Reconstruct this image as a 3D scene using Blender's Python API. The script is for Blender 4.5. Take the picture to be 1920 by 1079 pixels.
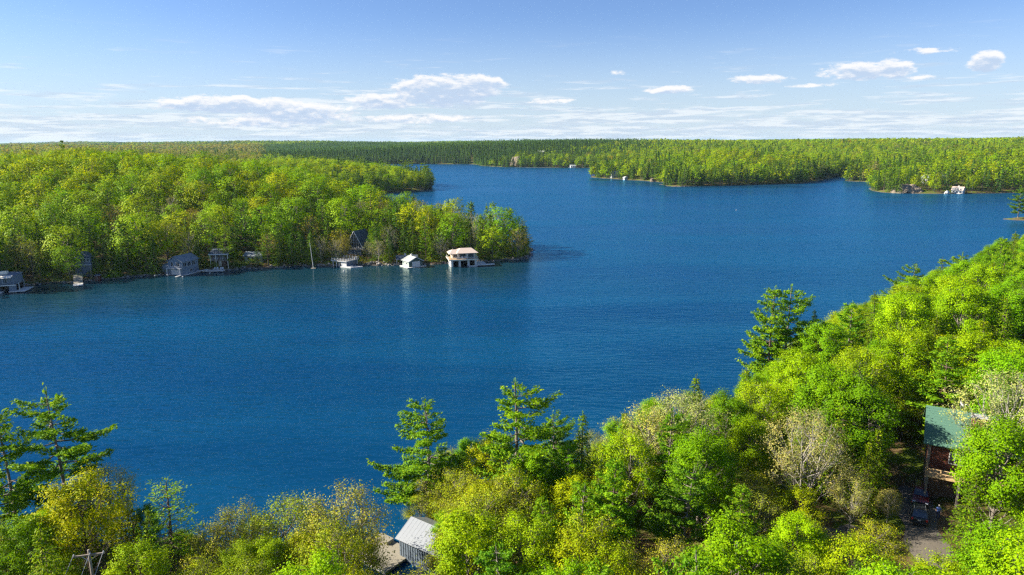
import bpy, bmesh, math, random
import numpy as np
from mathutils import Vector, Matrix

for o in list(bpy.data.objects):
    bpy.data.objects.remove(o)
scene = bpy.context.scene
COL = scene.collection
R = math.radians

# ------------------------------------------------------------------ camera
cam_data = bpy.data.cameras.new('camera')
cam = bpy.data.objects.new('camera', cam_data)
COL.objects.link(cam)
cam.location = (0.0, 0.0, 50.0)
cam.rotation_euler = (Matrix.Rotation(R(90 - 12.15), 3, 'X') @ Matrix.Rotation(R(-0.28), 3, 'Z')).to_euler()
cam_data.sensor_width = 36.0
cam_data.lens = 24.0
cam_data.clip_start = 0.5
cam_data.clip_end = 60000
scene.camera = cam

# ------------------------------------------------------------------ sky, sun, exposure
SUN_EL, SUN_AZ = 29.5, -86.0          # azimuth in degrees from +Y (the view) towards +X
world = bpy.data.worlds.new('World')
scene.world = world
world.use_nodes = True


class NT:
    """small helper for node trees"""
    def __init__(self, tree):
        self.t = tree

    def n(self, kind, **kw):
        nd = self.t.nodes.new(kind)
        ins = kw.pop('ins', {})
        for k, v in kw.items():
            setattr(nd, k, v)
        for k, v in ins.items():
            if hasattr(v, 'is_output') or isinstance(v, bpy.types.NodeSocket):
                self.t.links.new(v, nd.inputs[k])
            else:
                nd.inputs[k].default_value = v
        return nd

    def m(self, op, a, b=None, c=None, clamp=False):
        nd = self.t.nodes.new('ShaderNodeMath')
        nd.operation = op
        nd.use_clamp = clamp
        for i, v in enumerate((a, b, c)):
            if v is None:
                continue
            if isinstance(v, bpy.types.NodeSocket):
                self.t.links.new(v, nd.inputs[i])
            else:
                nd.inputs[i].default_value = v
        return nd.outputs[0]

    def mix(self, fac, a, b, blend='MIX'):
        nd = self.t.nodes.new('ShaderNodeMix')
        nd.data_type = 'RGBA'
        nd.blend_type = blend
        for i, v in ((0, fac), (6, a), (7, b)):
            if isinstance(v, bpy.types.NodeSocket):
                self.t.links.new(v, nd.inputs[i])
            elif i == 0:
                nd.inputs[i].default_value = v
            else:
                nd.inputs[i].default_value = (*v, 1) if len(v) == 3 else v
        return nd.outputs[2]

    def sstep(self, v, lo, hi):
        nd = self.t.nodes.new('ShaderNodeMapRange')
        nd.interpolation_type = 'SMOOTHSTEP'
        self.t.links.new(v, nd.inputs[0])
        nd.inputs[1].default_value = lo
        nd.inputs[2].default_value = hi
        return nd.outputs[0]

    def link(self, a, b):
        self.t.links.new(a, b)


def build_sky():
    t = world.node_tree
    t.nodes.clear()
    N = NT(t)
    sky = N.n('ShaderNodeTexSky', sky_type='NISHITA', sun_disc=False, sun_elevation=R(SUN_EL),
              sun_rotation=R(SUN_AZ), altitude=300.0, air_density=1.0, dust_density=0.2, ozone_density=2.0)
    co = N.n('ShaderNodeTexCoord')
    sep = N.n('ShaderNodeSeparateXYZ', ins={0: co.outputs['Generated']})
    x, y, z = sep.outputs
    az = N.m('ARCTAN2', x, y)
    el = N.m('ARCSINE', z)
    azd = N.m('MULTIPLY', az, 57.2958)
    eld = N.m('MULTIPLY', el, 57.2958)

    def dens(off):
        e = N.m('ADD', eld, off)
        v = N.n('ShaderNodeCombineXYZ', ins={0: N.m('MULTIPLY', azd, 0.75), 1: N.m('MULTIPLY', e, 2.0), 2: 3.1})
        nz = N.n('ShaderNodeTexNoise', ins={'Vector': v.outputs[0], 'Scale': 1.0, 'Detail': 9.0, 'Roughness': 0.66})
        d = N.m('SUBTRACT', nz.outputs[0], 0.5)
        tot = None
        # cumulus: azimuth, elevation of its base, half width, height, weight
        for (a, b, wa, wb, k) in CLOUDS:
            da = N.m('DIVIDE', N.m('SUBTRACT', azd, a), wa)
            de = N.m('DIVIDE', N.m('SUBTRACT', e, b), wb)
            r2 = N.m('ADD', N.m('MULTIPLY', da, da), N.m('MULTIPLY', de, de))
            g = N.m('MULTIPLY', N.m('SUBTRACT', 1.0, r2, clamp=True), k)
            tot = g if tot is None else N.m('MAXIMUM', tot, g)
        return N.m('ADD', N.m('MULTIPLY', d, 1.35), N.m('SUBTRACT', N.m('MULTIPLY', tot, 1.25), 0.42))

    d0 = dens(0.0)
    d1 = dens(0.30)
    cov = N.sstep(d0, -0.04, 0.26)
    lit = N.sstep(N.m('SUBTRACT', d1, N.m('MULTIPLY', d0, 0.35)), 0.34, -0.10)
    # thin broken layer towards the horizon, the same all round
    v2 = N.n('ShaderNodeCombineXYZ', ins={0: N.m('MULTIPLY', azd, 0.16), 1: N.m('MULTIPLY', eld, 1.9), 2: 7.7})
    n2 = N.n('ShaderNodeTexNoise', ins={'Vector': v2.outputs[0], 'Scale': 1.0, 'Detail': 6.0, 'Roughness': 0.6})
    low = N.m('MULTIPLY', N.sstep(eld, 5.2, 0.6), 0.19)
    thin = N.sstep(N.m('ADD', n2.outputs[0], low), 0.56, 0.70)
    thin = N.m('MULTIPLY', thin, N.sstep(eld, 9.0, 2.5))
    blue = N.mix(1.0, sky.outputs[0], (0.56, 0.66, 0.90, 1), 'MULTIPLY')
    base = N.mix(N.m('MULTIPLY', N.sstep(eld, 10.0, -1.5), 0.9), blue, (3.75, 4.55, 5.35, 1))
    white = (5.9, 5.85, 5.9, 1)
    grey = (3.2, 3.95, 5.1, 1)
    n3 = N.n('ShaderNodeTexNoise', ins={'Vector': v2.outputs[0], 'Scale': 2.3, 'Detail': 6.0, 'Roughness': 0.6})
    tone = N.mix(N.sstep(n3.outputs[0], 0.42, 0.58), (3.45, 4.1, 5.0, 1), (5.7, 5.9, 6.1, 1))
    c = N.mix(N.m('MULTIPLY', thin, 0.58), base, tone)
    cc = N.mix(lit, grey, white)
    c = N.mix(N.m('MULTIPLY', cov, 0.92), c, cc)
    bg = N.n('ShaderNodeBackground', ins={'Color': c, 'Strength': 0.066})
    out = N.n('ShaderNodeOutputWorld')
    N.link(bg.outputs[0], out.inputs[0])


CLOUDS = [(-5.4, 3.9, 5.98, 1.72, 0.8), (-10.2, 3.1, 4.6, 0.98, 0.66), (-3.0, 4.4, 3.91, 1.2, 0.72), (-21.5, 2.75, 8.05, 0.93, 0.74), (-16.5, 2.2, 6.32, 1.12, 0.7),
          (-19.0, 1.55, 9.2, 0.75, 0.58), (-8.0, 1.75, 8.05, 0.6, 0.55), (12.6, 3.85, 2.64, 0.48, 0.66), (19.3, 4.45, 3.68, 0.54, 0.6), (26.3, 4.75, 4.14, 0.93, 0.68),
          (28.2, 4.75, 2.07, 1.12, 0.66), (33.6, 5.00, 1.49, 1.08, 0.72), (37.6, 5.20, 2.18, 1.12, 0.74), (8.6, 5.2, 1.26, 0.42, 0.5), (30.0, 5.9, 2.99, 0.39, 0.5),
          (23.0, 3.9, 2.76, 0.3, 0.5), (3.0, 3.1, 3.45, 0.38, 0.5), (30.0, 4.2, 2.3, 0.3, 0.5), (-44.0, 3.4, 6.9, 1.5, 0.7), (48.0, 4.4, 5.75, 1.35, 0.7),
          (-70.0, 4.2, 9.2, 1.65, 0.7), (74.0, 3.8, 8.05, 1.5, 0.7), (110.0, 4.2, 9.2, 1.65, 0.7), (-110.0, 3.8, 8.05, 1.5, 0.7), (150.0, 4.2, 9.2, 1.65, 0.7),
          (-150.0, 3.8, 8.05, 1.5, 0.7)]
build_sky()

sun_data = bpy.data.lights.new('sun', 'SUN')
sun_data.energy = 5.0
sun_data.angle = R(0.55)
sun_data.color = (1.0, 0.93, 0.80)
sun = bpy.data.objects.new('sun', sun_data)
COL.objects.link(sun)
_d = Vector((math.sin(R(SUN_AZ)) * math.cos(R(SUN_EL)), math.cos(R(SUN_AZ)) * math.cos(R(SUN_EL)), math.sin(R(SUN_EL))))
sun.rotation_euler = _d.to_track_quat('Z', 'Y').to_euler()
sun.location = _d * 400

scene.view_settings.view_transform = 'Standard'
scene.view_settings.look = 'None'
scene.view_settings.gamma = 1.0
scene.view_settings.exposure = 1.4
scene.view_settings.use_curve_mapping = False
scene.render.engine = 'CYCLES'
cy = scene.cycles
cy.max_bounces = 7
cy.diffuse_bounces = 2
cy.glossy_bounces = 3
cy.transmission_bounces = 4
cy.transparent_max_bounces = 6
cy.volume_bounces = 0
cy.sample_clamp_indirect = 5.0
cy.sample_clamp_direct = 7.0
cy.use_denoising = False
cy.denoiser = 'OPENIMAGEDENOISE'
cy.denoising_input_passes = 'RGB_ALBEDO_NORMAL'
cy.denoising_prefilter = 'ACCURATE'
cy.use_adaptive_sampling = True
cy.adaptive_threshold = 0.01
cy.adaptive_min_samples = 12
cy.blur_glossy = 0.5
cy.pixel_filter_type = 'BLACKMAN_HARRIS'
cy.filter_width = 1.35

# ------------------------------------------------------------------ the lie of the land (metres; camera stands over 0,0)
MAIN = [(-9000, -600), (-1500, -20), (-700, 70), (-400, 150), (-260, 193), (-205, 212), (-178, 228), (-174, 240), (-162, 245), (-145.5, 254),
        (-134, 259), (-118, 266), (-100, 272), (-87, 275.5), (-68, 277), (-48, 277.5), (-24.5, 281), (-6.8, 286), (3.4, 290),
        (8.5, 299), (9, 318), (-6, 338), (-35, 362), (-62, 385), (-98, 430), (-150, 505), (-172, 575), (-150, 650),
        (-112, 690), (-90, 712), (-84, 738), (-96, 800), (-160, 930), (-230, 1080), (-330, 1300), (-400, 1460), (-308, 1540),
        (-190, 1544), (-85, 1512), (-70, 1470), (-64, 1412), (-10, 1328), (147, 1276), (240, 1230), (190, 1090), (108, 965), (112, 940),
        (141, 894), (168, 856), (188, 810), (168, 768), (176, 751), (217, 758), (264, 776), (332, 796), (372, 840), (415, 900), (500, 1010),
        (520, 1000), (455, 905), (402, 838), (425, 814), (446, 792), (400, 740), (366, 705), (352, 672), (357, 641), (393, 633),
        (461, 638), (530, 640), (660, 620), (900, 560), (2000, 520), (9000, 500), (14000, 14000), (-14000, 14000)]
FORE = [(-9000, -900), (-900, 10), (-300, 62), (-140, 72), (-80, 79), (-43, 79.5), (-36, 75), (-28, 71.5), (-20, 70.5),
        (-14, 69.5), (-9.5, 72), (-10, 79), (-14, 86), (-12, 93), (-2, 96), (14, 98), (34, 106), (48, 132), (60, 148), (80, 160), (120, 197), (172, 250), (240, 312), (300, 352), (480, 400), (2000, 420), (9000, 400),
        (14000, -14000), (-14000, -14000)]
ISLE = [(311, 428), (315, 422), (322, 420), (331, 423), (336, 430), (330, 437), (320, 438), (313, 434)]
ISLET = [(166, 786), (170, 783), (176, 784), (181, 788), (176, 791), (169, 790)]
POLYS = [MAIN, FORE, ISLE, ISLET]


def poly_sd(poly, x, y):
    """signed distance, positive inside"""
    P = np.array(poly, float)
    Q = np.roll(P, -1, 0)
    best = np.full(x.shape, 1e18)
    ins = np.zeros(x.shape, bool)
    for (ax, ay), (bx, by) in zip(P, Q):
        ex, ey = bx - ax, by - ay
        t = np.clip(((x - ax) * ex + (y - ay) * ey) / (ex * ex + ey * ey), 0, 1)
        dx, dy = x - ax - t * ex, y - ay - t * ey
        best = np.minimum(best, dx * dx + dy * dy)
        if ay != by:
            c = (ay > y) != (by > y)
            ins ^= c & (x < (bx - ax) * (y - ay) / (by - ay) + ax)
    d = np.sqrt(best)
    return np.where(ins, d, -d)


def shore_wobble(x, y):
    return 0.8 * np.sin(x * 0.31 + 1.3 * np.sin(y * 0.17)) + 0.6 * np.sin(y * 0.43 + x * 0.23 + 2.0) + 0.35 * np.sin(x * 0.91 - y * 0.7)


def land_sd(x, y):
    x = np.atleast_1d(np.asarray(x, float)); y = np.atleast_1d(np.asarray(y, float))
    d = np.maximum.reduce([poly_sd(p, x, y) for p in POLYS])
    return d + shore_wobble(x, y)


def wav(x, y, s, ph=0.0):
    x = x / s; y = y / s
    return (np.sin(x * 6.1 + 2.1 * np.sin(y * 3.7 + ph)) + np.sin(y * 5.3 + 1.7 * np.sin(x * 4.3 + 1.9 + ph)) + 0.6 * np.sin((x + y) * 9.7 + ph)
            + 0.5 * np.sin((x - y) * 11.3 + 2 * ph)) / 3.1


def gau(x, y, cx, cy_, sx, sy):
    return np.exp(-0.5 * (((x - cx) / sx) ** 2 + ((y - cy_) / sy) ** 2))


def ground_z(x, y):
    x = np.atleast_1d(np.asarray(x, float)); y = np.atleast_1d(np.asarray(y, float))
    d = land_sd(x, y)
    hm = 6.0 + 1.6 * wav(x, y, 260.0)
    hm = hm + 22.0 * gau(x, y, -250, 420, 110, 75) + 13.0 * gau(x, y, -120, 385, 60, 45) + 6.0 * gau(x, y, -420, 470, 120, 120) + 10.0 * gau(x, y, -230, 760, 100, 90)
    hm = hm + 19.0 * gau(x, y, 330, 960, 150, 120) + 15.0 * gau(x, y, 590, 800, 140, 140) + 8 * gau(x, y, 420, 700, 45, 40)
    far = 1 / (1 + np.exp(-(np.hypot(x, y) - 1500) / 140.0))
    hm = hm + far * (15 + 13.0 * wav(x, y, 3100.0, 1.0) + 7.5 * wav(x, y, 1100.0, 2.0))
    hm = hm + 10.0 * gau(x, y, -50, 1750, 260, 180) + 9 * gau(x, y, 80, 1480, 120, 120)
    hm = hm + 6.0 * gau(x, y, 150, 130, 60, 50)
    L = 34.0 + (30 + 40 * (1 / (1 + np.exp(-(y - 600) / 60.0)))) * (1 / (1 + np.exp(-(y - 200) / 20.0)))
    dd = np.maximum(d, 0)
    z = 0.7 * (1 - np.exp(-dd / 1.6)) + hm * (1 - np.exp(-dd / L)) + 0.25 * wav(x, y, 21.0) * np.clip(dd / 6, 0, 1)
    return np.where(d > 0, z, np.maximum(-4.0, d * 0.28))


def gz(x, y):
    return float(ground_z(x, y)[0])

# ------------------------------------------------------------------ materials
MATS = {}


def new_mat(name):
    m = bpy.data.materials.new(name)
    m.use_nodes = True
    m.node_tree.nodes.clear()
    MATS[name] = m
    N = NT(m.node_tree)
    out = N.n('ShaderNodeOutputMaterial')
    return m, N, out


def plain(name, col, rough=0.6, var=0.12, scale=3.0, bump=0.0, metal=0.0, spec=0.4, stretch=(1, 1, 1)):
    m, N, out = new_mat(name)
    tc = N.n('ShaderNodeTexCoord')
    mp = N.n('ShaderNodeMapping', ins={0: tc.outputs['Object']})
    mp.inputs['Scale'].default_value = stretch
    nz = N.n('ShaderNodeTexNoise', ins={'Vector': mp.outputs[0], 'Scale': scale, 'Detail': 5.0, 'Roughness': 0.6})
    f = N.m('ADD', N.m('MULTIPLY', nz.outputs[0], 2 * var), 1 - var)
    c = N.mix(1.0, col, (1, 1, 1), 'MULTIPLY')
    cmb = N.n('ShaderNodeCombineColor', ins={0: f, 1: f, 2: f})
    c = N.mix(1.0, (*col, 1), cmb.outputs[0], 'MULTIPLY')
    b = N.n('ShaderNodeBsdfPrincipled', ins={'Base Color': c, 'Roughness': rough, 'Metallic': metal, 'Specular IOR Level': spec})
    if bump:
        bp = N.n('ShaderNodeBump', ins={'Height': nz.outputs[0], 'Strength': 0.6, 'Distance': bump})
        N.link(bp.outputs[0], b.inputs['Normal'])
    N.link(b.outputs[0], out.inputs[0])
    return m


def leaf_material(name, colour=None, tint_random=0.0, trans=0.24, island=0.3):
    """foliage: colour from the object's own colour, each leaf a little different"""
    m, N, out = new_mat(name)
    oi = N.n('ShaderNodeObjectInfo')
    geo = N.n('ShaderNodeNewGeometry')
    c = oi.outputs['Color'] if colour is None else None
    if colour is not None:
        c = N.mix(oi.outputs['Random'], (*colour[0], 1), (*colour[1], 1))
    k = N.m('ADD', N.m('MULTIPLY', geo.outputs['Random Per Island'], island), 1 - island * 0.5)
    cc = N.n('ShaderNodeCombineColor', ins={0: N.m('MULTIPLY', k, k), 1: k, 2: k})
    c = N.mix(1.0, c, cc.outputs[0], 'MULTIPLY')
    at = N.n('ShaderNodeAttribute', attribute_name='tone')
    c = N.mix(at.outputs['Fac'], N.mix(1.0, c, (0.72, 0.80, 0.85, 1), 'MULTIPLY'), N.mix(1.0, c, (1.14, 1.08, 1.0, 1), 'MULTIPLY'))
    d = N.n('ShaderNodeBsdfPrincipled', ins={'Base Color': c, 'Roughness': 0.55, 'Specular IOR Level': 0.05})
    tcol = N.mix(1.0, c, (1.25, 1.2, 0.3, 1), 'MULTIPLY')
    tr = N.n('ShaderNodeBsdfTranslucent', ins={'Color': tcol})
    mx = N.n('ShaderNodeMixShader', ins={0: trans, 1: d.outputs[0], 2: tr.outputs[0]})
    N.link(mx.outputs[0], out.inputs[0])
    return m


LEAF = leaf_material('leaf')
NEEDLE = leaf_material('needle', trans=0.34, island=0.55)
BARK = None


def bark_material():
    m, N, out = new_mat('bark')
    oi = N.n('ShaderNodeObjectInfo')
    tc = N.n('ShaderNodeTexCoord')
    nz = N.n('ShaderNodeTexNoise', ins={'Vector': tc.outputs['Object'], 'Scale': 2.5, 'Detail': 5.0})
    f = N.m('ADD', N.m('MULTIPLY', nz.outputs[0], 0.9), 0.55)
    cc = N.n('ShaderNodeCombineColor', ins={0: f, 1: f, 2: f})
    c = N.mix(1.0, oi.outputs['Color'], cc.outputs[0], 'MULTIPLY')
    b = N.n('ShaderNodeBsdfPrincipled', ins={'Base Color': c, 'Roughness': 0.85, 'Specular IOR Level': 0.1})
    N.link(b.outputs[0], out.inputs[0])
    return m


BARK = bark_material()
FAR_BARK = plain('far_bark', (0.11, 0.09, 0.075), 0.9)


# ------------------------------------------------------------------ mesh helpers
def np_mesh(name, verts, faces, mats, midx=None, smooth=False):
    """faces: (n,3) or (n,4) int array"""
    me = bpy.data.meshes.new(name)
    verts = np.asarray(verts, np.float32)
    faces = np.asarray(faces, np.int32)
    n, k = faces.shape
    me.vertices.add(len(verts))
    me.vertices.foreach_set('co', verts.ravel())
    me.loops.add(n * k)
    me.loops.foreach_set('vertex_index', faces.ravel())
    me.polygons.add(n)
    me.polygons.foreach_set('loop_start', np.arange(0, n * k, k, dtype=np.int32))
    me.polygons.foreach_set('loop_total', np.full(n, k, np.int32))
    if midx is not None:
        me.polygons.foreach_set('material_index', np.asarray(midx, np.int32))
    if smooth:
        me.polygons.foreach_set('use_smooth', np.ones(n, bool))
    for m in (mats if isinstance(mats, (list, tuple)) else [mats]):
        me.materials.append(m)
    me.update(calc_edges=True)
    return me


def link_obj(name, data, parent=None, loc=None, rz=None):
    o = bpy.data.objects.new(name, data)
    COL.objects.link(o)
    if parent is not None:
        o.parent = parent
    if loc is not None:
        o.location = loc
    if rz is not None:
        o.rotation_euler = (0, 0, rz)
    return o


def tag(o, label=None, cat=None, group=None, kind=None):
    if label:
        o['label'] = label
    if cat:
        o['category'] = cat
    if group:
        o['group'] = group
    if kind:
        o['kind'] = kind
    return o


def thing(name, label, cat, loc=(0, 0, 0), rz=0.0, group=None):
    o = bpy.data.objects.new(name, None)
    o.empty_display_size = 0.5
    COL.objects.link(o)
    o.location = loc
    o.rotation_euler = (0, 0, rz)
    return tag(o, label, cat, group)


class MB:
    """collects shapes; build() links them as one mesh object"""
    def __init__(self):
        self.v = []
        self.f = []

    def add(self, vs, fs):
        k = len(self.v)
        self.v += [tuple(p) for p in vs]
        self.f += [tuple(i + k for i in f) for f in fs]
        return self

    def box(self, x0, x1, y0, y1, z0, z1):
        return self.add([(x0, y0, z0), (x1, y0, z0), (x1, y1, z0), (x0, y1, z0), (x0, y0, z1), (x1, y0, z1), (x1, y1, z1), (x0, y1, z1)],
                        [(3, 2, 1, 0), (4, 5, 6, 7), (0, 1, 5, 4), (1, 2, 6, 5), (2, 3, 7, 6), (3, 0, 4, 7)])

    def hexa(self, b, t):
        """solid between bottom quad b and top quad t"""
        return self.add(list(b) + list(t), [(3, 2, 1, 0), (4, 5, 6, 7), (0, 1, 5, 4), (1, 2, 6, 5), (2, 3, 7, 6), (3, 0, 4, 7)])

    def plate(self, q, th):
        """quad given thickness along its normal"""
        q = [Vector(p) for p in q]
        n = (q[1] - q[0]).cross(q[-1] - q[0]).normalized() * th
        k = len(q)
        vs = [p - n for p in q] + q
        fs = [tuple(range(k - 1, -1, -1)), tuple(range(k, 2 * k))] + [(i, (i + 1) % k, (i + 1) % k + k, i + k) for i in range(k)]
        return self.add(vs, fs)

    def prism(self, poly, y0, y1):
        """polygon in local XZ pushed along Y"""
        k = len(poly)
        vs = [(x, y0, z) for x, z in poly] + [(x, y1, z) for x, z in poly]
        fs = [tuple(range(k)), tuple(range(2 * k - 1, k - 1, -1))] + [(i, i + k, (i + 1) % k + k, (i + 1) % k) for i in range(k)]
        return self.add(vs, fs)

    def bar(self, a, b, w, w2=None, n=4):
        """round-ish bar from a to b"""
        a = Vector(a); b = Vector(b)
        w2 = w if w2 is None else w2
        d = (b - a).normalized()
        u = d.orthogonal().normalized()
        v = d.cross(u)
        vs = []
        for p, r in ((a, w), (b, w2)):
            for i in range(n):
                t = 2 * math.pi * (i + 0.5) / n
                vs.append(p + (u * math.cos(t) + v * math.sin(t)) * r)
        fs = [tuple(range(n - 1, -1, -1)), tuple(range(n, 2 * n))] + [(i, (i + 1) % n, (i + 1) % n + n, i + n) for i in range(n)]
        return self.add(vs, fs)

    def lathe(self, prof, n=12, c=(0, 0, 0)):
        vs = []
        for r, z in prof:
            for i in range(n):
                t = 2 * math.pi * i / n
                vs.append((c[0] + r * math.cos(t), c[1] + r * math.sin(t), c[2] + z))
        fs = []
        for j in range(len(prof) - 1):
            for i in range(n):
                fs.append((j * n + i, j * n + (i + 1) % n, (j + 1) * n + (i + 1) % n, (j + 1) * n + i))
        fs.append(tuple(range(n - 1, -1, -1)))
        fs.append(tuple(range((len(prof) - 1) * n, len(prof) * n)))
        return self.add(vs, fs)

    def build(self, name, mat, parent=None, loc=None, rz=None, bevel=0.0, smooth=False):
        me = bpy.data.meshes.new(name)
        me.from_pydata([tuple(p) for p in self.v], [], self.f)
        bm = bmesh.new()
        bm.from_mesh(me)
        bmesh.ops.recalc_face_normals(bm, faces=bm.faces)
        if bevel:
            bmesh.ops.bevel(bm, geom=list(bm.edges), offset=bevel, segments=1, affect='EDGES', clamp_overlap=True)
        bm.to_mesh(me)
        bm.free()
        if smooth:
            me.polygons.foreach_set('use_smooth', np.ones(len(me.polygons), bool))
        me.materials.append(mat)
        me.update()
        return link_obj(name, me, parent, loc, rz)


# ------------------------------------------------------------------ ground and lake
def ground_material():
    m, N, out = new_mat('ground')
    geo = N.n('ShaderNodeNewGeometry')
    pos = geo.outputs['Position']
    n1 = N.n('ShaderNodeTexNoise', ins={'Vector': pos, 'Scale': 0.16, 'Detail': 6.0, 'Roughness': 0.65})
    n2 = N.n('ShaderNodeTexNoise', ins={'Vector': pos, 'Scale': 1.7, 'Detail': 7.0, 'Roughness': 0.7})
    litter = N.mix(n2.outputs[0], (0.075, 0.045, 0.02, 1), (0.20, 0.13, 0.06, 1))
    grass = N.mix(n2.outputs[0], (0.045, 0.085, 0.006, 1), (0.15, 0.19, 0.012, 1))
    g = N.sstep(N.m('ADD', n1.outputs[0], N.m('MULTIPLY', N.m('SUBTRACT', n2.outputs[0], 0.5), 0.5)), 0.44, 0.56)
    c = N.mix(g, litter, grass)
    z = N.n('ShaderNodeSeparateXYZ', ins={0: pos}).outputs[2]
    rock = N.mix(n2.outputs[0], (0.05, 0.045, 0.038, 1), (0.20, 0.17, 0.135, 1))
    edge = N.sstep(N.m('ADD', z, N.m('MULTIPLY', n2.outputs[0], 0.9)), 1.0, 0.6)
    c = N.mix(edge, c, rock)
    # lake bed
    c = N.mix(N.sstep(z, -0.02, -0.3), c, (0.10, 0.072, 0.035, 1))
    bp = N.n('ShaderNodeBump', ins={'Height': n2.outputs[0], 'Strength': 0.8, 'Distance': 0.25})
    b = N.n('ShaderNodeBsdfPrincipled', ins={'Base Color': c, 'Roughness': 0.9, 'Specular IOR Level': 0.15, 'Normal': bp.outputs[0]})
    N.link(b.outputs[0], out.inputs[0])
    return m


def build_ground():
    ang = np.concatenate([np.arange(-66, 66, 0.36), np.arange(66, 294, 6.0)])
    ang = np.radians(ang)
    rad = np.concatenate([[0.5], np.geomspace(18, 16000, 300)])
    A, Rr = np.meshgrid(ang, rad)
    X = Rr * np.sin(A); Y = Rr * np.cos(A)
    Z = ground_z(X.ravel(), Y.ravel())
    V = np.stack([X.ravel(), Y.ravel(), Z], 1)
    na, nr = len(ang), len(rad)
    i, j = np.meshgrid(np.arange(nr - 1), np.arange(na), indexing='ij')
    j2 = (j + 1) % na
    F_ = np.stack([i * na + j, (i + 1) * na + j, (i + 1) * na + j2, i * na + j2], -1).reshape(-1, 4)[:, ::-1]
    me = np_mesh('ground', V, F_, ground_material(), smooth=True)
    tag(link_obj('ground', me), 'forest floor of leaf litter, grass and shore rock around the lake', kind='structure')


def water_material():
    m, N, out = new_mat('lake_water')
    geo = N.n('ShaderNodeNewGeometry')
    pos = geo.outputs['Position']
    # wind ripples run roughly across the view, from the left
    mp = N.n('ShaderNodeMapping', ins={0: pos})
    mp.inputs['Rotation'].default_value = (0, 0, R(24))
    mp.inputs['Scale'].default_value = (0.34, 1.0, 1.0)
    w1 = N.n('ShaderNodeTexNoise', ins={'Vector': mp.outputs[0], 'Scale': 0.78, 'Detail': 3.0, 'Roughness': 0.55, 'Distortion': 0.3})
    mp2 = N.n('ShaderNodeMapping', ins={0: pos})
    mp2.inputs['Rotation'].default_value = (0, 0, R(-12))
    mp2.inputs['Scale'].default_value = (0.45, 1.0, 1.0)
    w2 = N.n('ShaderNodeTexNoise', ins={'Vector': mp2.outputs[0], 'Scale': 0.22, 'Detail': 2.0, 'Roughness': 0.5})
    gust = N.n('ShaderNodeTexNoise', ins={'Vector': pos, 'Scale': 0.012, 'Detail': 4.0, 'Roughness': 0.55})
    gm = N.n('ShaderNodeMapping', ins={0: pos})
    gm.inputs['Scale'].default_value = (0.004, 0.022, 1)
    gm.inputs['Rotation'].default_value = (0, 0, R(4))
    streak = N.n('ShaderNodeTexNoise', ins={'Vector': gm.outputs[0], 'Scale': 1.0, 'Detail': 4.0, 'Roughness': 0.6})
    amp = N.m('ADD', N.m('MULTIPLY', N.sstep(N.m('ADD', gust.outputs[0], streak.outputs[0]), 0.74, 1.22), 0.85), 0.42)
    h = N.m('ADD', N.m('MULTIPLY', w1.outputs[0], 0.72), N.m('MULTIPLY', w2.outputs[0], 0.32))
    bp = N.n('ShaderNodeBump', ins={'Height': N.m('MULTIPLY', h, amp), 'Strength': 1.0, 'Distance': 0.8})
    # lee of the wooded point: calmer along its shore, with tree reflections painted into its colour
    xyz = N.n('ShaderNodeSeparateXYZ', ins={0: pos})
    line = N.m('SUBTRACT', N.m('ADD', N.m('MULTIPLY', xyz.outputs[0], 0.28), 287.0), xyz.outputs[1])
    calm_reflect = N.m('MULTIPLY', N.sstep(N.m('ADD', line, N.m('MULTIPLY', gust.outputs[0], 45.0)), 100.0, 30.0),
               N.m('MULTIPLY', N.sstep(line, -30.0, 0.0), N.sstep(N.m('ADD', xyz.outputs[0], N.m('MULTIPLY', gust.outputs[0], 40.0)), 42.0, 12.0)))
    rough = N.m('SUBTRACT', 0.19, N.m('MULTIPLY', calm_reflect, 0.11))
    N.link(N.m('MULTIPLY', N.m('MULTIPLY', h, amp), N.m('SUBTRACT', 1.0, N.m('MULTIPLY', calm_reflect, 0.62))), bp.inputs['Height'])
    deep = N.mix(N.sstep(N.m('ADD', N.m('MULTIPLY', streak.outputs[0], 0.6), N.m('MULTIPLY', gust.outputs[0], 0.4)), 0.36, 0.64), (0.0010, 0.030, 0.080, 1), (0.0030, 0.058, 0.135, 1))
    deep = N.mix(N.m('MULTIPLY', calm_reflect, 0.8), deep, (0.006, 0.030, 0.040, 1))  # body darkened by the shore: the trees' reflection put into the colour
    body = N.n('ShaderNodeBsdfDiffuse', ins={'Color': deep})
    gl = N.n('ShaderNodeBsdfGlossy', ins={'Color': N.mix(calm_reflect, (0.24, 0.66, 0.96, 1), (0.80, 0.92, 0.85, 1)), 'Roughness': rough, 'Normal': bp.outputs[0]})
    fr = N.n('ShaderNodeFresnel', ins={'IOR': 1.33, 'Normal': bp.outputs[0]})
    fac = N.m('MINIMUM', fr.outputs[0], 0.62)
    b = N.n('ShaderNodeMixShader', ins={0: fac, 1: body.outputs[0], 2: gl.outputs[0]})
    N.link(b.outputs[0], out.inputs[0])
    return m


def build_lake():
    n = 24
    r = 15500.0
    V = [(0, 0, 0)] + [(r * math.cos(2 * math.pi * i / n), r * math.sin(2 * math.pi * i / n), 0) for i in range(n)]
    F_ = [(0, i + 1, (i + 1) % n + 1) for i in range(n)]
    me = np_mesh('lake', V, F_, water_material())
    tag(link_obj('lake', me), 'deep blue lake rippled by the wind', kind='structure')


build_ground()
build_lake()

# ------------------------------------------------------------------ trees
def set_tone(me, vals):
    a = me.attributes.new('tone', 'FLOAT', 'POINT')
    a.data.foreach_set('value', np.asarray(vals, np.float32))


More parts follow.
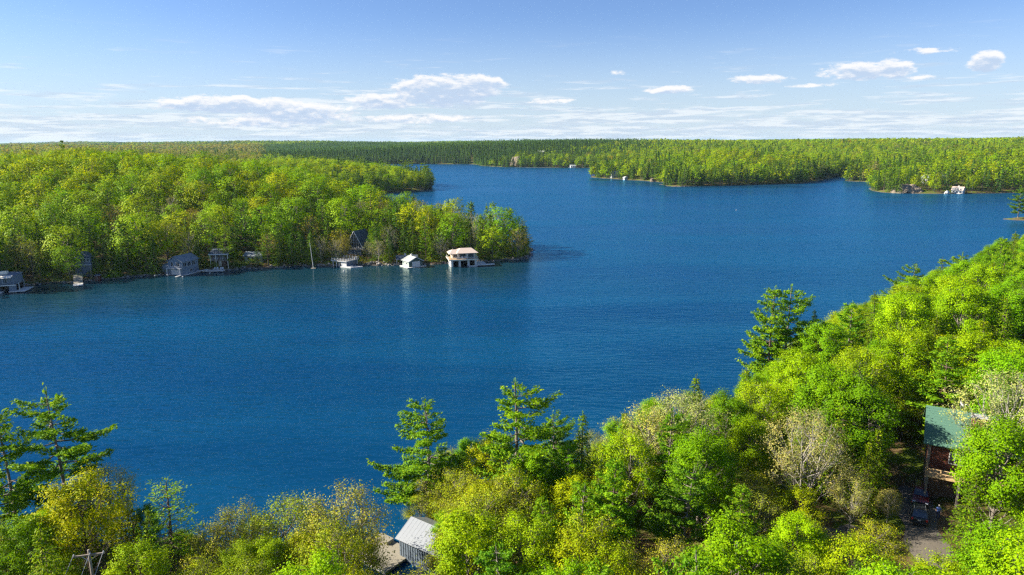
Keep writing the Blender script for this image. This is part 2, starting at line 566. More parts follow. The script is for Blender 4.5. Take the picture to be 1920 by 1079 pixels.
class Grow:
    def __init__(self, seed):
        self.g = np.random.default_rng(seed)
        self.wv, self.wf = [], []
        self.nw = 0
        self.tone, self.T = 0.5, []
        self.C, self.U, self.W = [], [], []       # leaf centre, half axis, half width axis

    def tube(self, pts, r0, r1, k=4):
        pts = np.asarray(pts, float)
        n = len(pts)
        d = np.gradient(pts, axis=0)
        d /= np.linalg.norm(d, axis=1, keepdims=True) + 1e-9
        ref = np.array([0.31, 0.95, 0.07]) if abs(d[0, 2]) > 0.5 else np.array([0, 0, 1.0])
        u = np.cross(d, ref); u /= np.linalg.norm(u, axis=1, keepdims=True) + 1e-9
        v = np.cross(d, u)
        t = np.arange(k) * 2 * np.pi / k
        rr = np.linspace(r0, r1, n)[:, None, None]
        V = pts[:, None, :] + rr * (np.cos(t)[None, :, None] * u[:, None, :] + np.sin(t)[None, :, None] * v[:, None, :])
        i, j = np.meshgrid(np.arange(n - 1), np.arange(k), indexing='ij')
        j2 = (j + 1) % k
        f = np.stack([i * k + j, i * k + j2, (i + 1) * k + j2, (i + 1) * k + j], -1).reshape(-1, 4) + self.nw
        self.wv.append(V.reshape(-1, 3)); self.wf.append(f); self.nw += n * k

    def leaves(self, centres, size, up=0.35, aspect=0.62, axis=None, normal=None, loose=0.38):
        g = self.g
        n = len(centres)
        if normal is not None:
            nn = normal / (np.linalg.norm(normal, axis=1, keepdims=True) + 1e-9) + g.normal(size=(n, 3)) * loose
            u = np.cross(nn, g.normal(size=(n, 3)) if axis is None else np.cross(axis + g.normal(size=(n, 3)) * 0.3, nn))
            u /= np.linalg.norm(u, axis=1, keepdims=True) + 1e-9
            w = np.cross(nn, u)
            w /= np.linalg.norm(w, axis=1, keepdims=True) + 1e-9
            s = size * g.uniform(0.6, 1.35, (n, 1))
            self.C.append(np.asarray(centres)); self.U.append(u * s * 0.5); self.W.append(w * s * 0.5 * aspect); self.T.append(np.full(n, self.tone))
            return
        if axis is None:
            u = g.normal(size=(n, 3))
            u[:, 2] *= 1 - up
        else:
            u = axis + g.normal(size=(n, 3)) * 0.35
        u /= np.linalg.norm(u, axis=1, keepdims=True) + 1e-9
        w = np.cross(u, g.normal(size=(n, 3)) + np.array([0, 0, 1.6 * up]))
        w /= np.linalg.norm(w, axis=1, keepdims=True) + 1e-9
        s = size * g.uniform(0.6, 1.35, (n, 1))
        self.C.append(np.asarray(centres)); self.U.append(u * s * 0.5); self.W.append(w * s * 0.5 * aspect); self.T.append(np.full(n, self.tone))

    def crown_mesh(self, name, mat):
        C = np.concatenate(self.C); U = np.concatenate(self.U); W = np.concatenate(self.W)
        V = np.stack([C - U, C + W, C + U, C - W], 1).reshape(-1, 3)
        F_ = np.arange(len(V)).reshape(-1, 4)
        me = np_mesh(name, V, F_, mat)
        set_tone(me, np.repeat(np.concatenate(self.T), 4))
        return me

    def wood_mesh(self, name, mat):
        return np_mesh(name, np.concatenate(self.wv), np.concatenate(self.wf), mat, smooth=True)


def broadleaf(seed, H=14.0, Rad=4.2, cb=0.28, lobes=24, subs=9, clumps=3, per=16, size=0.30, spread=0.55, fill=1.0, twigs=True, stems=1, k=4, flat=0.62, loose=0.38, lw=0.9, tr=0.4):
    """unit scale in metres for a tree of height H"""
    G = Grow(seed); g = G.g
    hc, av = H * (cb + 1) / 2, H * (1 - cb) / 2
    bases = []
    for s in range(stems):
        a = g.uniform(0, 6.28)
        lean = (0.04 if stems == 1 else 0.20) * H
        top = np.array([math.cos(a) * lean, math.sin(a) * lean, H * g.uniform(0.80, 0.9)])
        tt = np.linspace(0, 1, 7)[:, None]
        pts = tt * top + np.concatenate([g.normal(size=(7, 2)) * 0.012 * H * np.minimum(tt, 0.6), np.zeros((7, 1))], 1)
        pts[0] = (0.25 * s * math.cos(a), 0.25 * s * math.sin(a), -0.6)
        G.tube(pts, H * 0.0145 / math.sqrt(stems), H * 0.003, 6 if twigs else 4)
        bases.append(pts)
    gold = 2.39996
    for i in range(lobes):
        zz = 1 - 1.72 * (i + 0.5) / lobes
        ph = i * gold + g.uniform(-0.4, 0.4)
        rr = math.sqrt(max(0, 1 - zz * zz))
        f = g.uniform(0.66, 1.06)
        G.tone = 0.5 + g.uniform(-tr, tr)
        tgt = np.array([Rad * rr * math.cos(ph) * f, Rad * rr * math.sin(ph) * f, hc + av * zz * g.uniform(0.82, 0.98)])
        tgt[:2] *= g.uniform(0.88, 1.15)
        base = bases[i % stems]
        t0 = np.clip((tgt[2] / H) - g.uniform(0.18, 0.36), cb * 0.55, 0.86)
        kx = t0 * 6
        b0 = int(kx); s0 = base[b0] * (1 - (kx - b0)) + base[min(6, b0 + 1)] * (kx - b0)
        tt = np.linspace(0, 1, 5)[:, None]
        limb = s0 + (tgt - s0) * tt
        limb[:, 2] -= (np.sin(tt[:, 0] * np.pi) * 0.05 * H) * (1 if zz < 0.4 else -0.3)
        limb[1:-1] += g.normal(size=(3, 3)) * 0.02 * H
        G.tube(limb, H * 0.0055, H * 0.0016, k)
        rc = Rad * 0.33
        for j in range(subs):
            st = limb[2 + (j % 3)] if j % 3 < 3 else limb[-1]
            off = g.normal(size=3); off /= np.linalg.norm(off)
            e = tgt + off * rc * g.uniform(0.35, 1.0) * np.array([1, 1, 0.75])
            mid = (st + e) / 2 + g.normal(size=3) * 0.02 * H
            if twigs:
                G.tube([st, mid, e], H * 0.0018, H * 0.0006, 3)
            for c in range(clumps):
                p = mid + (e - mid) * ((c + 1) / clumps) + g.normal(size=3) * 0.18
                n = max(1, int(per * fill * g.uniform(0.6, 1.4)))
                if fill < 1 and g.random() > 0.35 + fill:
                    continue
                q = p + g.normal(size=(n, 3)) * np.array([spread, spread, spread * flat])
                cc = np.array([0, 0, hc - 0.25 * av])
                o1 = q - tgt; o2 = q - cc
                nr = o1 / (np.linalg.norm(o1, axis=1, keepdims=True) + 1e-6) * lw + o2 / (np.linalg.norm(o2, axis=1, keepdims=True) + 1e-6) + np.array([0, 0, 0.35])
                G.leaves(q, size, aspect=0.72, normal=nr, loose=loose)
    return G


def pine(seed, H=17.0, Lmax=4.4, start=0.30, gap=0.96, tuft=10, size=0.40, step=0.42, sparse=0.0, droop=0.10, lopsided=0.35, k=4, wmin=3, wmax=5):
    G = Grow(seed); g = G.g
    a0 = g.uniform(0, 6.28)
    tt = np.linspace(0, 1, 9)
    lean = g.normal(size=2) * 0.015 * H
    pts = np.stack([lean[0] * tt ** 2 + 0.006 * H * np.sin(tt * 5 + a0), lean[1] * tt ** 2 + 0.006 * H * np.cos(tt * 4 + a0), tt * H - 0.5 * (1 - tt)], 1)
    G.tube(pts, H * 0.015, H * 0.0025, 6)

    def tr(z):
        kx = np.clip(z / H, 0, 0.999) * 8
        i = int(kx)
        return pts[i] * (1 - (kx - i)) + pts[i + 1] * (kx - i)

    z = start * H
    while z < 0.985 * H:
        t = (z / H - start) / (1 - start)
        n = int(g.integers(wmin, wmax + 1))
        ph0 = g.uniform(0, 6.28)
        for b in range(n):
            if g.random() < sparse * (1 - t):
                continue
            ph = ph0 + b * 6.283 / n + g.uniform(-0.35, 0.35)
            lop = 1 + lopsided * math.cos(ph - a0)
            G.tone = g.uniform(0.2, 0.85)
            L = Lmax * (0.15 + 0.92 * (1 - t) ** 0.7 * (0.6 + 0.4 * min(1, t * 3.0 + 0.2))) * g.uniform(0.38, 1.18) * lop
            if t > 0.2 and g.random() < 0.08:
                L *= 1.35
            s0 = tr(z + g.uniform(-0.2, 0.2))
            d = np.array([math.cos(ph), math.sin(ph), 0])
            sd = np.array([-d[1], d[0], 0])
            u = np.linspace(0, 1, 6)[:, None]
            rise = g.uniform(-0.02, 0.16) + 0.30 * t ** 3
            br = s0 + d * L * u + np.array([0, 0, 1.0]) * (L * (rise * u - droop * 2.2 * u * (1 - u)) + 0.12 * L * u ** 3)
            br = br + sd * (L * 0.06 * np.sin(u * 3 + ph))
            G.tube(br, 0.018 * L + 0.015, 0.012, k)
            m = max(2, int(L / step))
            for j in range(m):
                f = 0.21 + 0.79 * (j + 1) / m
                kx = f * 4.999
                i = int(kx); p = br[i] * (1 - kx + i) + br[i + 1] * (kx - i)
                tl = (0.30 * L * (1.02 - f) + 0.50) * g.uniform(0.6, 1.2)
                for sg in (-1, 1):
                    ang = g.uniform(0.5, 1.1)
                    td = d * math.cos(ang) + sd * sg * math.sin(ang) + np.array([0, 0, g.uniform(0.0, 0.25)])
                    q = max(1, int(tl / 0.34))
                    for r_ in range(q):
                        pp = p + td * tl * (r_ + 0.6) / q
                        ax = td * 0.9 + np.array([0, 0, 0.45])
                        G.leaves(pp + g.normal(size=(tuft, 3)) * np.array([0.18, 0.18, 0.12]), size, axis=np.tile(ax, (tuft, 1)), aspect=0.42, normal=np.tile(td * 0.3 + d * 0.2 + np.array([0, 0, 1.0]), (tuft, 1)), loose=0.6)
            G.leaves(br[-1] + g.normal(size=(tuft, 3)) * 0.13, size, axis=np.tile(d + np.array([0, 0, 0.8]), (tuft, 1)), aspect=0.3)
        z += gap * g.uniform(0.6, 1.4)
    G.leaves(pts[-1] + g.normal(size=(tuft * 2, 3)) * np.array([0.12, 0.12, 0.3]), size, axis=np.tile([0, 0, 1.0], (tuft * 2, 1)), aspect=0.3)
    return G


def conifer(seed, H=13.0, Rb=3.0, start=0.06, gap=0.42, size=0.36, step=0.34, per=3, droop=0.22, power=0.9, n=6, wood=True, jag=0.3):
    """hemlock, cedar, spruce: a cone of drooping sprays"""
    G = Grow(seed); g = G.g
    G.tube([(0, 0, -0.5), (0.02 * H * g.normal(), 0.02 * H * g.normal(), 0.5 * H), (0, 0, H)], H * 0.013, H * 0.0015, 5)
    z = start * H
    while z < 0.97 * H:
        t = z / H
        ph0 = g.uniform(0, 6.28)
        for b in range(n):
            ph = ph0 + b * 6.283 / n + g.uniform(-0.3, 0.3)
            G.tone = g.uniform(0.2, 0.85)
            L = Rb * ((1 - t) ** power * (0.72 + 0.28 * min(1, t / 0.2)) + 0.04) * g.uniform(1 - jag, 1 + jag)
            d = np.array([math.cos(ph), math.sin(ph), 0]); sd = np.array([-d[1], d[0], 0])
            s0 = np.array([0, 0, z + g.uniform(-0.2, 0.2)])
            rise = g.uniform(-0.05, 0.2)
            u = np.linspace(0, 1, 4)[:, None]
            br = s0 + d * L * u + np.array([0, 0, 1.0]) * L * (rise * u - droop * u ** 2)
            if wood:
                G.tube(br, 0.012 * L + 0.01, 0.008, 3)
            m = max(2, int(L / step))
            for j in range(m):
                f = 0.22 + 0.78 * (j + 1) / m
                p = s0 + d * L * f + np.array([0, 0, L * (rise * f - droop * f * f)])
                w = 0.42 * L * (1.08 - f) + 0.15
                q = p + sd * g.uniform(-1, 1, (per, 1)) * w + g.normal(size=(per, 3)) * np.array([0.1, 0.1, 0.09])
                ax = d + np.array([0, 0, -0.25])
                G.leaves(q, size, axis=np.tile(ax, (per, 1)), aspect=0.55, normal=np.tile(d * 0.55 + np.array([0, 0, 0.9]), (per, 1)), loose=0.4)
        z += gap * g.uniform(0.7, 1.3)
    G.leaves(np.array([0, 0, H * 0.97]) + g.normal(size=(8, 3)) * np.array([0.08, 0.08, 0.3]), size, axis=np.tile([0, 0, 1.0], (8, 1)), aspect=0.4)
    return G


PROTO = {}


def proto(key, G, H, leafmat, bark):
    PROTO[key] = (G.wood_mesh('trunk', BARK), G.crown_mesh('crown', leafmat), H, bark)


GREYB, BROWNB, PALEB, DARKB = (0.20, 0.17, 0.14), (0.13, 0.095, 0.07), (0.31, 0.28, 0.235), (0.075, 0.058, 0.045)
proto('maple0', broadleaf(1, 14, 4.3, 0.22, 27, 12, 3, 33, 0.19, spread=0.38), 14, LEAF, GREYB)
proto('maple1', broadleaf(2, 14, 3.9, 0.20, 25, 12, 3, 31, 0.19, spread=0.37), 14, LEAF, GREYB)
proto('maple2', broadleaf(3, 14, 4.0, 0.25, 23, 12, 3, 24, 0.19, spread=0.36, fill=0.8), 14, LEAF, GREYB)
proto('yellow', broadleaf(4, 12, 3.6, 0.25, 24, 11, 3, 18, 0.19, spread=0.37, fill=0.75), 12, LEAF, DARKB)
proto('bud0', broadleaf(5, 10, 4.3, 0.12, 30, 14, 3, 8, 0.17, spread=0.42, fill=0.75, stems=4), 10, LEAF, GREYB)
proto('bud1', broadleaf(6, 10, 4.0, 0.15, 28, 13, 3, 10, 0.18, spread=0.42, fill=0.8, stems=3), 10, LEAF, GREYB)
proto('bare0', broadleaf(7, 14, 4.4, 0.30, 26, 15, 3, 12, 0.17, spread=0.40, fill=0.7, stems=2), 14, LEAF, PALEB)
proto('bare1', broadleaf(8, 13, 3.9, 0.30, 26, 14, 3, 11, 0.17, spread=0.40, fill=0.7), 13, LEAF, PALEB)
proto('orange', broadleaf(9, 8, 3.2, 0.12, 24, 12, 3, 9, 0.17, spread=0.38, fill=0.8, stems=4), 8, LEAF, GREYB)
proto('pine0', pine(11, 17, 5.2, 0.2, sparse=0.12), 17, NEEDLE, GREYB)
proto('pine1', pine(12, 17, 4.9, 0.18, sparse=0.1), 17, NEEDLE, GREYB)
proto('pine2', pine(13, 17, 5.3, 0.2, sparse=0.12, lopsided=0.45), 17, NEEDLE, GREYB)
proto('pine3', pine(14, 17, 4.5, 0.16, gap=0.9, sparse=0.06, lopsided=0.2), 17, NEEDLE, BROWNB)
proto('larch', pine(15, 13, 3.6, 0.08, gap=0.5, tuft=4, size=0.26, step=0.5, droop=0.05, lopsided=0.2, wmin=4, wmax=5), 13, NEEDLE, BROWNB)
proto('hemlock0', conifer(21, 14, 3.3, 0.08, size=0.30, per=4, step=0.30), 14, NEEDLE, BROWNB)
proto('hemlock1', conifer(22, 13, 3.2, 0.06, size=0.30, per=4, step=0.30, droop=0.12), 13, NEEDLE, BROWNB)
proto('cedar', conifer(23, 8, 1.7, 0.03, gap=0.3, size=0.24, per=4, step=0.24, droop=-0.25, power=0.7), 8, NEEDLE, BROWNB)
proto('spruce', conifer(24, 14, 2.4, 0.05, gap=0.36, size=0.28, per=3, droop=0.15, power=1.0, jag=0.15), 14, NEEDLE, DARKB)
# middle distance
proto('m0', broadleaf(31, 15, 4.6, 0.16, 24, 7, 2, 8, 0.48, spread=0.62, loose=0.22, lw=0.4, tr=0.2, twigs=False, k=3), 15, LEAF, GREYB)
proto('m1', broadleaf(32, 15, 4.3, 0.16, 22, 7, 2, 8, 0.48, spread=0.62, loose=0.22, lw=0.4, tr=0.2, twigs=False, k=3), 15, LEAF, GREYB)
proto('m2', broadleaf(33, 15, 4.9, 0.20, 24, 7, 2, 8, 0.48, spread=0.65, loose=0.22, lw=0.4, tr=0.2, twigs=False, k=3), 15, LEAF, GREYB)
proto('o0', broadleaf(34, 13, 4.0, 0.2, 24, 7, 2, 5, 0.36, spread=0.5, fill=0.75, twigs=True, k=3), 13, LEAF, GREYB)
proto('b0', broadleaf(35, 13, 4.2, 0.25, 26, 9, 2, 4, 0.30, spread=0.5, fill=0.6, twigs=True, k=3), 13, LEAF, PALEB)
proto('p0', pine(36, 17, 4.2, 0.2, gap=0.9, tuft=3, size=0.62, step=0.7, k=3), 17, NEEDLE, BROWNB)
proto('p1', pine(37, 17, 4.4, 0.25, gap=1.0, tuft=3, size=0.62, step=0.7, k=3, sparse=0.15), 17, NEEDLE, BROWNB)
proto('c0', conifer(38, 14, 2.9, 0.04, gap=0.6, size=0.6, step=0.55, per=2, wood=False), 14, NEEDLE, BROWNB)
proto('c1', conifer(39, 14, 3.1, 0.04, gap=0.6, size=0.6, step=0.55, per=2, wood=False, power=0.75, jag=0.4), 14, NEEDLE, BROWNB)

# leaf colours
HUE = {
    'maple0': [(0.20, 0.36, 0.002), (0.245, 0.385, 0.002), (0.15, 0.31, 0.003)], 'maple1': [(0.26, 0.41, 0.002), (0.18, 0.345, 0.003)],
    'maple2': [(0.25, 0.38, 0.003), (0.27, 0.36, 0.003)], 'yellow': [(0.29, 0.39, 0.002), (0.25, 0.37, 0.003), (0.32, 0.39, 0.002)],
    'bud0': [(0.36, 0.37, 0.05), (0.32, 0.345, 0.025)], 'bud1': [(0.30, 0.37, 0.008), (0.33, 0.37, 0.012)],
    'bare0': [(0.38, 0.38, 0.10)], 'bare1': [(0.38, 0.36, 0.07)], 'orange': [(0.42, 0.33, 0.01), (0.35, 0.36, 0.01)],
    'pine0': [(0.15, 0.30, 0.010)], 'pine1': [(0.16, 0.305, 0.008)], 'pine2': [(0.14, 0.285, 0.012)], 'pine3': [(0.17, 0.31, 0.008)],
    'larch': [(0.23, 0.37, 0.01)], 'hemlock0': [(0.155, 0.25, 0.003), (0.185, 0.275, 0.003)], 'hemlock1': [(0.175, 0.265, 0.003), (0.14, 0.24, 0.004)],
    'cedar': [(0.18, 0.23, 0.005)], 'spruce': [(0.03, 0.08, 0.03)],
    'm': [(0.27, 0.42, 0.001), (0.31, 0.43, 0.001), (0.36, 0.425, 0.001), (0.20, 0.365, 0.002), (0.25, 0.41, 0.001), (0.15, 0.28, 0.003)],
    'o': [(0.33, 0.27, 0.025), (0.30, 0.29, 0.008)], 'b': [(0.30, 0.285, 0.06), (0.27, 0.30, 0.03)],
    'p': [(0.14, 0.26, 0.006), (0.165, 0.28, 0.005)], 'c': [(0.085, 0.16, 0.006), (0.12, 0.20, 0.005), (0.065, 0.135, 0.010)],
}
NAMES = {'maple': 'maple_tree', 'yellow': 'ash_tree', 'bud': 'budding_tree', 'bare': 'pale_tree', 'orange': 'budding_tree', 'pine': 'pine_tree',
         'larch': 'larch_tree', 'hemlock': 'hemlock_tree', 'cedar': 'cedar_tree', 'spruce': 'spruce_tree',
         'm': 'maple_tree', 'o': 'oak_tree', 'b': 'birch_tree', 'p': 'pine_tree', 'c': 'hemlock_tree'}
ORD = ['leftmost', 'second', 'third', 'fourth', 'fifth', 'sixth', 'seventh', 'eighth', 'ninth', 'tenth', 'eleventh', 'twelfth']


def set_tree(key, x, y, h, turn, girth, colour, label, group, z=None):
    wood, crown, H, bark = PROTO[key]
    base = key.rstrip('0123456789')
    z = gz(x, y) if z is None else z
    root = thing(NAMES[base], label, 'tree', (x, y, z - 0.1), R(turn), group)
    s = h / H
    root.scale = (s * girth, s * girth, s)
    t = link_obj('trunk', wood, root); t.color = (*bark, 1)
    c = link_obj('crown', crown, root); c.color = (*colour, 1)
    return root

# tree stands: x, y, height, kind, turn, girth, tag
NEAR_TREES = [(-11.4,86.0,15.9,'pine0',162,1.20,'tallest'),(0.5,81.0,18.0,'pine1',201,1.20,'p2'),(-55.5,77.3,19.7,'pine2',332,1.05,'p3'),(-60.7,75.7,18.0,'pine0',167,1.00,'p4'),
 (48.8,123.9,21.0,'pine3',182,1.00,'p5'),(52.6,125.7,21.0,'pine1',211,1.00,'p6'),(5.6,84.5,12.0,'pine2',66,1.00,'p7'),(9.1,83.0,13.0,'hemlock0',184,1.00,'p8'),
 (58.6,128.2,15.0,'spruce',226,1.00,'s1'),(-45.6,65.7,13.5,'yellow',285,1.00,'yl'),(-37.4,67.1,12.5,'larch',33,1.25,'larch'),(-44.3,69.6,9.5,'cedar',109,1.00,'c1'),
 (-42.0,68.1,9.0,'cedar',32,1.00,'c2'),(-49.6,76.1,11.0,'bare1',291,1.00,'b0'),(-30.5,68.4,9.5,'bud0',249,1.00,'lil'),(-25.1,69.7,10.6,'bud1',15,1.00,'lil2'),
 (-18.7,68.7,12.2,'bud0',353,1.00,'lil3'),(-25.2,63.2,8.0,'maple1',347,1.00,''),(-3.5,67.5,11.0,'bud1',235,1.00,''),(22.7,83.4,15.0,'bare0',221,1.00,'pale'),
 (18.2,82.9,13.0,'bare1',56,1.00,'pale2'),(35.3,75.9,14.5,'bare0',5,1.00,'pale3'),(37.0,62.5,6.5,'bud1',190,1.00,'shrub'),(32.3,61.1,6.0,'orange',21,1.00,'shrub2'),
 (53.2,68.7,15.0,'maple0',68,1.00,'bigright'),(49.0,66.3,10.0,'hemlock1',87,1.00,'frontright'),(60.1,78.2,17.0,'bare0',10,1.00,'rightbare'),(10.5,65.6,13.0,'pine3',167,1.00,'lpine'),
 (18.4,65.9,12.5,'pine2',158,1.00,'lpine2'),(7.4,66.4,11.0,'pine1',303,1.00,'lp3'),(39.4,72.5,8.0,'bare1',186,1.00,'thin'),(44.8,74.1,4.5,'bare1',230,1.00,'thin2'),
 (66.3,129.0,15.0,'pine0',179,1.00,'r1'),(72.5,133.1,16.0,'hemlock0',238,1.00,'r2'),(105.8,177.2,16.0,'pine2',164,1.00,'r3'),(112.3,175.5,17.0,'hemlock1',100,1.00,'r4'),
 (120.7,180.5,17.0,'pine1',359,1.00,'r5'),(144.3,199.1,18.0,'pine3',358,1.00,'r6'),(156.9,211.3,19.0,'hemlock0',302,1.00,'r7'),(15.1,86.5,12.0,'hemlock1',254,1.00,'r8'),
 (26.4,93.1,15.0,'hemlock0',113,1.00,'r9'),(36.0,99.9,14.0,'hemlock1',82,1.00,''),(45.2,102.7,15.0,'maple0',104,1.00,''),(71.5,120.5,17.0,'maple1',25,1.00,'round'),
 (82.5,120.9,18.0,'maple0',275,1.00,'round2'),(60.4,101.8,15.0,'maple0',144,1.00,'round3'),(63.7,103.5,16.0,'maple1',304,1.00,''),(43.9,58.4,5.0,'maple1',139,1.00,''),
 (39.7,58.0,4.5,'maple0',344,1.00,''),(48.9,59.9,6.0,'orange',305,1.00,''),(-7.2,77.1,6.0,'bud0',0,1.00,''),(-5.3,77.2,8.0,'bud1',75,1.00,''),
 (-8.0,74.1,6.0,'maple1',327,1.00,''),(-3.5,73.7,9.0,'yellow',169,1.00,''),(-1.2,72.7,9.0,'bud0',352,1.00,''),(0.0,73.4,10.0,'bud1',143,1.00,''),
 (2.0,77.1,10.0,'maple1',26,1.00,''),(-1.7,66.5,9.0,'hemlock1',226,1.00,''),(-21.2,68.3,9.0,'bud1',280,1.00,''),(-32.2,65.5,8.0,'bud0',97,1.00,''),
 (-22.5,64.8,8.0,'yellow',31,1.00,''),(-17.3,66.8,8.0,'bud1',119,1.00,''),(-27.8,62.8,8.0,'maple2',347,1.00,''),(-12.3,81.5,5.0,'bud1',272,1.05,''),
 (-9.3,83.2,7.0,'bud0',42,1.05,''),(-6.0,88.0,8.0,'maple1',88,1.05,''),(-12.8,85.5,5.0,'bud0',36,1.05,''),(-6.8,79.8,8.0,'bud1',21,1.05,''),
 (-3.6,84.0,9.5,'yellow',286,1.05,''),(-9.0,90.0,6.0,'bud1',63,1.05,''),(-2.0,90.0,8.0,'bud1',201,1.05,''),(-11.4,88.6,4.5,'maple2',161,1.05,''),
 (48.0,86.5,16.0,'hemlock0',68,1.10,''),(45.5,84.0,15.0,'maple0',263,1.10,''),(44.0,89.0,16.0,'maple1',47,1.10,''),(45.6,79.3,10.5,'hemlock1',231,1.10,''),
 (43.2,76.5,10.0,'hemlock0',41,1.10,''),(41.5,80.5,13.0,'hemlock1',151,1.10,''),(43.0,84.5,14.0,'hemlock0',76,1.10,''),(66.0,80.0,14.0,'maple0',97,1.10,''),
 (-4.6,70.6,8.5,'bud1',349,1.10,''),(-7.2,68.6,6.0,'bud1',289,1.10,''),(47.2,96.4,14.0,'maple1',158,0.90,''),(39.3,46.0,14.2,'maple1',174,1.03,''),
 (-4.2,59.7,12.2,'maple1',100,1.10,''),(63.2,111.5,12.0,'maple0',33,0.93,''),(-54.1,61.3,11.2,'hemlock1',27,1.02,''),(208.7,246.7,12.1,'maple1',339,0.91,''),
 (115.5,170.3,16.3,'maple0',220,1.01,''),(147.0,215.4,9.6,'maple2',26,0.91,''),(72.3,93.4,15.3,'maple0',81,1.07,''),(64.7,142.1,8.2,'maple0',204,1.09,''),
 (126.9,161.6,16.1,'maple0',44,0.95,''),(159.9,219.8,9.5,'yellow',188,1.09,''),(71.7,111.5,15.4,'hemlock0',336,1.10,''),(89.1,148.7,14.8,'maple2',192,0.95,''),
 (172.6,204.0,14.8,'maple2',328,1.11,''),(186.7,222.9,13.8,'pine3',217,0.92,''),(206.7,267.9,6.2,'maple2',181,1.12,''),(177.5,242.7,11.3,'hemlock1',275,0.99,''),
 (92.6,129.9,10.8,'yellow',291,0.92,''),(160.4,196.2,12.7,'maple0',349,1.09,''),(109.9,181.8,9.3,'pine3',131,0.96,''),(73.1,152.8,8.3,'maple2',35,1.08,''),
 (37.6,81.9,12.7,'hemlock0',151,1.07,''),(158.5,205.3,13.5,'maple2',235,0.94,''),(78.3,129.3,15.6,'maple1',301,1.07,''),(181.1,237.8,12.6,'maple1',34,1.09,''),
 (-49.3,62.3,9.8,'maple1',3,0.97,''),(109.4,155.8,16.4,'maple1',157,1.08,''),(198.1,237.8,11.5,'maple0',106,0.90,''),(92.8,161.9,13.5,'hemlock1',288,0.99,''),
 (36.4,93.0,13.8,'maple2',214,0.95,''),(12.1,89.7,6.3,'yellow',307,1.01,''),(164.2,212.3,12.8,'maple2',78,0.93,''),(115.6,132.7,15.5,'pine3',195,1.01,''),
 (78.2,148.6,9.8,'maple0',359,1.05,''),(-52.0,59.3,6.1,'cedar',166,1.11,''),(212.3,254.4,15.4,'maple2',119,0.99,''),(82.9,139.4,14.3,'maple1',57,1.07,''),
 (138.7,202.9,11.8,'maple0',358,1.08,''),(100.4,154.0,9.7,'yellow',8,1.10,''),(196.9,269.7,9.6,'pine3',314,1.11,''),(195.2,230.5,10.1,'yellow',268,1.02,''),
 (66.0,121.0,12.6,'hemlock1',170,0.95,''),(-42.1,54.9,13.4,'hemlock0',98,0.99,''),(231.2,273.4,16.2,'pine3',210,0.90,''),(170.3,244.9,7.1,'pine3',306,1.03,''),
 (129.3,170.2,12.3,'pine3',147,0.98,''),(215.0,263.9,13.1,'hemlock0',77,0.98,''),(92.5,167.7,10.0,'maple0',130,0.96,''),(-57.3,68.7,8.4,'hemlock0',86,1.08,''),
 (73.4,148.0,10.3,'yellow',239,0.93,''),(25.3,51.1,7.9,'yellow',168,1.04,''),(197.7,256.0,10.2,'hemlock0',48,1.01,''),(228.7,281.0,8.5,'yellow',234,1.02,''),
 (135.6,174.2,16.1,'maple2',313,0.91,''),(82.3,107.5,11.5,'hemlock0',245,0.94,''),(170.1,221.0,14.8,'maple0',150,1.04,''),(190.2,256.9,8.6,'maple1',288,1.08,''),
 (46.4,115.2,7.3,'maple0',196,1.08,''),(76.4,106.9,15.3,'hemlock1',97,1.03,''),(-18.4,62.2,10.2,'bud1',147,0.91,''),(98.5,132.7,13.9,'maple2',99,1.11,''),
 (89.7,121.5,16.6,'maple1',147,1.10,''),(25.3,78.3,13.9,'hemlock1',291,0.98,''),(135.9,182.9,11.1,'maple1',7,0.99,''),(-45.6,55.5,8.6,'hemlock1',62,0.91,''),
 (61.2,130.9,10.6,'hemlock0',301,1.05,''),(92.8,138.9,13.7,'maple0',16,0.91,''),(226.5,266.4,14.9,'maple0',64,0.97,''),(221.1,281.6,10.8,'maple0',305,1.04,''),
 (153.2,220.4,10.6,'maple0',72,0.92,''),(232.7,293.9,7.3,'maple2',252,1.12,''),(128.4,145.5,11.5,'maple2',142,1.06,''),(128.7,180.5,13.0,'pine3',357,1.02,''),
 (21.5,72.1,13.7,'maple0',80,0.92,''),(138.8,169.4,12.5,'pine3',210,0.94,''),(108.3,132.2,12.7,'hemlock0',211,1.00,''),(211.4,274.0,10.7,'hemlock1',283,1.08,''),
 (152.5,182.3,14.9,'maple1',212,1.04,''),(57.4,121.1,14.3,'maple1',133,1.06,''),(97.8,167.6,8.4,'yellow',323,0.96,''),(99.0,162.8,14.1,'maple0',145,1.05,''),
 (173.2,234.3,10.0,'maple1',178,0.96,''),(120.9,190.1,12.2,'maple1',51,0.91,''),(134.4,208.2,9.3,'maple1',93,0.96,''),(165.2,199.5,14.4,'maple0',45,1.06,''),
 (26.8,68.6,7.2,'bud0',342,1.04,''),(88.3,133.7,13.7,'maple1',284,1.10,''),(58.1,62.4,10.0,'yellow',199,1.04,''),(92.8,106.8,8.4,'yellow',221,0.94,''),
 (154.1,190.9,11.8,'maple2',161,0.98,''),(127.6,154.3,13.8,'maple1',352,0.98,''),(-8.2,55.3,8.5,'bud0',256,1.07,''),(224.8,275.8,14.2,'maple1',165,1.02,''),
 (181.8,220.1,11.0,'maple0',194,0.99,''),(205.4,251.4,12.2,'maple0',159,1.08,''),(113.9,189.1,10.2,'maple2',233,1.10,''),(199.9,245.3,16.0,'maple0',243,0.94,''),
 (-27.7,53.3,7.9,'bud0',104,1.02,''),(108.5,122.1,11.1,'maple1',68,1.02,''),(46.4,118.4,7.5,'maple0',102,0.94,''),(96.4,144.5,16.4,'maple1',88,1.11,''),
 (176.8,210.3,14.3,'maple1',332,1.03,''),(31.6,84.7,11.0,'maple0',72,0.91,''),(71.8,84.2,14.8,'hemlock1',115,0.93,''),(107.3,147.9,10.3,'maple0',10,1.12,''),
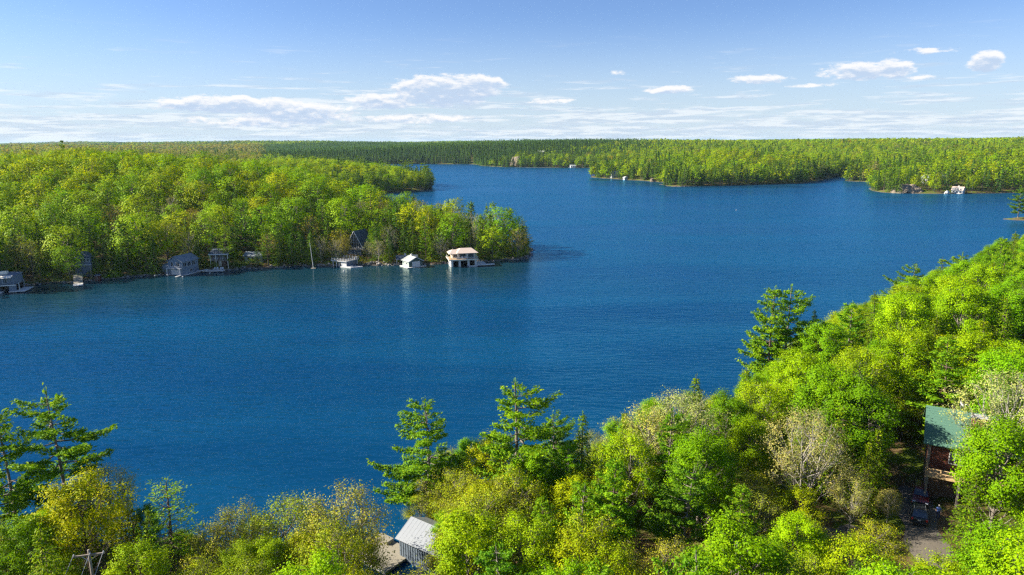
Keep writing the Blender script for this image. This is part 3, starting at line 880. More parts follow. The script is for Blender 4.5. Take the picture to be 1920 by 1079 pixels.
 (10.8,59.3,7.0,'bud0',232,0.93,''),(189.0,245.5,13.4,'maple0',254,0.98,''),(13.2,52.5,8.9,'bud1',332,0.94,''),(81.9,90.3,12.2,'yellow',122,0.90,''),
 (-24.9,49.7,10.6,'maple1',309,1.10,''),(-34.2,57.2,5.3,'cedar',26,1.03,''),(160.4,233.9,6.4,'hemlock0',337,0.95,''),(192.1,234.3,10.8,'maple0',50,0.94,''),
 (131.8,194.4,11.3,'yellow',154,0.91,''),(165.6,227.8,12.1,'pine3',279,1.07,''),(1.1,60.4,11.1,'maple2',179,1.07,''),(88.0,156.5,11.6,'maple1',300,1.04,''),
 (214.7,270.4,12.6,'pine3',198,1.01,''),(184.1,230.8,12.8,'maple0',184,1.07,''),(173.8,228.7,11.0,'maple2',159,1.08,''),(90.8,110.6,15.4,'hemlock1',342,1.07,''),
 (-44.2,74.3,6.2,'maple1',285,0.90,''),(19.2,77.4,14.2,'pine1',227,0.94,''),(63.0,94.0,16.9,'pine3',311,1.11,''),(125.3,192.9,10.2,'maple0',269,0.93,''),
 (-25.8,59.1,7.7,'bud1',335,0.95,''),(-62.7,71.2,7.6,'hemlock1',322,1.00,''),(22.7,55.8,8.7,'bud1',327,1.05,''),(27.6,56.2,6.9,'bud1',270,1.12,''),
 (83.0,159.4,6.8,'maple1',356,1.09,''),(191.2,251.7,11.3,'maple2',202,0.96,''),(105.8,160.2,11.7,'maple0',215,0.99,''),(117.0,177.0,10.1,'yellow',272,0.95,''),
 (123.4,142.4,12.8,'maple0',237,0.96,''),(19.2,87.7,11.5,'yellow',134,1.05,''),(59.0,69.3,12.7,'maple1',163,1.09,''),(152.5,199.3,12.7,'maple0',142,1.07,''),
 (97.6,112.0,13.5,'maple1',237,1.10,''),(66.5,151.2,5.0,'maple1',346,1.05,''),(122.5,157.1,13.1,'maple2',178,1.09,''),(60.2,134.7,7.8,'maple1',217,1.02,''),
 (177.2,250.2,10.2,'maple0',291,1.03,''),(41.9,51.6,12.0,'maple1',79,1.09,''),(-66.9,75.5,5.9,'pine2',325,1.07,''),(68.0,141.7,8.2,'yellow',237,0.92,''),
 (71.7,100.9,15.0,'maple0',42,1.04,''),(29.4,49.1,10.4,'maple0',220,0.90,''),(6.6,57.9,10.6,'yellow',224,1.01,''),(-52.0,68.3,7.5,'maple1',305,0.96,''),
 (128.2,196.6,8.2,'hemlock1',187,1.11,''),(146.6,185.9,13.4,'maple1',98,0.96,''),(141.5,176.9,13.7,'pine3',193,1.02,''),(-49.5,55.3,11.4,'pine2',349,0.93,''),
 (37.4,109.0,6.0,'hemlock0',17,0.98,''),(81.3,151.6,9.0,'maple0',106,1.01,''),(187.4,234.2,10.6,'yellow',36,1.07,''),(129.0,175.7,14.4,'hemlock0',359,0.94,''),
 (59.8,138.5,5.7,'hemlock1',335,1.04,''),(-30.8,59.4,7.2,'bud1',129,1.01,''),(122.3,170.4,15.1,'hemlock0',346,1.08,''),(79.9,96.2,11.5,'maple0',245,0.98,''),
 (191.8,241.2,10.2,'maple2',110,1.09,''),(186.4,260.3,8.4,'maple0',304,1.11,''),(14.2,46.5,14.3,'pine1',84,1.03,''),(228.3,299.8,8.6,'maple0',31,0.91,''),
 (203.0,270.0,9.6,'maple2',157,1.03,''),(82.8,133.5,12.3,'yellow',270,0.92,''),(99.5,121.7,17.0,'maple0',179,1.07,''),(128.4,187.5,12.0,'maple0',8,0.93,''),
 (106.1,165.9,13.9,'maple1',329,0.99,''),(85.5,127.0,8.3,'yellow',355,0.95,''),(119.4,163.5,16.9,'pine3',49,1.09,''),(199.1,253.1,9.0,'hemlock0',67,1.03,''),
 (182.7,252.9,11.4,'maple0',40,1.07,''),(27.9,99.8,10.3,'yellow',341,1.04,''),(145.2,191.3,11.9,'maple0',282,0.97,''),(52.2,104.5,10.6,'maple0',131,1.10,''),
 (162.6,187.4,16.3,'maple0',195,0.99,''),(231.3,297.4,9.7,'maple0',346,1.08,''),(149.1,171.6,11.1,'hemlock0',56,0.96,''),(96.7,153.9,10.5,'hemlock0',224,1.03,''),
 (6.2,90.6,5.0,'maple2',114,0.97,''),(104.2,128.3,14.6,'maple1',64,1.02,''),(163.8,238.8,7.1,'hemlock0',335,1.06,''),(160.4,215.8,10.4,'maple0',334,1.03,''),
 (55.2,58.7,9.5,'yellow',101,0.91,''),(174.6,245.1,8.6,'hemlock1',285,1.10,''),(151.7,211.9,11.2,'hemlock1',84,0.91,''),(117.8,185.9,12.2,'maple1',175,0.99,''),
 (112.9,147.2,14.7,'maple0',233,1.06,''),(64.8,136.9,6.6,'pine3',166,1.12,''),(-49.1,72.1,7.7,'hemlock0',283,1.03,''),(50.6,56.1,13.0,'maple1',17,0.93,''),
 (74.1,142.7,12.3,'maple1',129,1.08,''),(103.6,141.4,11.2,'maple2',167,1.05,''),(83.9,100.4,12.6,'maple0',227,1.05,''),(233.7,285.3,7.9,'pine3',143,1.06,''),
 (30.4,89.9,12.5,'maple0',309,0.99,''),(76.9,85.7,12.2,'maple0',26,1.10,''),(140.9,160.2,13.7,'maple2',168,1.07,''),(3.9,51.8,10.1,'maple0',234,1.07,''),
 (157.5,225.0,10.8,'maple1',247,1.12,''),(206.5,272.1,5.8,'maple2',314,1.00,''),(3.6,87.4,5.3,'hemlock1',76,1.12,''),(198.8,259.8,10.0,'hemlock1',153,1.00,''),
 (52.9,98.8,15.4,'maple2',16,0.98,''),(204.6,262.0,9.1,'yellow',305,1.07,''),(203.9,239.7,11.2,'yellow',28,0.94,''),(166.3,206.2,12.4,'maple2',25,1.03,''),
 (77.4,113.2,11.1,'maple2',209,0.98,''),(47.6,49.9,10.4,'maple1',167,1.11,''),(8.7,54.4,10.3,'yellow',343,0.94,''),(21.5,59.7,6.9,'bud1',322,1.08,''),
 (109.8,140.9,13.9,'hemlock0',172,0.93,''),(140.4,210.3,10.3,'maple0',336,0.91,''),(15.5,59.4,7.5,'bud0',217,0.92,''),(15.5,91.1,9.1,'maple1',356,1.00,''),
 (21.7,98.2,10.6,'maple1',52,0.99,''),(134.2,157.0,15.5,'maple0',200,1.08,''),(210.0,267.4,11.4,'hemlock1',319,1.09,''),(173.0,248.6,9.1,'hemlock1',66,0.94,''),
 (149.0,208.2,12.0,'maple0',237,1.03,''),(16.6,96.1,8.5,'bud0',70,1.08,''),(44.8,54.3,7.5,'yellow',316,0.96,''),(167.4,240.3,9.1,'maple1',240,1.02,''),
 (211.6,281.3,8.3,'maple1',184,0.94,''),(-16.0,47.1,14.3,'maple1',263,0.97,''),(6.9,94.9,5.3,'bud1',168,0.98,''),(139.5,195.0,13.2,'maple0',337,1.02,''),
 (77.0,138.1,11.2,'maple0',59,0.94,''),(-65.3,77.3,5.4,'hemlock0',162,1.09,''),(87.5,163.8,9.7,'maple2',36,1.11,''),(67.7,88.8,16.1,'maple1',94,0.99,''),
 (-36.7,59.5,8.9,'yellow',57,1.07,''),(6.7,46.9,13.7,'pine3',0,0.99,''),(218.6,287.0,9.8,'pine3',140,1.10,''),(177.4,234.3,9.6,'maple1',9,1.05,''),
 (13.8,80.7,7.8,'bud1',135,1.11,''),(212.3,284.7,7.3,'maple1',243,1.09,''),(86.0,115.3,15.4,'hemlock0',205,1.00,''),(33.5,104.4,9.0,'yellow',171,1.08,''),
 (231.8,278.0,7.2,'maple1',222,1.10,''),(-22.6,56.6,6.5,'bud1',311,1.01,''),(149.3,223.0,8.7,'yellow',73,1.00,''),(177.6,224.8,14.4,'maple0',106,0.98,''),
 (82.6,155.1,11.1,'hemlock0',301,1.11,''),(187.3,216.8,14.6,'hemlock0',51,1.00,''),(7.1,87.8,6.5,'pine1',34,0.95,''),(-55.6,73.1,6.2,'yellow',321,1.11,''),
 (120.1,138.4,11.9,'yellow',41,0.97,''),(69.0,145.7,8.1,'pine3',180,1.05,''),(-1.1,53.2,11.9,'pine2',325,0.99,''),(217.1,274.6,12.6,'pine3',168,1.10,''),
 (32.1,69.4,7.5,'yellow',101,1.01,''),(216.9,258.5,10.8,'maple0',46,1.04,''),(109.0,186.3,10.7,'yellow',206,1.07,''),(207.4,264.0,7.6,'hemlock1',160,1.08,''),
 (155.3,229.2,7.4,'maple2',345,0.95,''),(50.6,116.9,11.1,'yellow',311,1.08,''),(197.5,264.6,11.8,'pine3',198,1.03,''),(40.7,108.5,10.2,'hemlock0',160,0.91,''),
 (21.8,45.3,12.2,'maple2',333,0.97,''),(28.3,74.1,7.2,'bud1',207,0.90,''),(41.7,118.0,6.7,'hemlock0',245,0.99,''),(206.8,275.8,7.6,'maple0',334,1.06,''),
 (-11.5,54.6,7.4,'yellow',103,0.95,''),(141.8,188.3,10.2,'hemlock0',159,0.93,''),(3.3,65.0,10.6,'pine3',337,0.99,''),(100.8,171.3,10.5,'hemlock1',230,1.03,''),
 (131.5,206.2,8.0,'hemlock1',45,1.06,''),(184.1,258.0,7.1,'hemlock1',227,0.97,''),(13.8,75.5,13.0,'maple2',356,0.90,''),(-48.6,70.5,6.0,'cedar',9,0.92,''),
 (230.4,290.1,9.6,'maple0',63,0.90,''),(116.4,157.6,11.1,'yellow',274,0.91,''),(140.0,214.9,7.3,'maple0',26,0.91,''),(133.7,188.7,12.4,'maple1',294,1.12,''),
 (-20.2,53.6,7.6,'bud1',189,0.91,''),(56.2,112.8,10.3,'hemlock0',128,0.90,''),(192.0,262.2,5.4,'maple2',287,0.95,''),(212.5,260.2,10.3,'maple2',195,1.02,''),
 (126.7,200.4,10.1,'maple0',257,0.97,''),(171.0,213.5,13.9,'maple2',63,1.08,''),(113.8,180.5,10.9,'pine3',170,0.90,''),(192.7,225.6,10.0,'yellow',46,0.98,''),
 (119.8,150.0,11.6,'hemlock0',336,1.11,''),(3.2,89.4,5.4,'maple0',91,0.99,''),(216.3,284.4,5.2,'maple0',359,1.00,''),(-57.0,61.1,6.9,'cedar',197,1.01,''),
 (-2.3,48.7,10.8,'maple0',152,0.95,''),(146.0,221.0,5.1,'maple0',57,1.01,''),(161.6,230.5,9.9,'yellow',64,0.99,''),(67.8,148.8,5.8,'maple2',251,0.98,''),
 (-44.5,50.9,12.2,'hemlock0',107,0.93,''),(225.9,286.7,8.0,'hemlock0',307,1.11,''),(-45.1,59.6,7.4,'yellow',346,1.03,''),(-39.7,65.1,6.2,'cedar',193,1.00,''),
 (228.9,294.8,6.6,'pine3',97,0.95,''),(225.8,296.5,7.1,'maple2',83,1.05,''),(70.4,138.7,10.7,'maple1',131,1.03,''),(47.3,109.6,13.0,'hemlock0',339,0.91,''),
 (36.4,88.3,10.4,'hemlock1',338,0.94,''),(188.8,229.1,10.5,'yellow',351,0.99,''),(173.2,242.3,5.6,'maple2',57,0.92,''),(23.3,63.6,10.5,'pine3',171,1.01,''),
 (154.0,226.2,5.8,'hemlock0',3,1.07,''),(-57.8,63.6,10.1,'yellow',171,1.06,''),(-17.1,57.6,6.8,'bud1',101,1.02,''),(133.4,199.8,12.0,'pine3',42,1.05,''),
 (-38.1,70.2,5.3,'maple1',177,1.11,''),(144.0,205.7,13.5,'maple0',278,0.99,''),(124.7,148.7,11.1,'maple2',91,0.93,''),(64.8,124.6,8.2,'yellow',102,0.94,''),
 (28.1,60.4,8.8,'maple1',32,1.09,''),(33.4,50.8,7.8,'yellow',293,0.91,''),(177.1,218.9,15.3,'hemlock1',62,1.11,''),(-69.4,77.2,5.3,'cedar',100,0.91,''),
 (11.5,95.0,6.5,'bud0',306,0.94,''),(146.2,168.3,11.8,'yellow',95,1.07,''),(201.1,262.3,6.7,'maple1',54,1.01,''),(57.0,107.2,13.6,'maple2',352,0.94,''),
 (168.0,194.7,14.2,'hemlock0',16,1.05,''),(99.5,138.3,12.9,'yellow',61,1.01,''),(66.7,143.8,5.3,'hemlock0',214,0.95,''),(30.7,65.4,6.0,'bud1',55,1.09,''),
 (38.6,105.0,10.7,'hemlock0',242,1.10,''),(204.4,256.2,11.7,'hemlock0',236,1.12,''),(132.0,166.4,8.8,'yellow',84,1.10,''),(59.2,96.9,8.1,'yellow',315,1.02,''),
 (99.9,175.4,7.3,'pine3',288,1.09,''),(208.2,259.6,9.3,'yellow',79,1.02,''),(80.3,157.7,6.5,'hemlock0',319,1.06,''),(222.1,290.2,5.8,'maple0',222,1.00,''),
 (221.1,270.1,12.1,'maple1',344,1.02,''),(18.9,50.1,13.8,'maple0',309,1.12,''),(37.8,53.6,8.2,'yellow',319,0.99,''),(6.8,77.4,10.9,'pine1',17,0.92,''),
 (-14.5,52.2,10.1,'yellow',260,0.92,''),(104.5,135.7,12.2,'maple0',345,1.06,''),(140.9,182.6,12.3,'maple1',187,1.12,''),(189.5,262.9,6.3,'yellow',263,0.94,''),
 (167.0,234.9,8.2,'maple1',328,1.00,''),(73.3,125.8,10.3,'maple1',276,1.11,''),(147.5,176.7,14.9,'hemlock0',346,0.98,''),(-31.4,49.4,10.3,'yellow',355,0.91,''),
 (114.9,152.5,9.7,'yellow',95,0.99,''),(122.3,185.3,9.0,'maple0',297,0.93,''),(180.6,214.6,14.9,'hemlock0',359,1.06,''),(-41.7,70.8,7.5,'hemlock1',114,0.91,''),
 (181.9,247.9,10.1,'maple1',317,1.02,''),(72.5,79.3,13.8,'pine3',250,1.00,''),(119.8,196.1,5.1,'maple2',227,1.04,''),(69.6,106.4,12.9,'yellow',48,0.97,''),
 (62.8,118.9,8.1,'yellow',1,1.01,''),(41.9,112.6,8.5,'maple0',339,1.02,''),(80.9,144.5,11.6,'maple1',22,1.03,''),(142.5,217.6,6.9,'maple1',216,1.03,''),
 (150.2,217.0,5.2,'maple1',72,1.12,''),(103.1,149.6,14.1,'hemlock1',128,0.93,''),(90.0,100.6,15.7,'maple2',247,1.10,''),(61.1,140.5,6.9,'maple2',197,0.93,''),
 (2.2,85.3,5.9,'maple1',303,1.00,''),(95.0,170.2,5.8,'maple0',19,1.05,''),(122.3,197.0,7.6,'pine3',187,0.94,''),(179.4,229.8,10.0,'hemlock1',237,0.90,''),
 (200.4,273.2,8.4,'maple1',13,1.02,''),(221.2,265.1,11.1,'hemlock1',173,1.06,''),(7.2,73.2,8.7,'yellow',283,1.03,''),(67.4,74.0,10.7,'maple0',254,1.01,''),
 (194.5,260.4,5.0,'maple1',287,1.02,''),(226.0,283.0,8.1,'maple1',243,0.92,''),(113.5,185.7,6.3,'pine3',245,0.99,''),(77.4,122.3,10.4,'yellow',357,1.05,''),
 (24.6,102.0,9.9,'hemlock1',358,1.12,''),(30.3,53.3,10.5,'yellow',120,0.95,''),(28.7,43.2,14.0,'maple0',9,1.01,''),(44.0,108.2,8.8,'hemlock1',59,1.05,''),
 (190.2,260.3,5.2,'maple0',154,1.01,''),(7.5,62.2,9.3,'bud1',199,1.11,''),(163.6,233.9,8.7,'hemlock0',173,1.01,''),(-56.1,59.8,7.4,'cedar',256,1.08,''),
 (176.2,239.0,7.5,'maple1',285,0.97,''),(-30.4,72.0,6.7,'yellow',284,1.01,''),(9.6,69.8,11.3,'hemlock1',13,0.93,''),(125.6,173.0,10.6,'hemlock1',9,1.02,''),
 (164.8,218.6,7.7,'maple0',66,1.08,''),(77.7,155.1,9.9,'yellow',217,1.11,''),(134.1,162.6,14.9,'hemlock1',41,0.98,''),(-61.3,67.2,7.6,'hemlock1',278,1.04,''),
 (-52.6,73.8,8.3,'hemlock1',151,1.03,'')]
MID_TREES = [(-114.7,271.2,17.2,'p',329,1.00,'bright pine beside the dock with white chairs'),(-173.9,277.0,18.0,'p',325,1.00,'tall pine above the ramp'),(-57.9,288.1,15.5,'p',111,1.00,'pine beside the A-frame cottage'),(-70.6,285.4,10.0,'o',183,1.00,''),
 (-73.0,279.4,10.0,'b',246,1.00,''),(-1.2,314.6,18.8,'p',164,1.00,'tip pine'),(-8.9,325.7,19.8,'p',102,1.00,''),(-13.0,303.7,16.0,'m',113,1.00,''),
 (-37.6,301.5,19.0,'m',358,1.00,''),(-45.7,309.5,19.0,'m',270,1.00,''),(-28.4,332.2,19.8,'m',261,1.00,''),(-176.9,247.7,14.0,'o',4,1.00,''),
 (-79.2,279.9,11.0,'b',107,1.00,''),(-52.4,290.6,13.0,'b',47,1.00,''),(-163.6,282.9,15.0,'o',165,1.00,''),(-142.7,280.8,15.0,'b',258,1.00,''),
 (-142.0,261.5,19.0,'c',164,1.10,''),(-139.5,264.5,18.0,'m',299,1.10,''),(-148.0,259.5,20.0,'c',274,1.10,''),(-146.0,264.0,21.0,'m',139,1.10,''),
 (-152.0,263.0,20.0,'c',77,1.10,''),(-183.0,232.0,19.0,'c',16,1.10,''),(-187.0,236.0,20.0,'m',192,1.10,''),(-185.0,228.5,17.0,'c',283,1.10,''),
 (-191.0,233.0,20.0,'c',60,1.10,''),(-180.0,237.0,18.0,'c',176,1.10,''),(-124.0,268.0,15.0,'c',6,1.10,''),(-112.5,271.5,14.0,'c',113,1.10,''),
 (-137.0,268.0,19.0,'m',325,1.10,''),(-71.2,283.0,9.5,'o',200,1.10,''),(-60.2,284.0,8.0,'b',198,1.10,''),(-58.0,287.0,15.0,'p',162,1.10,''),
 (-72.5,288.0,12.0,'o',104,1.10,''),(-60.5,290.0,12.0,'c',178,1.10,''),(-143.2,376.6,16.9,'m',133,1.02,''),(-144.1,352.7,20.1,'m',164,1.07,''),
 (-39.9,320.3,16.5,'m',259,1.23,''),(-152.3,408.0,20.0,'m',61,1.17,''),(-166.5,395.0,19.9,'m',135,1.22,''),(-64.6,332.5,20.2,'m',319,1.32,''),
 (-114.3,382.8,22.0,'m',119,1.29,''),(-106.4,368.5,20.6,'m',155,1.17,''),(-200.8,306.3,19.7,'m',316,1.14,''),(3.9,309.8,14.2,'o',334,1.03,''),
 (-90.7,347.2,17.9,'m',8,1.24,''),(-188.0,300.8,21.9,'m',72,1.34,''),(-228.2,305.3,21.6,'m',346,1.33,''),(-38.4,339.5,11.3,'c',228,0.96,''),
 (-89.4,409.4,10.2,'c',278,1.00,''),(-189.4,320.8,20.9,'m',346,1.02,''),(-156.7,329.8,17.2,'m',99,1.15,''),(-80.4,330.7,17.1,'m',14,1.16,''),
 (-136.6,337.2,18.9,'m',169,1.33,''),(-33.5,345.6,16.0,'o',188,1.05,''),(-227.4,293.8,20.7,'m',57,1.19,''),(-202.6,271.6,17.0,'m',272,1.27,''),
 (-179.6,288.5,18.3,'m',8,1.27,''),(-94.5,367.6,15.5,'m',229,1.19,''),(-53.7,356.9,19.4,'m',112,1.14,''),(-60.0,305.5,16.3,'m',318,1.34,''),
 (-171.7,263.7,17.6,'c',141,0.99,''),(-218.1,302.6,16.5,'m',332,1.31,''),(-98.2,286.6,19.4,'m',128,1.02,''),(-147.1,326.5,19.7,'m',122,1.26,''),
 (-116.7,330.8,19.3,'m',91,1.09,''),(-157.0,378.5,15.8,'m',282,1.18,''),(-47.1,365.7,14.8,'c',3,0.98,''),(-86.4,310.9,18.9,'p',157,0.97,''),
 (-85.2,372.7,15.7,'m',203,1.09,''),(-112.4,286.4,23.3,'p',205,1.06,''),(-52.4,319.4,18.1,'m',315,1.14,''),(2.5,290.3,13.4,'o',298,0.94,''),
 (-156.2,392.7,17.4,'m',301,1.07,''),(-78.8,290.9,15.6,'c',255,1.09,''),(-173.7,310.3,17.8,'m',221,1.00,''),(-105.1,334.4,15.5,'m',264,1.23,''),
 (-136.0,369.3,22.0,'m',128,1.26,''),(-91.1,285.0,15.0,'c',174,0.93,''),(-131.7,326.9,15.8,'c',325,1.07,''),(-70.6,352.1,19.8,'m',242,1.06,''),
 (-103.2,310.6,17.4,'c',206,1.06,''),(-140.0,402.4,19.2,'m',15,1.30,''),(-77.7,321.4,19.2,'c',327,0.97,''),(-101.9,318.8,16.1,'m',43,1.02,''),
 (-36.2,284.2,17.6,'p',319,1.00,''),(-163.0,247.1,12.5,'m',133,1.18,''),(-151.3,271.3,13.5,'c',38,1.00,''),(-115.2,312.9,18.0,'m',104,1.21,''),
 (-125.2,353.9,15.4,'m',270,1.29,''),(-143.7,389.1,17.5,'m',87,1.11,''),(-182.8,271.3,22.0,'p',305,1.02,''),(-201.0,290.4,22.0,'m',156,1.16,''),
 (-146.1,313.0,12.3,'o',129,0.95,''),(-82.8,406.8,12.4,'m',145,1.08,''),(-99.9,278.9,12.1,'o',7,1.03,''),(-127.6,391.2,17.3,'m',167,1.03,''),
 (-44.3,330.8,12.3,'c',79,1.02,''),(-74.7,373.3,17.9,'m',359,1.30,''),(-196.5,247.8,18.7,'m',45,1.31,''),(-73.6,302.0,22.8,'m',29,1.10,''),
 (-169.9,331.6,21.4,'m',248,1.34,''),(-123.5,376.8,18.1,'m',226,1.30,''),(-14.9,335.7,11.8,'c',317,1.00,''),(-108.4,296.3,18.5,'m',324,1.33,''),
 (-115.5,342.4,21.1,'m',229,1.06,''),(-107.1,392.4,19.4,'m',322,1.17,''),(-126.1,282.8,19.2,'m',76,1.06,''),(-192.6,415.6,14.2,'c',84,0.95,''),
 (-26.6,323.1,14.7,'b',145,1.08,''),(-77.9,396.2,11.7,'c',58,1.07,''),(-87.0,391.3,18.3,'m',282,1.21,''),(-107.9,402.9,15.1,'m',126,1.11,''),
 (-166.6,263.6,19.3,'c',332,1.04,''),(-110.7,419.6,21.1,'p',112,0.98,''),(-117.7,297.1,19.5,'p',37,0.92,''),(-20.3,341.6,19.1,'p',124,1.04,''),
 (-149.6,366.5,19.8,'m',116,1.05,''),(-98.8,357.5,20.5,'m',182,1.03,''),(-87.3,318.8,18.5,'p',13,1.10,''),(-75.2,292.8,11.2,'c',180,0.90,''),
 (-84.7,399.9,14.9,'c',100,0.97,''),(-177.0,320.2,14.9,'o',84,1.06,''),(-152.3,341.3,22.0,'m',282,1.05,''),(-25.6,308.9,15.0,'m',72,1.15,''),
 (-80.3,349.5,17.3,'c',165,1.07,''),(-62.1,371.8,11.7,'c',319,1.11,''),(-87.8,356.8,20.3,'m',59,1.21,''),(-3.7,304.5,19.3,'m',87,1.20,''),
 (-146.7,297.2,18.4,'m',257,1.09,''),(-119.6,408.4,20.3,'m',353,1.28,''),(-130.4,415.5,17.2,'c',108,1.01,''),(-210.4,267.1,12.6,'b',84,1.07,''),
 (-153.2,288.8,16.8,'m',304,1.16,''),(-50.6,282.5,10.8,'c',17,0.97,''),(-152.0,419.4,20.7,'m',23,1.06,''),(-238.5,290.6,15.7,'o',246,1.01,''),
 (-188.7,280.9,20.3,'m',206,1.08,''),(-182.6,255.1,17.5,'c',264,1.12,''),(-117.9,364.2,21.1,'m',297,1.23,''),(-143.5,413.1,16.8,'b',179,0.96,''),
 (-124.9,309.3,18.6,'p',223,0.96,''),(-6.9,332.3,9.9,'c',52,0.93,''),(-131.0,290.3,15.6,'b',323,1.08,''),(-9.2,295.7,18.3,'c',214,1.11,''),
 (-97.0,419.6,15.3,'b',79,0.92,''),(-70.0,320.7,16.9,'b',178,0.92,''),(-163.5,299.5,21.8,'m',68,1.12,''),(-85.8,289.8,11.1,'c',169,1.01,''),
 (-56.7,374.8,21.1,'p',227,0.98,''),(-96.8,303.4,21.2,'m',43,1.21,''),(-99.3,414.1,16.5,'c',92,0.98,''),(-19.1,327.4,18.9,'c',115,1.02,''),
 (-52.2,337.2,12.2,'c',17,1.09,''),(-154.8,314.1,13.5,'o',5,1.07,''),(-134.2,349.4,18.5,'m',148,1.13,''),(-67.1,388.4,14.3,'b',95,1.01,''),
 (-163.5,275.5,13.0,'c',34,0.97,''),(-176.1,256.9,14.1,'c',250,1.06,''),(-125.7,297.7,17.9,'m',110,1.19,''),(-18.2,316.8,14.7,'b',126,1.08,''),
 (-29.0,303.2,13.9,'c',17,0.95,''),(-78.4,389.1,13.2,'c',31,1.11,''),(-46.2,339.9,17.9,'b',145,1.10,''),(-120.1,304.3,12.4,'b',282,1.01,''),
 (-95.2,279.3,14.4,'c',142,1.00,''),(-183.9,414.5,22.3,'m',326,1.20,''),(-8.7,318.4,15.7,'b',11,1.10,''),(-193.1,266.6,22.5,'m',224,1.01,''),
 (-156.0,265.1,14.1,'c',328,1.05,''),(-13.8,310.8,13.4,'c',6,0.93,''),(-1.0,322.7,17.4,'c',79,1.08,''),(-137.9,275.4,12.9,'c',1,1.04,''),
 (-211.5,280.1,15.2,'m',74,1.29,''),(-94.7,275.5,14.3,'c',295,1.04,''),(-124.4,316.9,16.2,'m',81,1.15,''),(-50.5,298.8,19.0,'c',90,1.11,''),
 (-130.1,410.3,12.1,'c',40,1.12,''),(-68.9,309.7,12.2,'c',184,0.98,''),(-31.5,296.0,11.6,'c',237,0.96,''),(-29.8,282.9,12.2,'b',299,0.94,''),
 (-158.5,320.6,15.1,'b',27,0.92,''),(-109.6,353.0,21.1,'m',201,1.24,''),(-94.6,333.0,22.1,'m',213,1.24,''),(-38.1,362.2,14.4,'m',268,1.11,''),
 (-155.3,306.0,19.0,'c',39,1.08,''),(-126.8,272.2,13.1,'c',170,0.92,''),(-184.0,250.0,16.5,'c',80,1.10,''),(-38.2,329.9,15.9,'m',219,1.20,''),
 (-223.7,276.0,15.5,'m',356,1.27,''),(-149.2,394.7,12.8,'b',304,1.00,''),(-74.0,341.4,21.0,'m',192,1.23,''),(-55.7,313.2,15.6,'c',200,0.96,''),
 (-96.3,401.4,15.1,'m',127,1.02,''),(-78.4,313.8,18.1,'m',128,1.30,''),(-89.8,403.4,18.2,'c',19,0.95,''),(-159.4,255.4,13.4,'c',229,0.98,''),
 (-134.5,307.2,16.0,'m',83,1.16,''),(-49.7,371.6,9.6,'b',26,0.98,''),(-8.4,289.0,13.4,'m',292,1.22,''),(-101.1,382.4,18.7,'c',299,0.93,''),
 (-153.0,275.3,18.6,'c',301,1.02,''),(-49.2,334.0,14.4,'c',277,1.05,''),(-35.8,312.4,15.2,'m',213,1.34,''),(-24.1,350.1,13.3,'c',98,0.98,''),
 (-38.1,294.4,14.8,'c',221,1.02,''),(-73.0,396.5,18.0,'p',225,0.97,''),(-17.7,287.8,15.2,'c',45,1.03,''),(-208.1,253.5,17.3,'m',33,1.20,''),
 (-87.3,283.9,11.3,'c',297,1.05,''),(-55.4,364.6,17.1,'c',228,1.08,''),(-25.4,290.6,18.8,'m',274,1.27,''),(-83.4,340.4,15.6,'c',290,0.94,''),
 (-3.6,292.9,15.0,'c',187,0.94,''),(-140.1,289.4,17.2,'m',202,1.24,''),(-178.0,403.7,14.3,'c',26,1.08,''),(-116.4,397.1,17.3,'m',230,1.07,''),
 (-72.7,392.1,11.4,'c',50,0.99,''),(-93.0,379.0,20.1,'m',304,1.05,''),(-37.2,353.8,17.1,'o',152,0.93,''),(-124.9,338.1,17.2,'m',100,1.12,''),
 (-30.4,350.7,16.9,'p',334,1.05,''),(-95.0,387.4,14.1,'c',227,1.06,''),(-207.1,316.7,15.8,'m',220,1.11,''),(-176.2,261.5,17.0,'c',254,1.02,''),
 (-230.5,283.4,17.9,'m',355,1.15,''),(-168.3,383.9,14.1,'o',223,0.97,''),(-212.9,293.7,13.1,'o',186,1.05,''),(-217.6,266.6,16.5,'m',173,1.05,''),
 (-175.3,301.2,16.5,'o',146,0.97,''),(-78.8,379.5,12.6,'o',52,1.05,''),(-169.3,256.4,17.3,'m',42,1.33,''),(-58.0,344.6,17.2,'m',40,1.16,''),
 (6.7,313.2,6.0,'c',332,0.98,''),(-167.9,288.2,14.6,'c',260,0.92,''),(-71.5,382.0,17.9,'c',321,0.99,''),(-107.1,283.3,11.6,'c',248,0.90,''),
 (-25.2,342.1,13.0,'c',116,1.06,''),(-168.5,250.2,10.0,'c',45,1.07,''),(-82.5,285.2,11.9,'c',334,1.09,''),(4.6,320.5,10.9,'c',3,1.11,''),
 (-153.9,258.8,11.5,'c',57,1.01,''),(-87.9,295.4,15.7,'o',247,0.95,''),(-169.2,413.4,17.5,'m',194,1.05,''),(-90.0,276.0,13.2,'c',121,1.01,''),
 (-65.1,367.2,16.6,'c',318,0.94,''),(-107.6,414.7,13.1,'c',339,1.00,''),(-118.4,291.4,13.8,'c',255,0.96,''),(-55.1,278.5,9.9,'b',191,1.12,''),
 (-100.3,344.5,18.9,'m',168,1.30,''),(-93.8,407.3,16.8,'c',39,0.94,''),(-160.8,264.5,12.6,'c',354,1.07,''),(-20.2,300.0,13.6,'c',295,1.11,''),
 (-64.8,315.5,22.9,'p',193,1.05,''),(-76.6,361.0,20.2,'m',270,1.11,''),(-35.9,337.3,13.5,'c',182,0.96,''),(-41.6,285.0,10.3,'c',244,0.94,''),
 (-131.6,403.6,12.5,'b',261,1.06,''),(-87.0,413.9,12.5,'c',64,0.93,''),(-62.0,381.7,13.7,'c',252,1.11,''),(-217.8,284.8,13.5,'b',214,0.92,''),
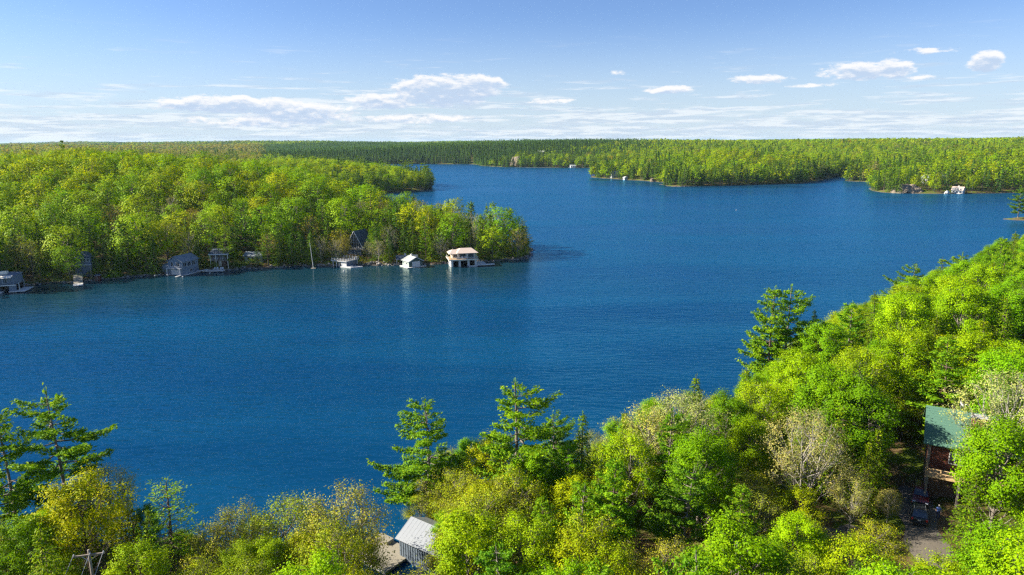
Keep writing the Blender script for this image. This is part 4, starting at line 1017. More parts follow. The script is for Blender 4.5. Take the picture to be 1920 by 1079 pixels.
 (-162.4,261.3,12.0,'c',277,1.01,''),(-174.8,270.3,19.3,'p',241,0.94,''),(7.0,318.9,4.5,'m',327,1.02,''),(-187.7,257.4,13.0,'b',105,1.07,''),
 (-182.6,308.9,13.8,'b',337,1.08,''),(-137.6,319.2,17.5,'m',347,1.01,''),(-63.1,360.2,18.4,'m',101,1.23,''),(-168.7,271.6,18.5,'p',230,1.08,''),
 (-92.9,316.6,19.4,'c',34,0.91,''),(-188.9,250.5,12.3,'b',120,0.91,''),(-81.9,276.2,13.9,'c',256,1.00,''),(-154.4,372.7,11.3,'c',119,1.10,''),
 (-120.4,419.6,17.5,'c',301,0.97,''),(-67.4,379.7,13.1,'c',336,1.01,''),(-140.2,359.3,17.2,'c',12,0.96,''),(-83.8,323.1,13.5,'c',214,1.06,''),
 (-103.1,273.1,9.0,'c',285,1.07,''),(-12.2,332.3,18.6,'c',51,0.91,''),(-56.2,369.3,11.9,'c',40,0.95,''),(-180.2,259.6,11.7,'c',280,0.99,''),
 (-192.6,293.2,12.3,'b',287,1.02,''),(-16.5,295.6,12.8,'b',352,0.95,''),(-144.8,334.5,13.3,'b',249,0.97,''),(-22.9,297.2,14.3,'c',208,1.01,''),
 (-169.7,317.0,12.6,'c',39,0.97,''),(-131.2,274.2,12.9,'b',317,1.10,''),(-46.6,291.3,13.4,'c',93,1.02,''),(-31.4,339.4,19.3,'c',322,0.98,''),
 (-106.0,304.5,18.9,'p',65,0.97,''),(-80.8,386.5,11.6,'c',209,0.92,''),(-44.7,353.6,16.4,'c',147,1.12,''),(-182.7,295.2,12.1,'c',8,1.11,''),
 (-13.0,340.9,9.7,'c',285,0.94,''),(-176.6,265.5,11.7,'c',209,1.07,''),(-36.0,290.2,15.0,'c',251,0.94,''),(-31.8,325.1,12.6,'c',108,1.02,''),
 (-101.8,403.8,14.9,'c',79,1.04,''),(-52.1,329.0,18.1,'p',79,0.98,''),(-81.7,307.5,15.0,'c',235,0.97,''),(-182.2,330.2,21.7,'m',53,1.23,''),
 (-146.6,273.8,22.0,'p',92,0.98,''),(-194.4,275.9,14.5,'c',129,1.04,''),(-90.7,414.2,10.1,'o',152,1.12,''),(-90.6,417.9,11.8,'c',38,0.96,''),
 (-75.2,401.9,10.2,'c',63,0.93,''),(-56.4,295.7,15.7,'c',207,1.00,''),(-138.7,419.8,14.0,'c',339,0.98,''),(-133.5,285.1,15.6,'c',215,0.94,''),
 (-217.1,311.5,15.2,'m',285,1.34,''),(-108.7,326.2,12.9,'b',115,0.96,''),(-149.5,281.6,12.0,'c',129,1.01,''),(-49.8,348.0,19.3,'c',316,1.04,''),
 (6.1,300.6,9.2,'o',287,1.06,''),(-86.5,383.8,18.5,'c',351,0.93,''),(-183.8,244.3,16.2,'c',317,0.96,''),(-150.8,377.0,11.7,'c',23,0.97,''),
 (-60.1,323.3,16.1,'o',357,1.01,''),(-42.8,346.1,11.5,'c',130,0.92,''),(-174.7,253.1,11.0,'c',280,1.07,''),(-170.9,243.3,13.2,'c',168,0.97,''),
 (-201.0,253.5,16.4,'c',89,0.93,''),(5.6,315.2,10.8,'c',168,1.09,''),(-135.1,414.8,16.7,'c',346,1.02,''),(-26.7,297.2,11.2,'c',316,0.93,''),
 (-99.0,387.8,13.4,'c',333,1.11,''),(-43.2,293.8,15.8,'c',334,1.11,''),(-45.4,286.6,13.7,'c',259,1.01,''),(-160.0,269.2,17.2,'c',336,1.02,''),
 (-103.0,418.6,19.3,'c',118,0.96,''),(-178.8,275.5,13.9,'c',222,0.90,''),(-234.7,299.1,13.9,'b',89,0.94,''),(-28.2,344.8,11.7,'c',251,0.95,''),
 (-50.7,278.4,13.2,'c',79,0.96,''),(-78.3,401.1,9.6,'c',199,0.96,''),(-123.4,327.4,12.2,'o',198,0.93,''),(-19.5,334.0,11.5,'c',148,0.94,''),
 (-16.0,345.2,13.5,'c',186,0.93,''),(-134.8,396.8,12.4,'c',197,1.05,''),(-7.2,336.3,9.4,'c',244,1.09,''),(-11.1,284.8,10.1,'c',274,0.95,''),
 (-33.2,320.2,15.8,'c',46,0.91,''),(-185.0,265.0,17.5,'c',257,0.96,''),(-31.5,357.5,11.8,'b',20,0.94,''),(-154.2,297.4,19.3,'c',42,1.00,''),
 (-164.2,404.9,16.5,'m',95,1.15,''),(-44.7,349.0,11.8,'c',261,1.09,''),(-132.3,379.8,15.5,'m',158,1.24,''),(-43.2,365.4,10.0,'c',108,1.04,''),
 (-83.9,379.5,16.6,'c',336,1.08,''),(-99.6,295.2,19.3,'c',161,0.92,''),(-204.4,262.0,12.8,'c',238,1.06,''),(-187.2,242.9,11.7,'c',42,0.98,''),
 (-160.1,310.5,14.0,'b',160,0.99,''),(-127.8,362.7,15.0,'m',256,1.07,''),(5.5,304.4,11.4,'p',140,1.08,''),(-3.9,329.8,15.1,'p',295,1.10,''),
 (-44.7,299.3,16.3,'c',135,1.03,''),(-63.4,376.8,13.2,'c',192,1.02,''),(-163.7,322.6,12.2,'c',288,0.98,''),(-209.2,309.6,12.2,'b',111,1.06,''),
 (-71.5,389.3,10.2,'c',221,0.92,''),(-53.7,306.5,12.6,'c',187,0.95,''),(-220.4,294.5,11.4,'c',321,1.06,''),(-32.7,287.1,12.8,'c',185,0.90,''),
 (-44.3,361.3,11.9,'c',176,0.94,''),(-208.1,299.3,17.6,'c',306,1.01,''),(-124.5,398.2,13.5,'c',186,1.07,''),(-52.9,369.5,10.8,'c',1,1.07,''),
 (-195.8,258.0,14.6,'c',120,0.94,''),(-137.1,299.9,15.5,'b',342,1.10,''),(-60.0,366.8,15.3,'c',134,0.91,''),(-81.0,397.9,14.6,'c',44,0.96,''),
 (-160.9,416.3,12.2,'o',134,1.01,''),(-113.0,321.3,13.3,'c',89,1.00,''),(-194.8,236.8,16.9,'c',2,0.92,''),(-33.5,280.4,12.4,'c',59,1.05,''),
 (-83.3,280.3,13.0,'c',143,1.10,''),(-163.7,252.7,13.5,'c',185,1.06,''),(-123.8,416.8,12.2,'c',74,1.00,''),(4.7,295.7,14.2,'c',293,0.91,''),
 (-180.1,398.2,16.8,'b',55,0.98,''),(-199.8,257.9,15.9,'c',100,0.95,''),(-218.2,279.1,16.0,'c',50,0.90,''),(-114.2,373.3,13.6,'o',339,0.94,''),
 (-144.0,306.6,13.1,'o',124,1.02,''),(-201.8,321.4,15.2,'c',219,0.94,''),(-120.5,286.9,12.9,'c',224,1.11,''),(-139.8,327.1,11.2,'c',76,1.09,''),
 (-118.9,279.1,11.3,'c',129,1.12,''),(-106.0,313.4,11.9,'c',20,0.94,''),(-116.2,282.2,12.4,'c',81,0.93,''),(-93.7,294.4,19.6,'c',252,0.92,''),
 (-200.8,314.4,17.1,'c',290,1.00,''),(-83.6,365.6,12.3,'c',84,1.08,''),(-112.0,409.9,17.7,'c',231,0.93,''),(-120.8,389.4,11.5,'c',133,0.93,''),
 (-124.3,384.2,18.1,'c',133,0.98,''),(-79.7,283.8,10.0,'c',132,0.90,''),(-13.2,321.1,12.4,'c',190,1.03,''),(-93.7,391.9,11.1,'c',295,0.95,''),
 (-178.5,253.7,13.3,'c',145,1.09,''),(-106.1,409.5,12.6,'c',307,1.08,''),(-58.9,381.6,9.5,'c',74,0.93,''),(-70.4,367.7,14.4,'c',123,0.92,''),
 (-19.3,306.9,13.8,'c',67,1.02,''),(-40.8,349.4,16.2,'c',51,1.01,''),(-14.0,285.0,11.4,'c',134,1.08,''),(-83.9,302.3,20.2,'p',90,1.00,''),
 (-99.2,273.9,16.4,'p',47,1.09,''),(-30.0,316.4,16.6,'c',165,1.04,''),(-161.4,336.8,16.3,'b',244,0.99,''),(-193.5,242.0,11.4,'c',316,1.04,''),
 (-56.4,282.8,14.3,'c',41,1.10,''),(-149.1,255.4,10.1,'c',301,1.08,''),(-90.7,279.3,10.4,'c',170,1.01,''),(-98.5,393.0,11.6,'c',249,0.99,''),
 (2.9,300.0,10.6,'c',84,0.99,''),(-43.4,282.4,10.0,'c',130,1.06,''),(-170.6,285.5,13.4,'c',118,1.09,''),(-151.9,382.8,12.1,'o',177,1.10,''),
 (-153.4,320.7,14.3,'c',187,0.99,''),(-167.2,320.9,15.2,'c',108,1.09,''),(-51.1,366.2,11.6,'c',236,0.94,''),(-134.5,280.9,15.9,'c',80,0.99,''),
 (-212.6,259.2,19.4,'c',273,1.06,''),(7.0,298.3,4.2,'c',237,1.03,''),(-75.7,385.6,11.5,'c',279,0.98,''),(-89.1,302.8,13.8,'c',285,1.09,''),
 (-96.1,410.6,13.1,'c',342,1.07,''),(-93.8,323.9,13.3,'c',282,1.05,''),(-122.0,275.7,12.6,'c',80,0.92,''),(-20.9,321.5,11.9,'c',100,0.93,''),
 (-89.0,398.0,14.7,'c',176,1.07,''),(-204.8,278.8,13.5,'o',213,1.11,''),(-156.6,253.0,10.5,'c',206,1.06,''),(-222.9,285.9,11.7,'c',314,1.04,''),
 (-72.9,326.8,13.3,'b',193,1.09,''),(-136.8,258.1,14.4,'c',147,1.02,''),(-184.0,260.7,14.2,'c',247,1.05,''),(-191.4,310.7,15.5,'m',123,1.31,''),
 (-102.1,410.1,15.8,'c',27,0.97,''),(-86.8,278.0,13.9,'c',148,1.07,''),(0.3,295.1,16.2,'c',291,0.99,''),(-172.0,289.3,13.7,'c',96,1.08,''),
 (2.8,323.7,11.2,'c',337,0.98,''),(-134.5,408.9,18.4,'c',146,0.96,''),(-113.3,292.0,11.8,'c',184,0.99,'')]

# ------------------------------------------------------------------ the single trees
HERO = {
    'tallest': 'tall white pine standing over the grey-roofed near boathouse', 'p2': 'tall white pine, top reaching highest in the middle of the near shore',
    'p3': 'big white pine standing against the lake at the lower left', 'p4': 'white pine cut by the left picture edge near the shore',
    'p5': 'left one of the twin pines leaning over the water', 'p6': 'right one of the twin pines leaning over the water',
    'p7': 'short bushy pine just right of the tallest middle pine', 'p8': 'ragged small hemlock at the waterside right of the middle pines',
    's1': 'single dark blue-green spruce tip beside the twin pines', 'yl': 'bright yellow-green tree standing above the utility pole',
    'larch': 'feathery light green larch beside the small cedars at lower left', 'c1': 'left one of two narrow cedars beside the larch',
    'c2': 'right one of two narrow cedars beside the larch', 'b0': 'thin nearly leafless tree between the big pine and the cedars',
    'lil': 'wide budding bush with beige twigs, leftmost on the open shore', 'lil2': 'wide yellow-green budding bush in the middle of the open shore',
    'lil3': 'wide budding bush beside the wooden deck of the near boathouse', 'pale': 'biggest pale bare-branched tree on the near slope',
    'pale2': 'pale bare-branched tree just left of the biggest pale one', 'pale3': 'pale tree with long bare limb reaching towards the green-roofed house',
    'shrub': 'budding yellow-green bush in front of the driveway', 'shrub2': 'orange-tinged budding bush left of the driveway',
    'bigright': 'big light green maple right of the green-roofed house', 'frontright': 'dense hemlock hiding the end of the driveway beside the person',
    'rightbare': 'pale bare-limbed tree at the right edge above the house roof', 'thin': 'thin leafless young tree left of the dark car',
    'thin2': 'smallest leafless sapling beside the driveway', 'round': 'round bright maple crown under the right skyline',
    'round2': 'round light green maple crown nearest the right skyline', 'round3': 'round dense maple crown left of the house clearing',
    'bright pine beside the dock with white chairs': 'sunlit layered pine beside the dock with white chairs',
    'tall pine above the ramp': 'tall pine standing above the boat ramp', 'pine beside the A-frame cottage': 'bright pine just right of the A-frame cottage',
    'tip pine': 'pine highest at the tip of the wooded point',
    'lpine': 'light green pine low on the near slope, middle of three', 'lpine2': 'light green pine low on the near slope, rightmost of three',
    'lp3': 'light green pine low on the near slope, leftmost of three',
}
KIND = {'maple': 'leafy green maple', 'yellow': 'yellow-green ash', 'bud': 'budding many-stemmed tree', 'bare': 'pale bare-branched tree', 'orange': 'orange-tinged budding bush',
        'pine': 'white pine', 'larch': 'larch', 'hemlock': 'olive green hemlock', 'cedar': 'narrow cedar', 'spruce': 'dark spruce',
        'm': 'green maple', 'o': 'brownish budding oak', 'b': 'pale greyish birch', 'p': 'layered pine', 'c': 'dark hemlock'}


def near_zone(x, y, d):
    u = x / (y * 0.978 + 8)
    side = ('above the utility pole corner' if u < -0.49 else 'left of the near boathouse' if u < -0.19 else 'beside the near boathouse' if u < -0.03 else
            'right of the middle pines' if u < 0.2 else 'left of the twin pines' if u < 0.36 else 'left of the green-roofed house' if u < 0.57 else
            'around the green-roofed house' if u < 0.66 else 'towards the right edge')
    row = 'at the waterside' if d < 9 else 'low down' if y < 66 else 'on the near slope' if y < 92 else 'farther up the shore'
    return row + ' ' + side


def mid_zone(x, y, d):
    u = x / (y * 0.978 + 8)
    mark = ('the left-edge boathouse' if u < -0.68 else 'the boat ramp' if u < -0.57 else 'the blue-grey boathouse' if u < -0.46 else 'the white chairs' if u < -0.36 else
            'the white mast' if u < -0.275 else 'the A-frame cottage' if u < -0.21 else 'the dark green boathouse' if u < -0.11 else
            'the tan-roofed boathouse' if u < -0.025 else 'the tip of the point')
    row = 'at the waterline by' if d < 12 else 'just behind' if d < 32 else 'up the slope behind' if d < 58 else 'high above'
    return row + ' ' + mark


def plant(stand, zone, where, pick):
    cells = {}
    xs = [t[0] for t in stand]; ys = [t[1] for t in stand]
    D_ = {id(t): d for t, d in zip(stand, land_sd(xs, ys))}
    Z_ = {id(t): float(z) for t, z in zip(stand, ground_z(xs, ys))}
    for t in stand:
        if HERO.get(t[6]):
            continue
        base = t[3].rstrip('0123456789')
        cells.setdefault((zone(t[0], t[1], D_[id(t)]), base), []).append(t)
    order = {}
    for key, ts in cells.items():
        ts.sort(key=lambda t: t[0] / t[1])
        for i, t in enumerate(ts):
            order[id(t)] = (i, len(ts))
    rnd = random.Random(5)
    for t in stand:
        x, y, h, sp, turn, girth, tg = t
        base = sp.rstrip('0123456789')
        if HERO.get(tg):
            label = HERO[tg]
        else:
            i, n = order[id(t)]
            nth = '' if n == 1 else (', %s from left' % ORD[i] if 0 < i < len(ORD) else ', leftmost' if i == 0 else ', %dth from left' % (i + 1))
            label = KIND[base] + nth + ' ' + zone(x, y, D_[id(t)])
        col = rnd.choice(HUE.get(sp) or HUE[base])
        if tg == 'yl':
            col = (0.42, 0.42, 0.002)
        j = rnd.uniform(0.86, 1.12)
        col = (col[0] * j * rnd.uniform(0.9, 1.1), col[1] * j, col[2] * j)
        set_tree(pick(sp, rnd), x, y, h, turn, girth, col, label, '%s %s' % (NAMES[base].replace('_', ' ') + 's', where), Z_[id(t)])


plant(NEAR_TREES, near_zone, 'on the near shore', lambda sp, r: sp)
plant(MID_TREES, mid_zone, 'on the wooded point', lambda sp, r: sp + str({'m': r.randrange(3), 'p': r.randrange(2), 'c': r.randrange(2)}.get(sp, 0)))


# ------------------------------------------------------------------ the woods beyond: far too many to count
def colour_leaf(name, a, b, trans=0.4):
    return leaf_material(name, (a, b), trans=trans, island=0.55)


WOOD = {
    'green': colour_leaf('wood_green', (0.21, 0.375, 0.001), (0.345, 0.41, 0.001)),
    'deep': colour_leaf('wood_deep', (0.145, 0.285, 0.004), (0.24, 0.35, 0.004)),
    'grey': colour_leaf('wood_budding', (0.25, 0.245, 0.08), (0.28, 0.28, 0.05)),
    'rust': colour_leaf('wood_rust', (0.31, 0.265, 0.015), (0.30, 0.30, 0.006)),
    'dark': colour_leaf('wood_conifer', (0.058, 0.135, 0.026), (0.11, 0.19, 0.018), 0.3),
    'pale': colour_leaf('wood_pine', (0.095, 0.185, 0.010), (0.145, 0.235, 0.006), 0.3),
}


def merged(G, leafmat, name, wood=True):
    C = np.concatenate(G.C); U = np.concatenate(G.U); W = np.concatenate(G.W)
    V = np.stack([C - U, C + W, C + U, C - W], 1).reshape(-1, 3)
    F_ = np.arange(len(V)).reshape(-1, 4)
    mi = np.zeros(len(F_), int)
    tn = np.repeat(np.concatenate(G.T), 4)
    if wood:
        wv = np.concatenate(G.wv); wf = np.concatenate(G.wf)
        F_ = np.concatenate([F_, wf + len(V)]); mi = np.concatenate([mi, np.ones(len(wf), int)])
        V = np.concatenate([V, wv]); tn = np.concatenate([tn, np.zeros(len(wv))])
    me = np_mesh(name, V, F_, [leafmat, FAR_BARK], mi)
    set_tone(me, tn)
    return me


def patch(seed, kinds, rad=17.0, n=13):
    """a clump of very far trees"""
    g = np.random.default_rng(seed)
    G = Grow(seed)
    for i in range(n):
        a = g.uniform(0, 6.28); r = rad * math.sqrt(g.uniform(0, 1))
        o = np.array([r * math.cos(a), r * math.sin(a), 0])
        h = g.uniform(11, 20)
        G.tone = g.uniform(0.0, 1.0)
        if g.random() < kinds:
            for q in range(26):
                t = g.uniform(0.15, 1)
                ph = g.uniform(0, 6.28)
                rr = 2.9 * (1 - t) + 0.25
                G.leaves(o + np.array([[rr * math.cos(ph), rr * math.sin(ph), h * t]]), 2.0, axis=np.array([[0, 0, 1.0]]), aspect=0.6, normal=np.array([[math.cos(ph), math.sin(ph), 0.6]]), loose=0.3)
        else:
            c = g.normal(size=(26, 3)); c /= np.linalg.norm(c, axis=1, keepdims=True)
            c[:, 2] = np.abs(c[:, 2]) * 1.2 - 0.2
            G.leaves(o + np.array([0, 0, h * 0.6]) + c * np.array([4.4, 4.4, h * 0.36]), 2.8, aspect=0.85, normal=c, loose=0.4)
    return G


LIB = bpy.data.collections.new('wood_library')
LIBN = []


def lib(name, mesh):
    o = bpy.data.objects.new('%03d_%s' % (len(LIBN), name), mesh)
    LIB.objects.link(o)
    LIBN.append(name)
    return len(LIBN) - 1


_b = [broadleaf(50 + i, 15, 4.8, 0.13, 22, 6, 2, 6, 0.62, spread=0.7, loose=0.22, lw=0.4, tr=0.2, twigs=False, k=3) for i in range(3)]
_f = [broadleaf(60 + i, 15, 4.9, 0.13, 18, 4, 1, 5, 1.15, spread=0.85, loose=0.2, lw=0.35, tr=0.2, twigs=False, k=3) for i in range(2)]
_bc = conifer(70, 15, 3.0, 0.04, gap=0.75, size=0.8, step=0.8, per=2, wood=False)
_fc = conifer(71, 15, 3.1, 0.05, gap=1.1, size=1.3, step=1.2, per=2, n=5, wood=False)
_fp = pine(72, 17, 3.8, 0.22, gap=1.6, tuft=2, size=1.3, step=1.6, k=3)
_bg = broadleaf(73, 14, 4.5, 0.2, 22, 6, 2, 3, 0.45, spread=0.6, fill=0.8, twigs=True, k=3)
MIDLIB = {'green': [lib('tree', merged(b, WOOD['green'], 'wood_tree')) for b in _b], 'deep': [lib('tree', merged(_b[0], WOOD['deep'], 'wood_tree'))],
          'grey': [lib('tree', merged(_bg, WOOD['grey'], 'wood_tree'))], 'rust': [lib('tree', merged(_b[1], WOOD['rust'], 'wood_tree'))],
          'dark': [lib('tree', merged(_bc, WOOD['dark'], 'wood_tree'))], 'pale': [lib('tree', merged(_fp, WOOD['pale'], 'wood_tree'))]}
FARLIB = {k: [lib('tree', merged(f, WOOD[k], 'wood_tree')) for f in _f] for k in ('green', 'deep', 'grey', 'rust')}
FARLIB['dark'] = [lib('tree', merged(_fc, WOOD['dark'], 'wood_tree'))]
FARLIB['pale'] = [lib('tree', merged(_fp, WOOD['pale'], 'wood_tree'))]
PATCHLIB = {'green': [lib('clump', merged(patch(80 + i, 0.12), WOOD['green'], 'wood_clump', False)) for i in range(2)],
            'deep': [lib('clump', merged(patch(84, 0.35), WOOD['deep'], 'wood_clump', False))],
            'grey': [lib('clump', merged(patch(85, 0.1), WOOD['grey'], 'wood_clump', False))],
            'rust': [lib('clump', merged(patch(86, 0.15), WOOD['rust'], 'wood_clump', False))],
            'dark': [lib('clump', merged(patch(87, 0.95), WOOD['dark'], 'wood_clump', False))],
            'pale': [lib('clump', merged(patch(88, 0.9), WOOD['pale'], 'wood_clump', False))]}
_bush = broadleaf(90, 2.2, 1.3, 0.05, 9, 4, 1, 7, 0.20, spread=0.22, twigs=False, k=3, stems=2)
_bush2 = broadleaf(91, 2.0, 1.2, 0.05, 9, 4, 1, 6, 0.17, spread=0.22, twigs=True, k=3, stems=3)
BUSH = [lib('bush', merged(_bush, WOOD['green'], 'bush')), lib('bush', merged(_bush2, WOOD['rust'], 'bush')), lib('bush', merged(_bush, WOOD['deep'], 'bush'))]


def scatter_group():
    ng = bpy.data.node_groups.new('stand_of_trees', 'GeometryNodeTree')
    ng.interface.new_socket('Geometry', in_out='INPUT', socket_type='NodeSocketGeometry')
    ng.interface.new_socket('Geometry', in_out='OUTPUT', socket_type='NodeSocketGeometry')
    nd, ln = ng.nodes, ng.links
    gi = nd.new('NodeGroupInput'); go = nd.new('NodeGroupOutput')
    ci = nd.new('GeometryNodeCollectionInfo')
    ci.inputs['Collection'].default_value = LIB
    ci.inputs['Separate Children'].default_value = True
    ci.inputs['Reset Children'].default_value = True
    ip = nd.new('GeometryNodeInstanceOnPoints')
    ip.inputs['Pick Instance'].default_value = True

    def attr(name, typ):
        a = nd.new('GeometryNodeInputNamedAttribute')
        a.data_type = typ
        a.inputs['Name'].default_value = name
        return a.outputs['Attribute']
    ln.new(gi.outputs[0], ip.inputs['Points'])
    ln.new(ci.outputs[0], ip.inputs['Instance'])
    ln.new(attr('pick', 'INT'), ip.inputs['Instance Index'])
    ln.new(attr('size', 'FLOAT_VECTOR'), ip.inputs['Scale'])
    ln.new(attr('turn', 'FLOAT_VECTOR'), ip.inputs['Rotation'])
    ln.new(ip.outputs[0], go.inputs[0])
    return ng


SCATTER = scatter_group()


def stand(name, label, P, pick, size, turn):
    me = bpy.data.meshes.new(name)
    me.vertices.add(len(P))
    me.vertices.foreach_set('co', np.asarray(P, np.float32).ravel())
    a = me.attributes.new('pick', 'INT', 'POINT'); a.data.foreach_set('value', np.asarray(pick, np.int32))
    a = me.attributes.new('size', 'FLOAT_VECTOR', 'POINT'); a.data.foreach_set('vector', np.asarray(size, np.float32).ravel())
    tv = np.zeros((len(P), 3), np.float32); tv[:, 2] = turn
    a = me.attributes.new('turn', 'FLOAT_VECTOR', 'POINT'); a.data.foreach_set('vector', tv.ravel())
    o = link_obj(name, me)
    md = o.modifiers.new('stand', 'NODES')
    md.node_group = SCATTER
    return tag(o, label, None, None, 'stuff')


def woods():
    g = np.random.default_rng(17)
    xs, ys, ss = [], [], []
    r = 205.0
    while r < 6800:
        s = 9.2 if r < 780 else 8.6 if r < 1700 else 0.0085 * r
        n = int(r * R(92) / s)
        th = R(-46) + R(92) * (np.arange(n) + g.uniform(0, 1, n)) / n
        rr = r + g.uniform(-0.5, 0.5, n) * s
        xs.append(rr * np.sin(th)); ys.append(rr * np.cos(th)); ss.append(np.full(n, s))
        r += s
    # a dense edge right along the far shores
    for (ax, ay), (bx, by) in zip(MAIN[20:66], MAIN[21:67]):
        L = math.hypot(bx - ax, by - ay)
        n = int(L / 3.2)
        t = g.uniform(0, 1, n); o = g.uniform(0.6, 7.0, n)
        px_, py_ = ax + (bx - ax) * t, ay + (by - ay) * t
        nx_, ny_ = (by - ay) / L, -(bx - ax) / L
        sg = 1.0 if poly_sd(MAIN, np.array([(ax + bx) / 2 + nx_]), np.array([(ay + by) / 2 + ny_]))[0] > 0 else -1.0
        xs.append(px_ + sg * nx_ * o); ys.append(py_ + sg * ny_ * o); ss.append(np.full(n, 8.0))
    x = np.concatenate(xs); y = np.concatenate(ys); s = np.concatenate(ss)
    d = land_sd(x, y)
    keep = d > 0.35
    fore = poly_sd(FORE, x, y) > -3
    isl = np.maximum(poly_sd(ISLE, x, y), poly_sd(ISLET, x, y)) > -4
    own = (x > -300) & (x < 10) & (y > 215) & (y < 420) & (d < 85) & (x > -0.80 * y - 6)
    keep &= ~fore & ~isl & ~own
    for bx, by, br in CLEARINGS:
        keep &= np.hypot(x - bx, y - by) > br
    x, y, s, d = x[keep], y[keep], s[keep], d[keep]
    r = np.hypot(x, y)
    z = ground_z(x, y)
    nz = wav(x, y, 330.0, 0.7) + 0.18 * g.normal(size=len(x))
    nz2 = wav(x, y, 210.0, 3.1) + 0.3 * g.normal(size=len(x))
    kind = np.full(len(x), 'green', object)
    kind[nz > 0.55] = 'deep'
    kind[nz2 > 0.95] = 'rust'
    kind[(nz2 < -0.78)] = 'grey'
    u = g.uniform(0, 1, len(x))
    shore = np.clip(1.0 - d / 45, 0, 1)
    hill = (x < -40) & (r < 1000)
    shore = np.where(r > 560, np.clip(1.2 - d / 38, 0, 1), shore)
    kind[hill & (nz2 > 0.6) & (nz2 < 1.2)] = 'green'
    kind[hill & (nz2 < -0.6)] = 'green'
    kind[hill & (nz2 > 1.25)] = 'rust'
    kind[(nz > 0.82) & (r > 560) & ~hill] = 'dark'
    kind[u < np.where(hill, 0.03, 0.11) + np.where(r > 560, 0.62, 0.5) * shore] = 'dark'
    kind[(u > np.where(hill, 0.985, 0.93)) | (u < 0.33 * shore)] = 'pale'
    # the dark conifer hills straight ahead, greyer budding hills at the far left
    bc = (gau(x, y, -130, 1900, 330, 420) + 0.9 * gau(x, y, -500, 2300, 400, 500)) > g.uniform(0.12, 0.6, len(x))
    kind[bc & (r > 1350)] = 'dark'
    gl = (x < -0.36 * y) & (r > 820)
    kind[gl & (u < 0.62)] = 'grey'
    kind[gl & (u > 0.62) & (u < 0.72)] = 'rust'
    crest = (r > 3000) & (u < 0.55)
    kind[crest] = 'dark'
    pick = np.zeros(len(x), int)
    for i in range(len(x)):
        L = (MIDLIB if r[i] < 780 else FARLIB if r[i] < 1700 else PATCHLIB)[kind[i]]
        pick[i] = L[int(u[i] * 977) % len(L)]
    h = g.uniform(0.78, 1.36, len(x)) * np.clip(0.72 + d / 25, 0.7, 1.0)
    wide = np.where(r > 1700, s / 15.0, 1.0) * g.uniform(0.9, 1.4, len(x))
    con = np.isin(kind, ['dark', 'pale'])
    h = np.where(con & (r < 1700), h * g.uniform(0.85, 1.25, len(x)), h)
    wide = np.where(con & (r < 1700), wide * 0.85, wide)
    size = np.stack([wide * np.where(r > 1700, 1, np.sqrt(h)), wide * np.where(r > 1700, 1, np.sqrt(h)), np.where(r > 1700, g.uniform(0.85, 1.2, len(x)), h)], 1)
    P = np.stack([x, y, z - 0.2], 1)
    turn = g.uniform(0, 6.28, len(x))
    a = (x < -40) & (r < 1150)
    rt = (x > 60) & (r < 1250)
    for m, nm, lb in ((a, 'hillside_forest', 'green spring woods covering the hill behind the wooded point'),
                      (rt, 'headland_forest', 'mixed woods on the headlands across the lake'),
                      (~a & ~rt, 'horizon_forest', 'far woods reaching to the horizon')):
        stand(nm, lb, P[m], pick[m], size[m], turn[m])
    # low growth under the near trees and along the point's shore
    x = np.concatenate([g.uniform(-75, 190, 9000), g.uniform(-240, 8, 5000)])
    y = np.concatenate([g.uniform(44, 230, 9000), g.uniform(215, 330, 5000)])
    d = land_sd(x, y)
    k = (d > 0.3) & (np.abs(x) < 0.82 * y + 8) & np.where(y > 205, d < 14, True)
    k &= (g.uniform(0, 1, len(x)) < np.where(y > 205, 0.6, np.where(y > 100, 0.25, 0.42)))
    for bx, by, br in BARE_GROUND:
        k &= np.hypot(x - bx, y - by) > br
    x, y = x[k], y[k]
    P = np.stack([x, y, ground_z(x, y) - 0.05], 1)
    sc = g.uniform(0.35, 0.95, (len(x), 1)) * np.ones((1, 3)) * np.where(y > 205, 1.5, 1.0)[:, None]
    f = y > 205
    pk = np.array(BUSH)[g.integers(0, 3, len(x))]
    tn = g.uniform(0, 6.28, len(x))
    stand('undergrowth', 'low leafy bushes under the trees of the near shore', P[~f], pk[~f], sc[~f], tn[~f])
    stand('shore_bushes', 'low bushes along the waterline of the wooded point', P[f], pk[f], sc[f], tn[f])


CLEARINGS = [(414, 640, 8), (403, 636, 6), (369, 643, 7), (378, 644, 6), (425, 682, 10), (434, 818, 7), (136, 917, 7), (146, 887, 4), (114, 1287, 7), (62, 1440, 11), (8, 1345, 11), (158, 930, 5)]
BARE_GROUND = [(49, 75, 4.2), (52, 79, 4.2), (46, 68, 4.0), (44, 64, 4.0), (42, 59, 3.5), (38, 70, 3.8), (57, 84, 6.5), (-9, 74, 6), (-15, 75, 4), (36, 67, 3), (52, 66, 3.0)]
woods()

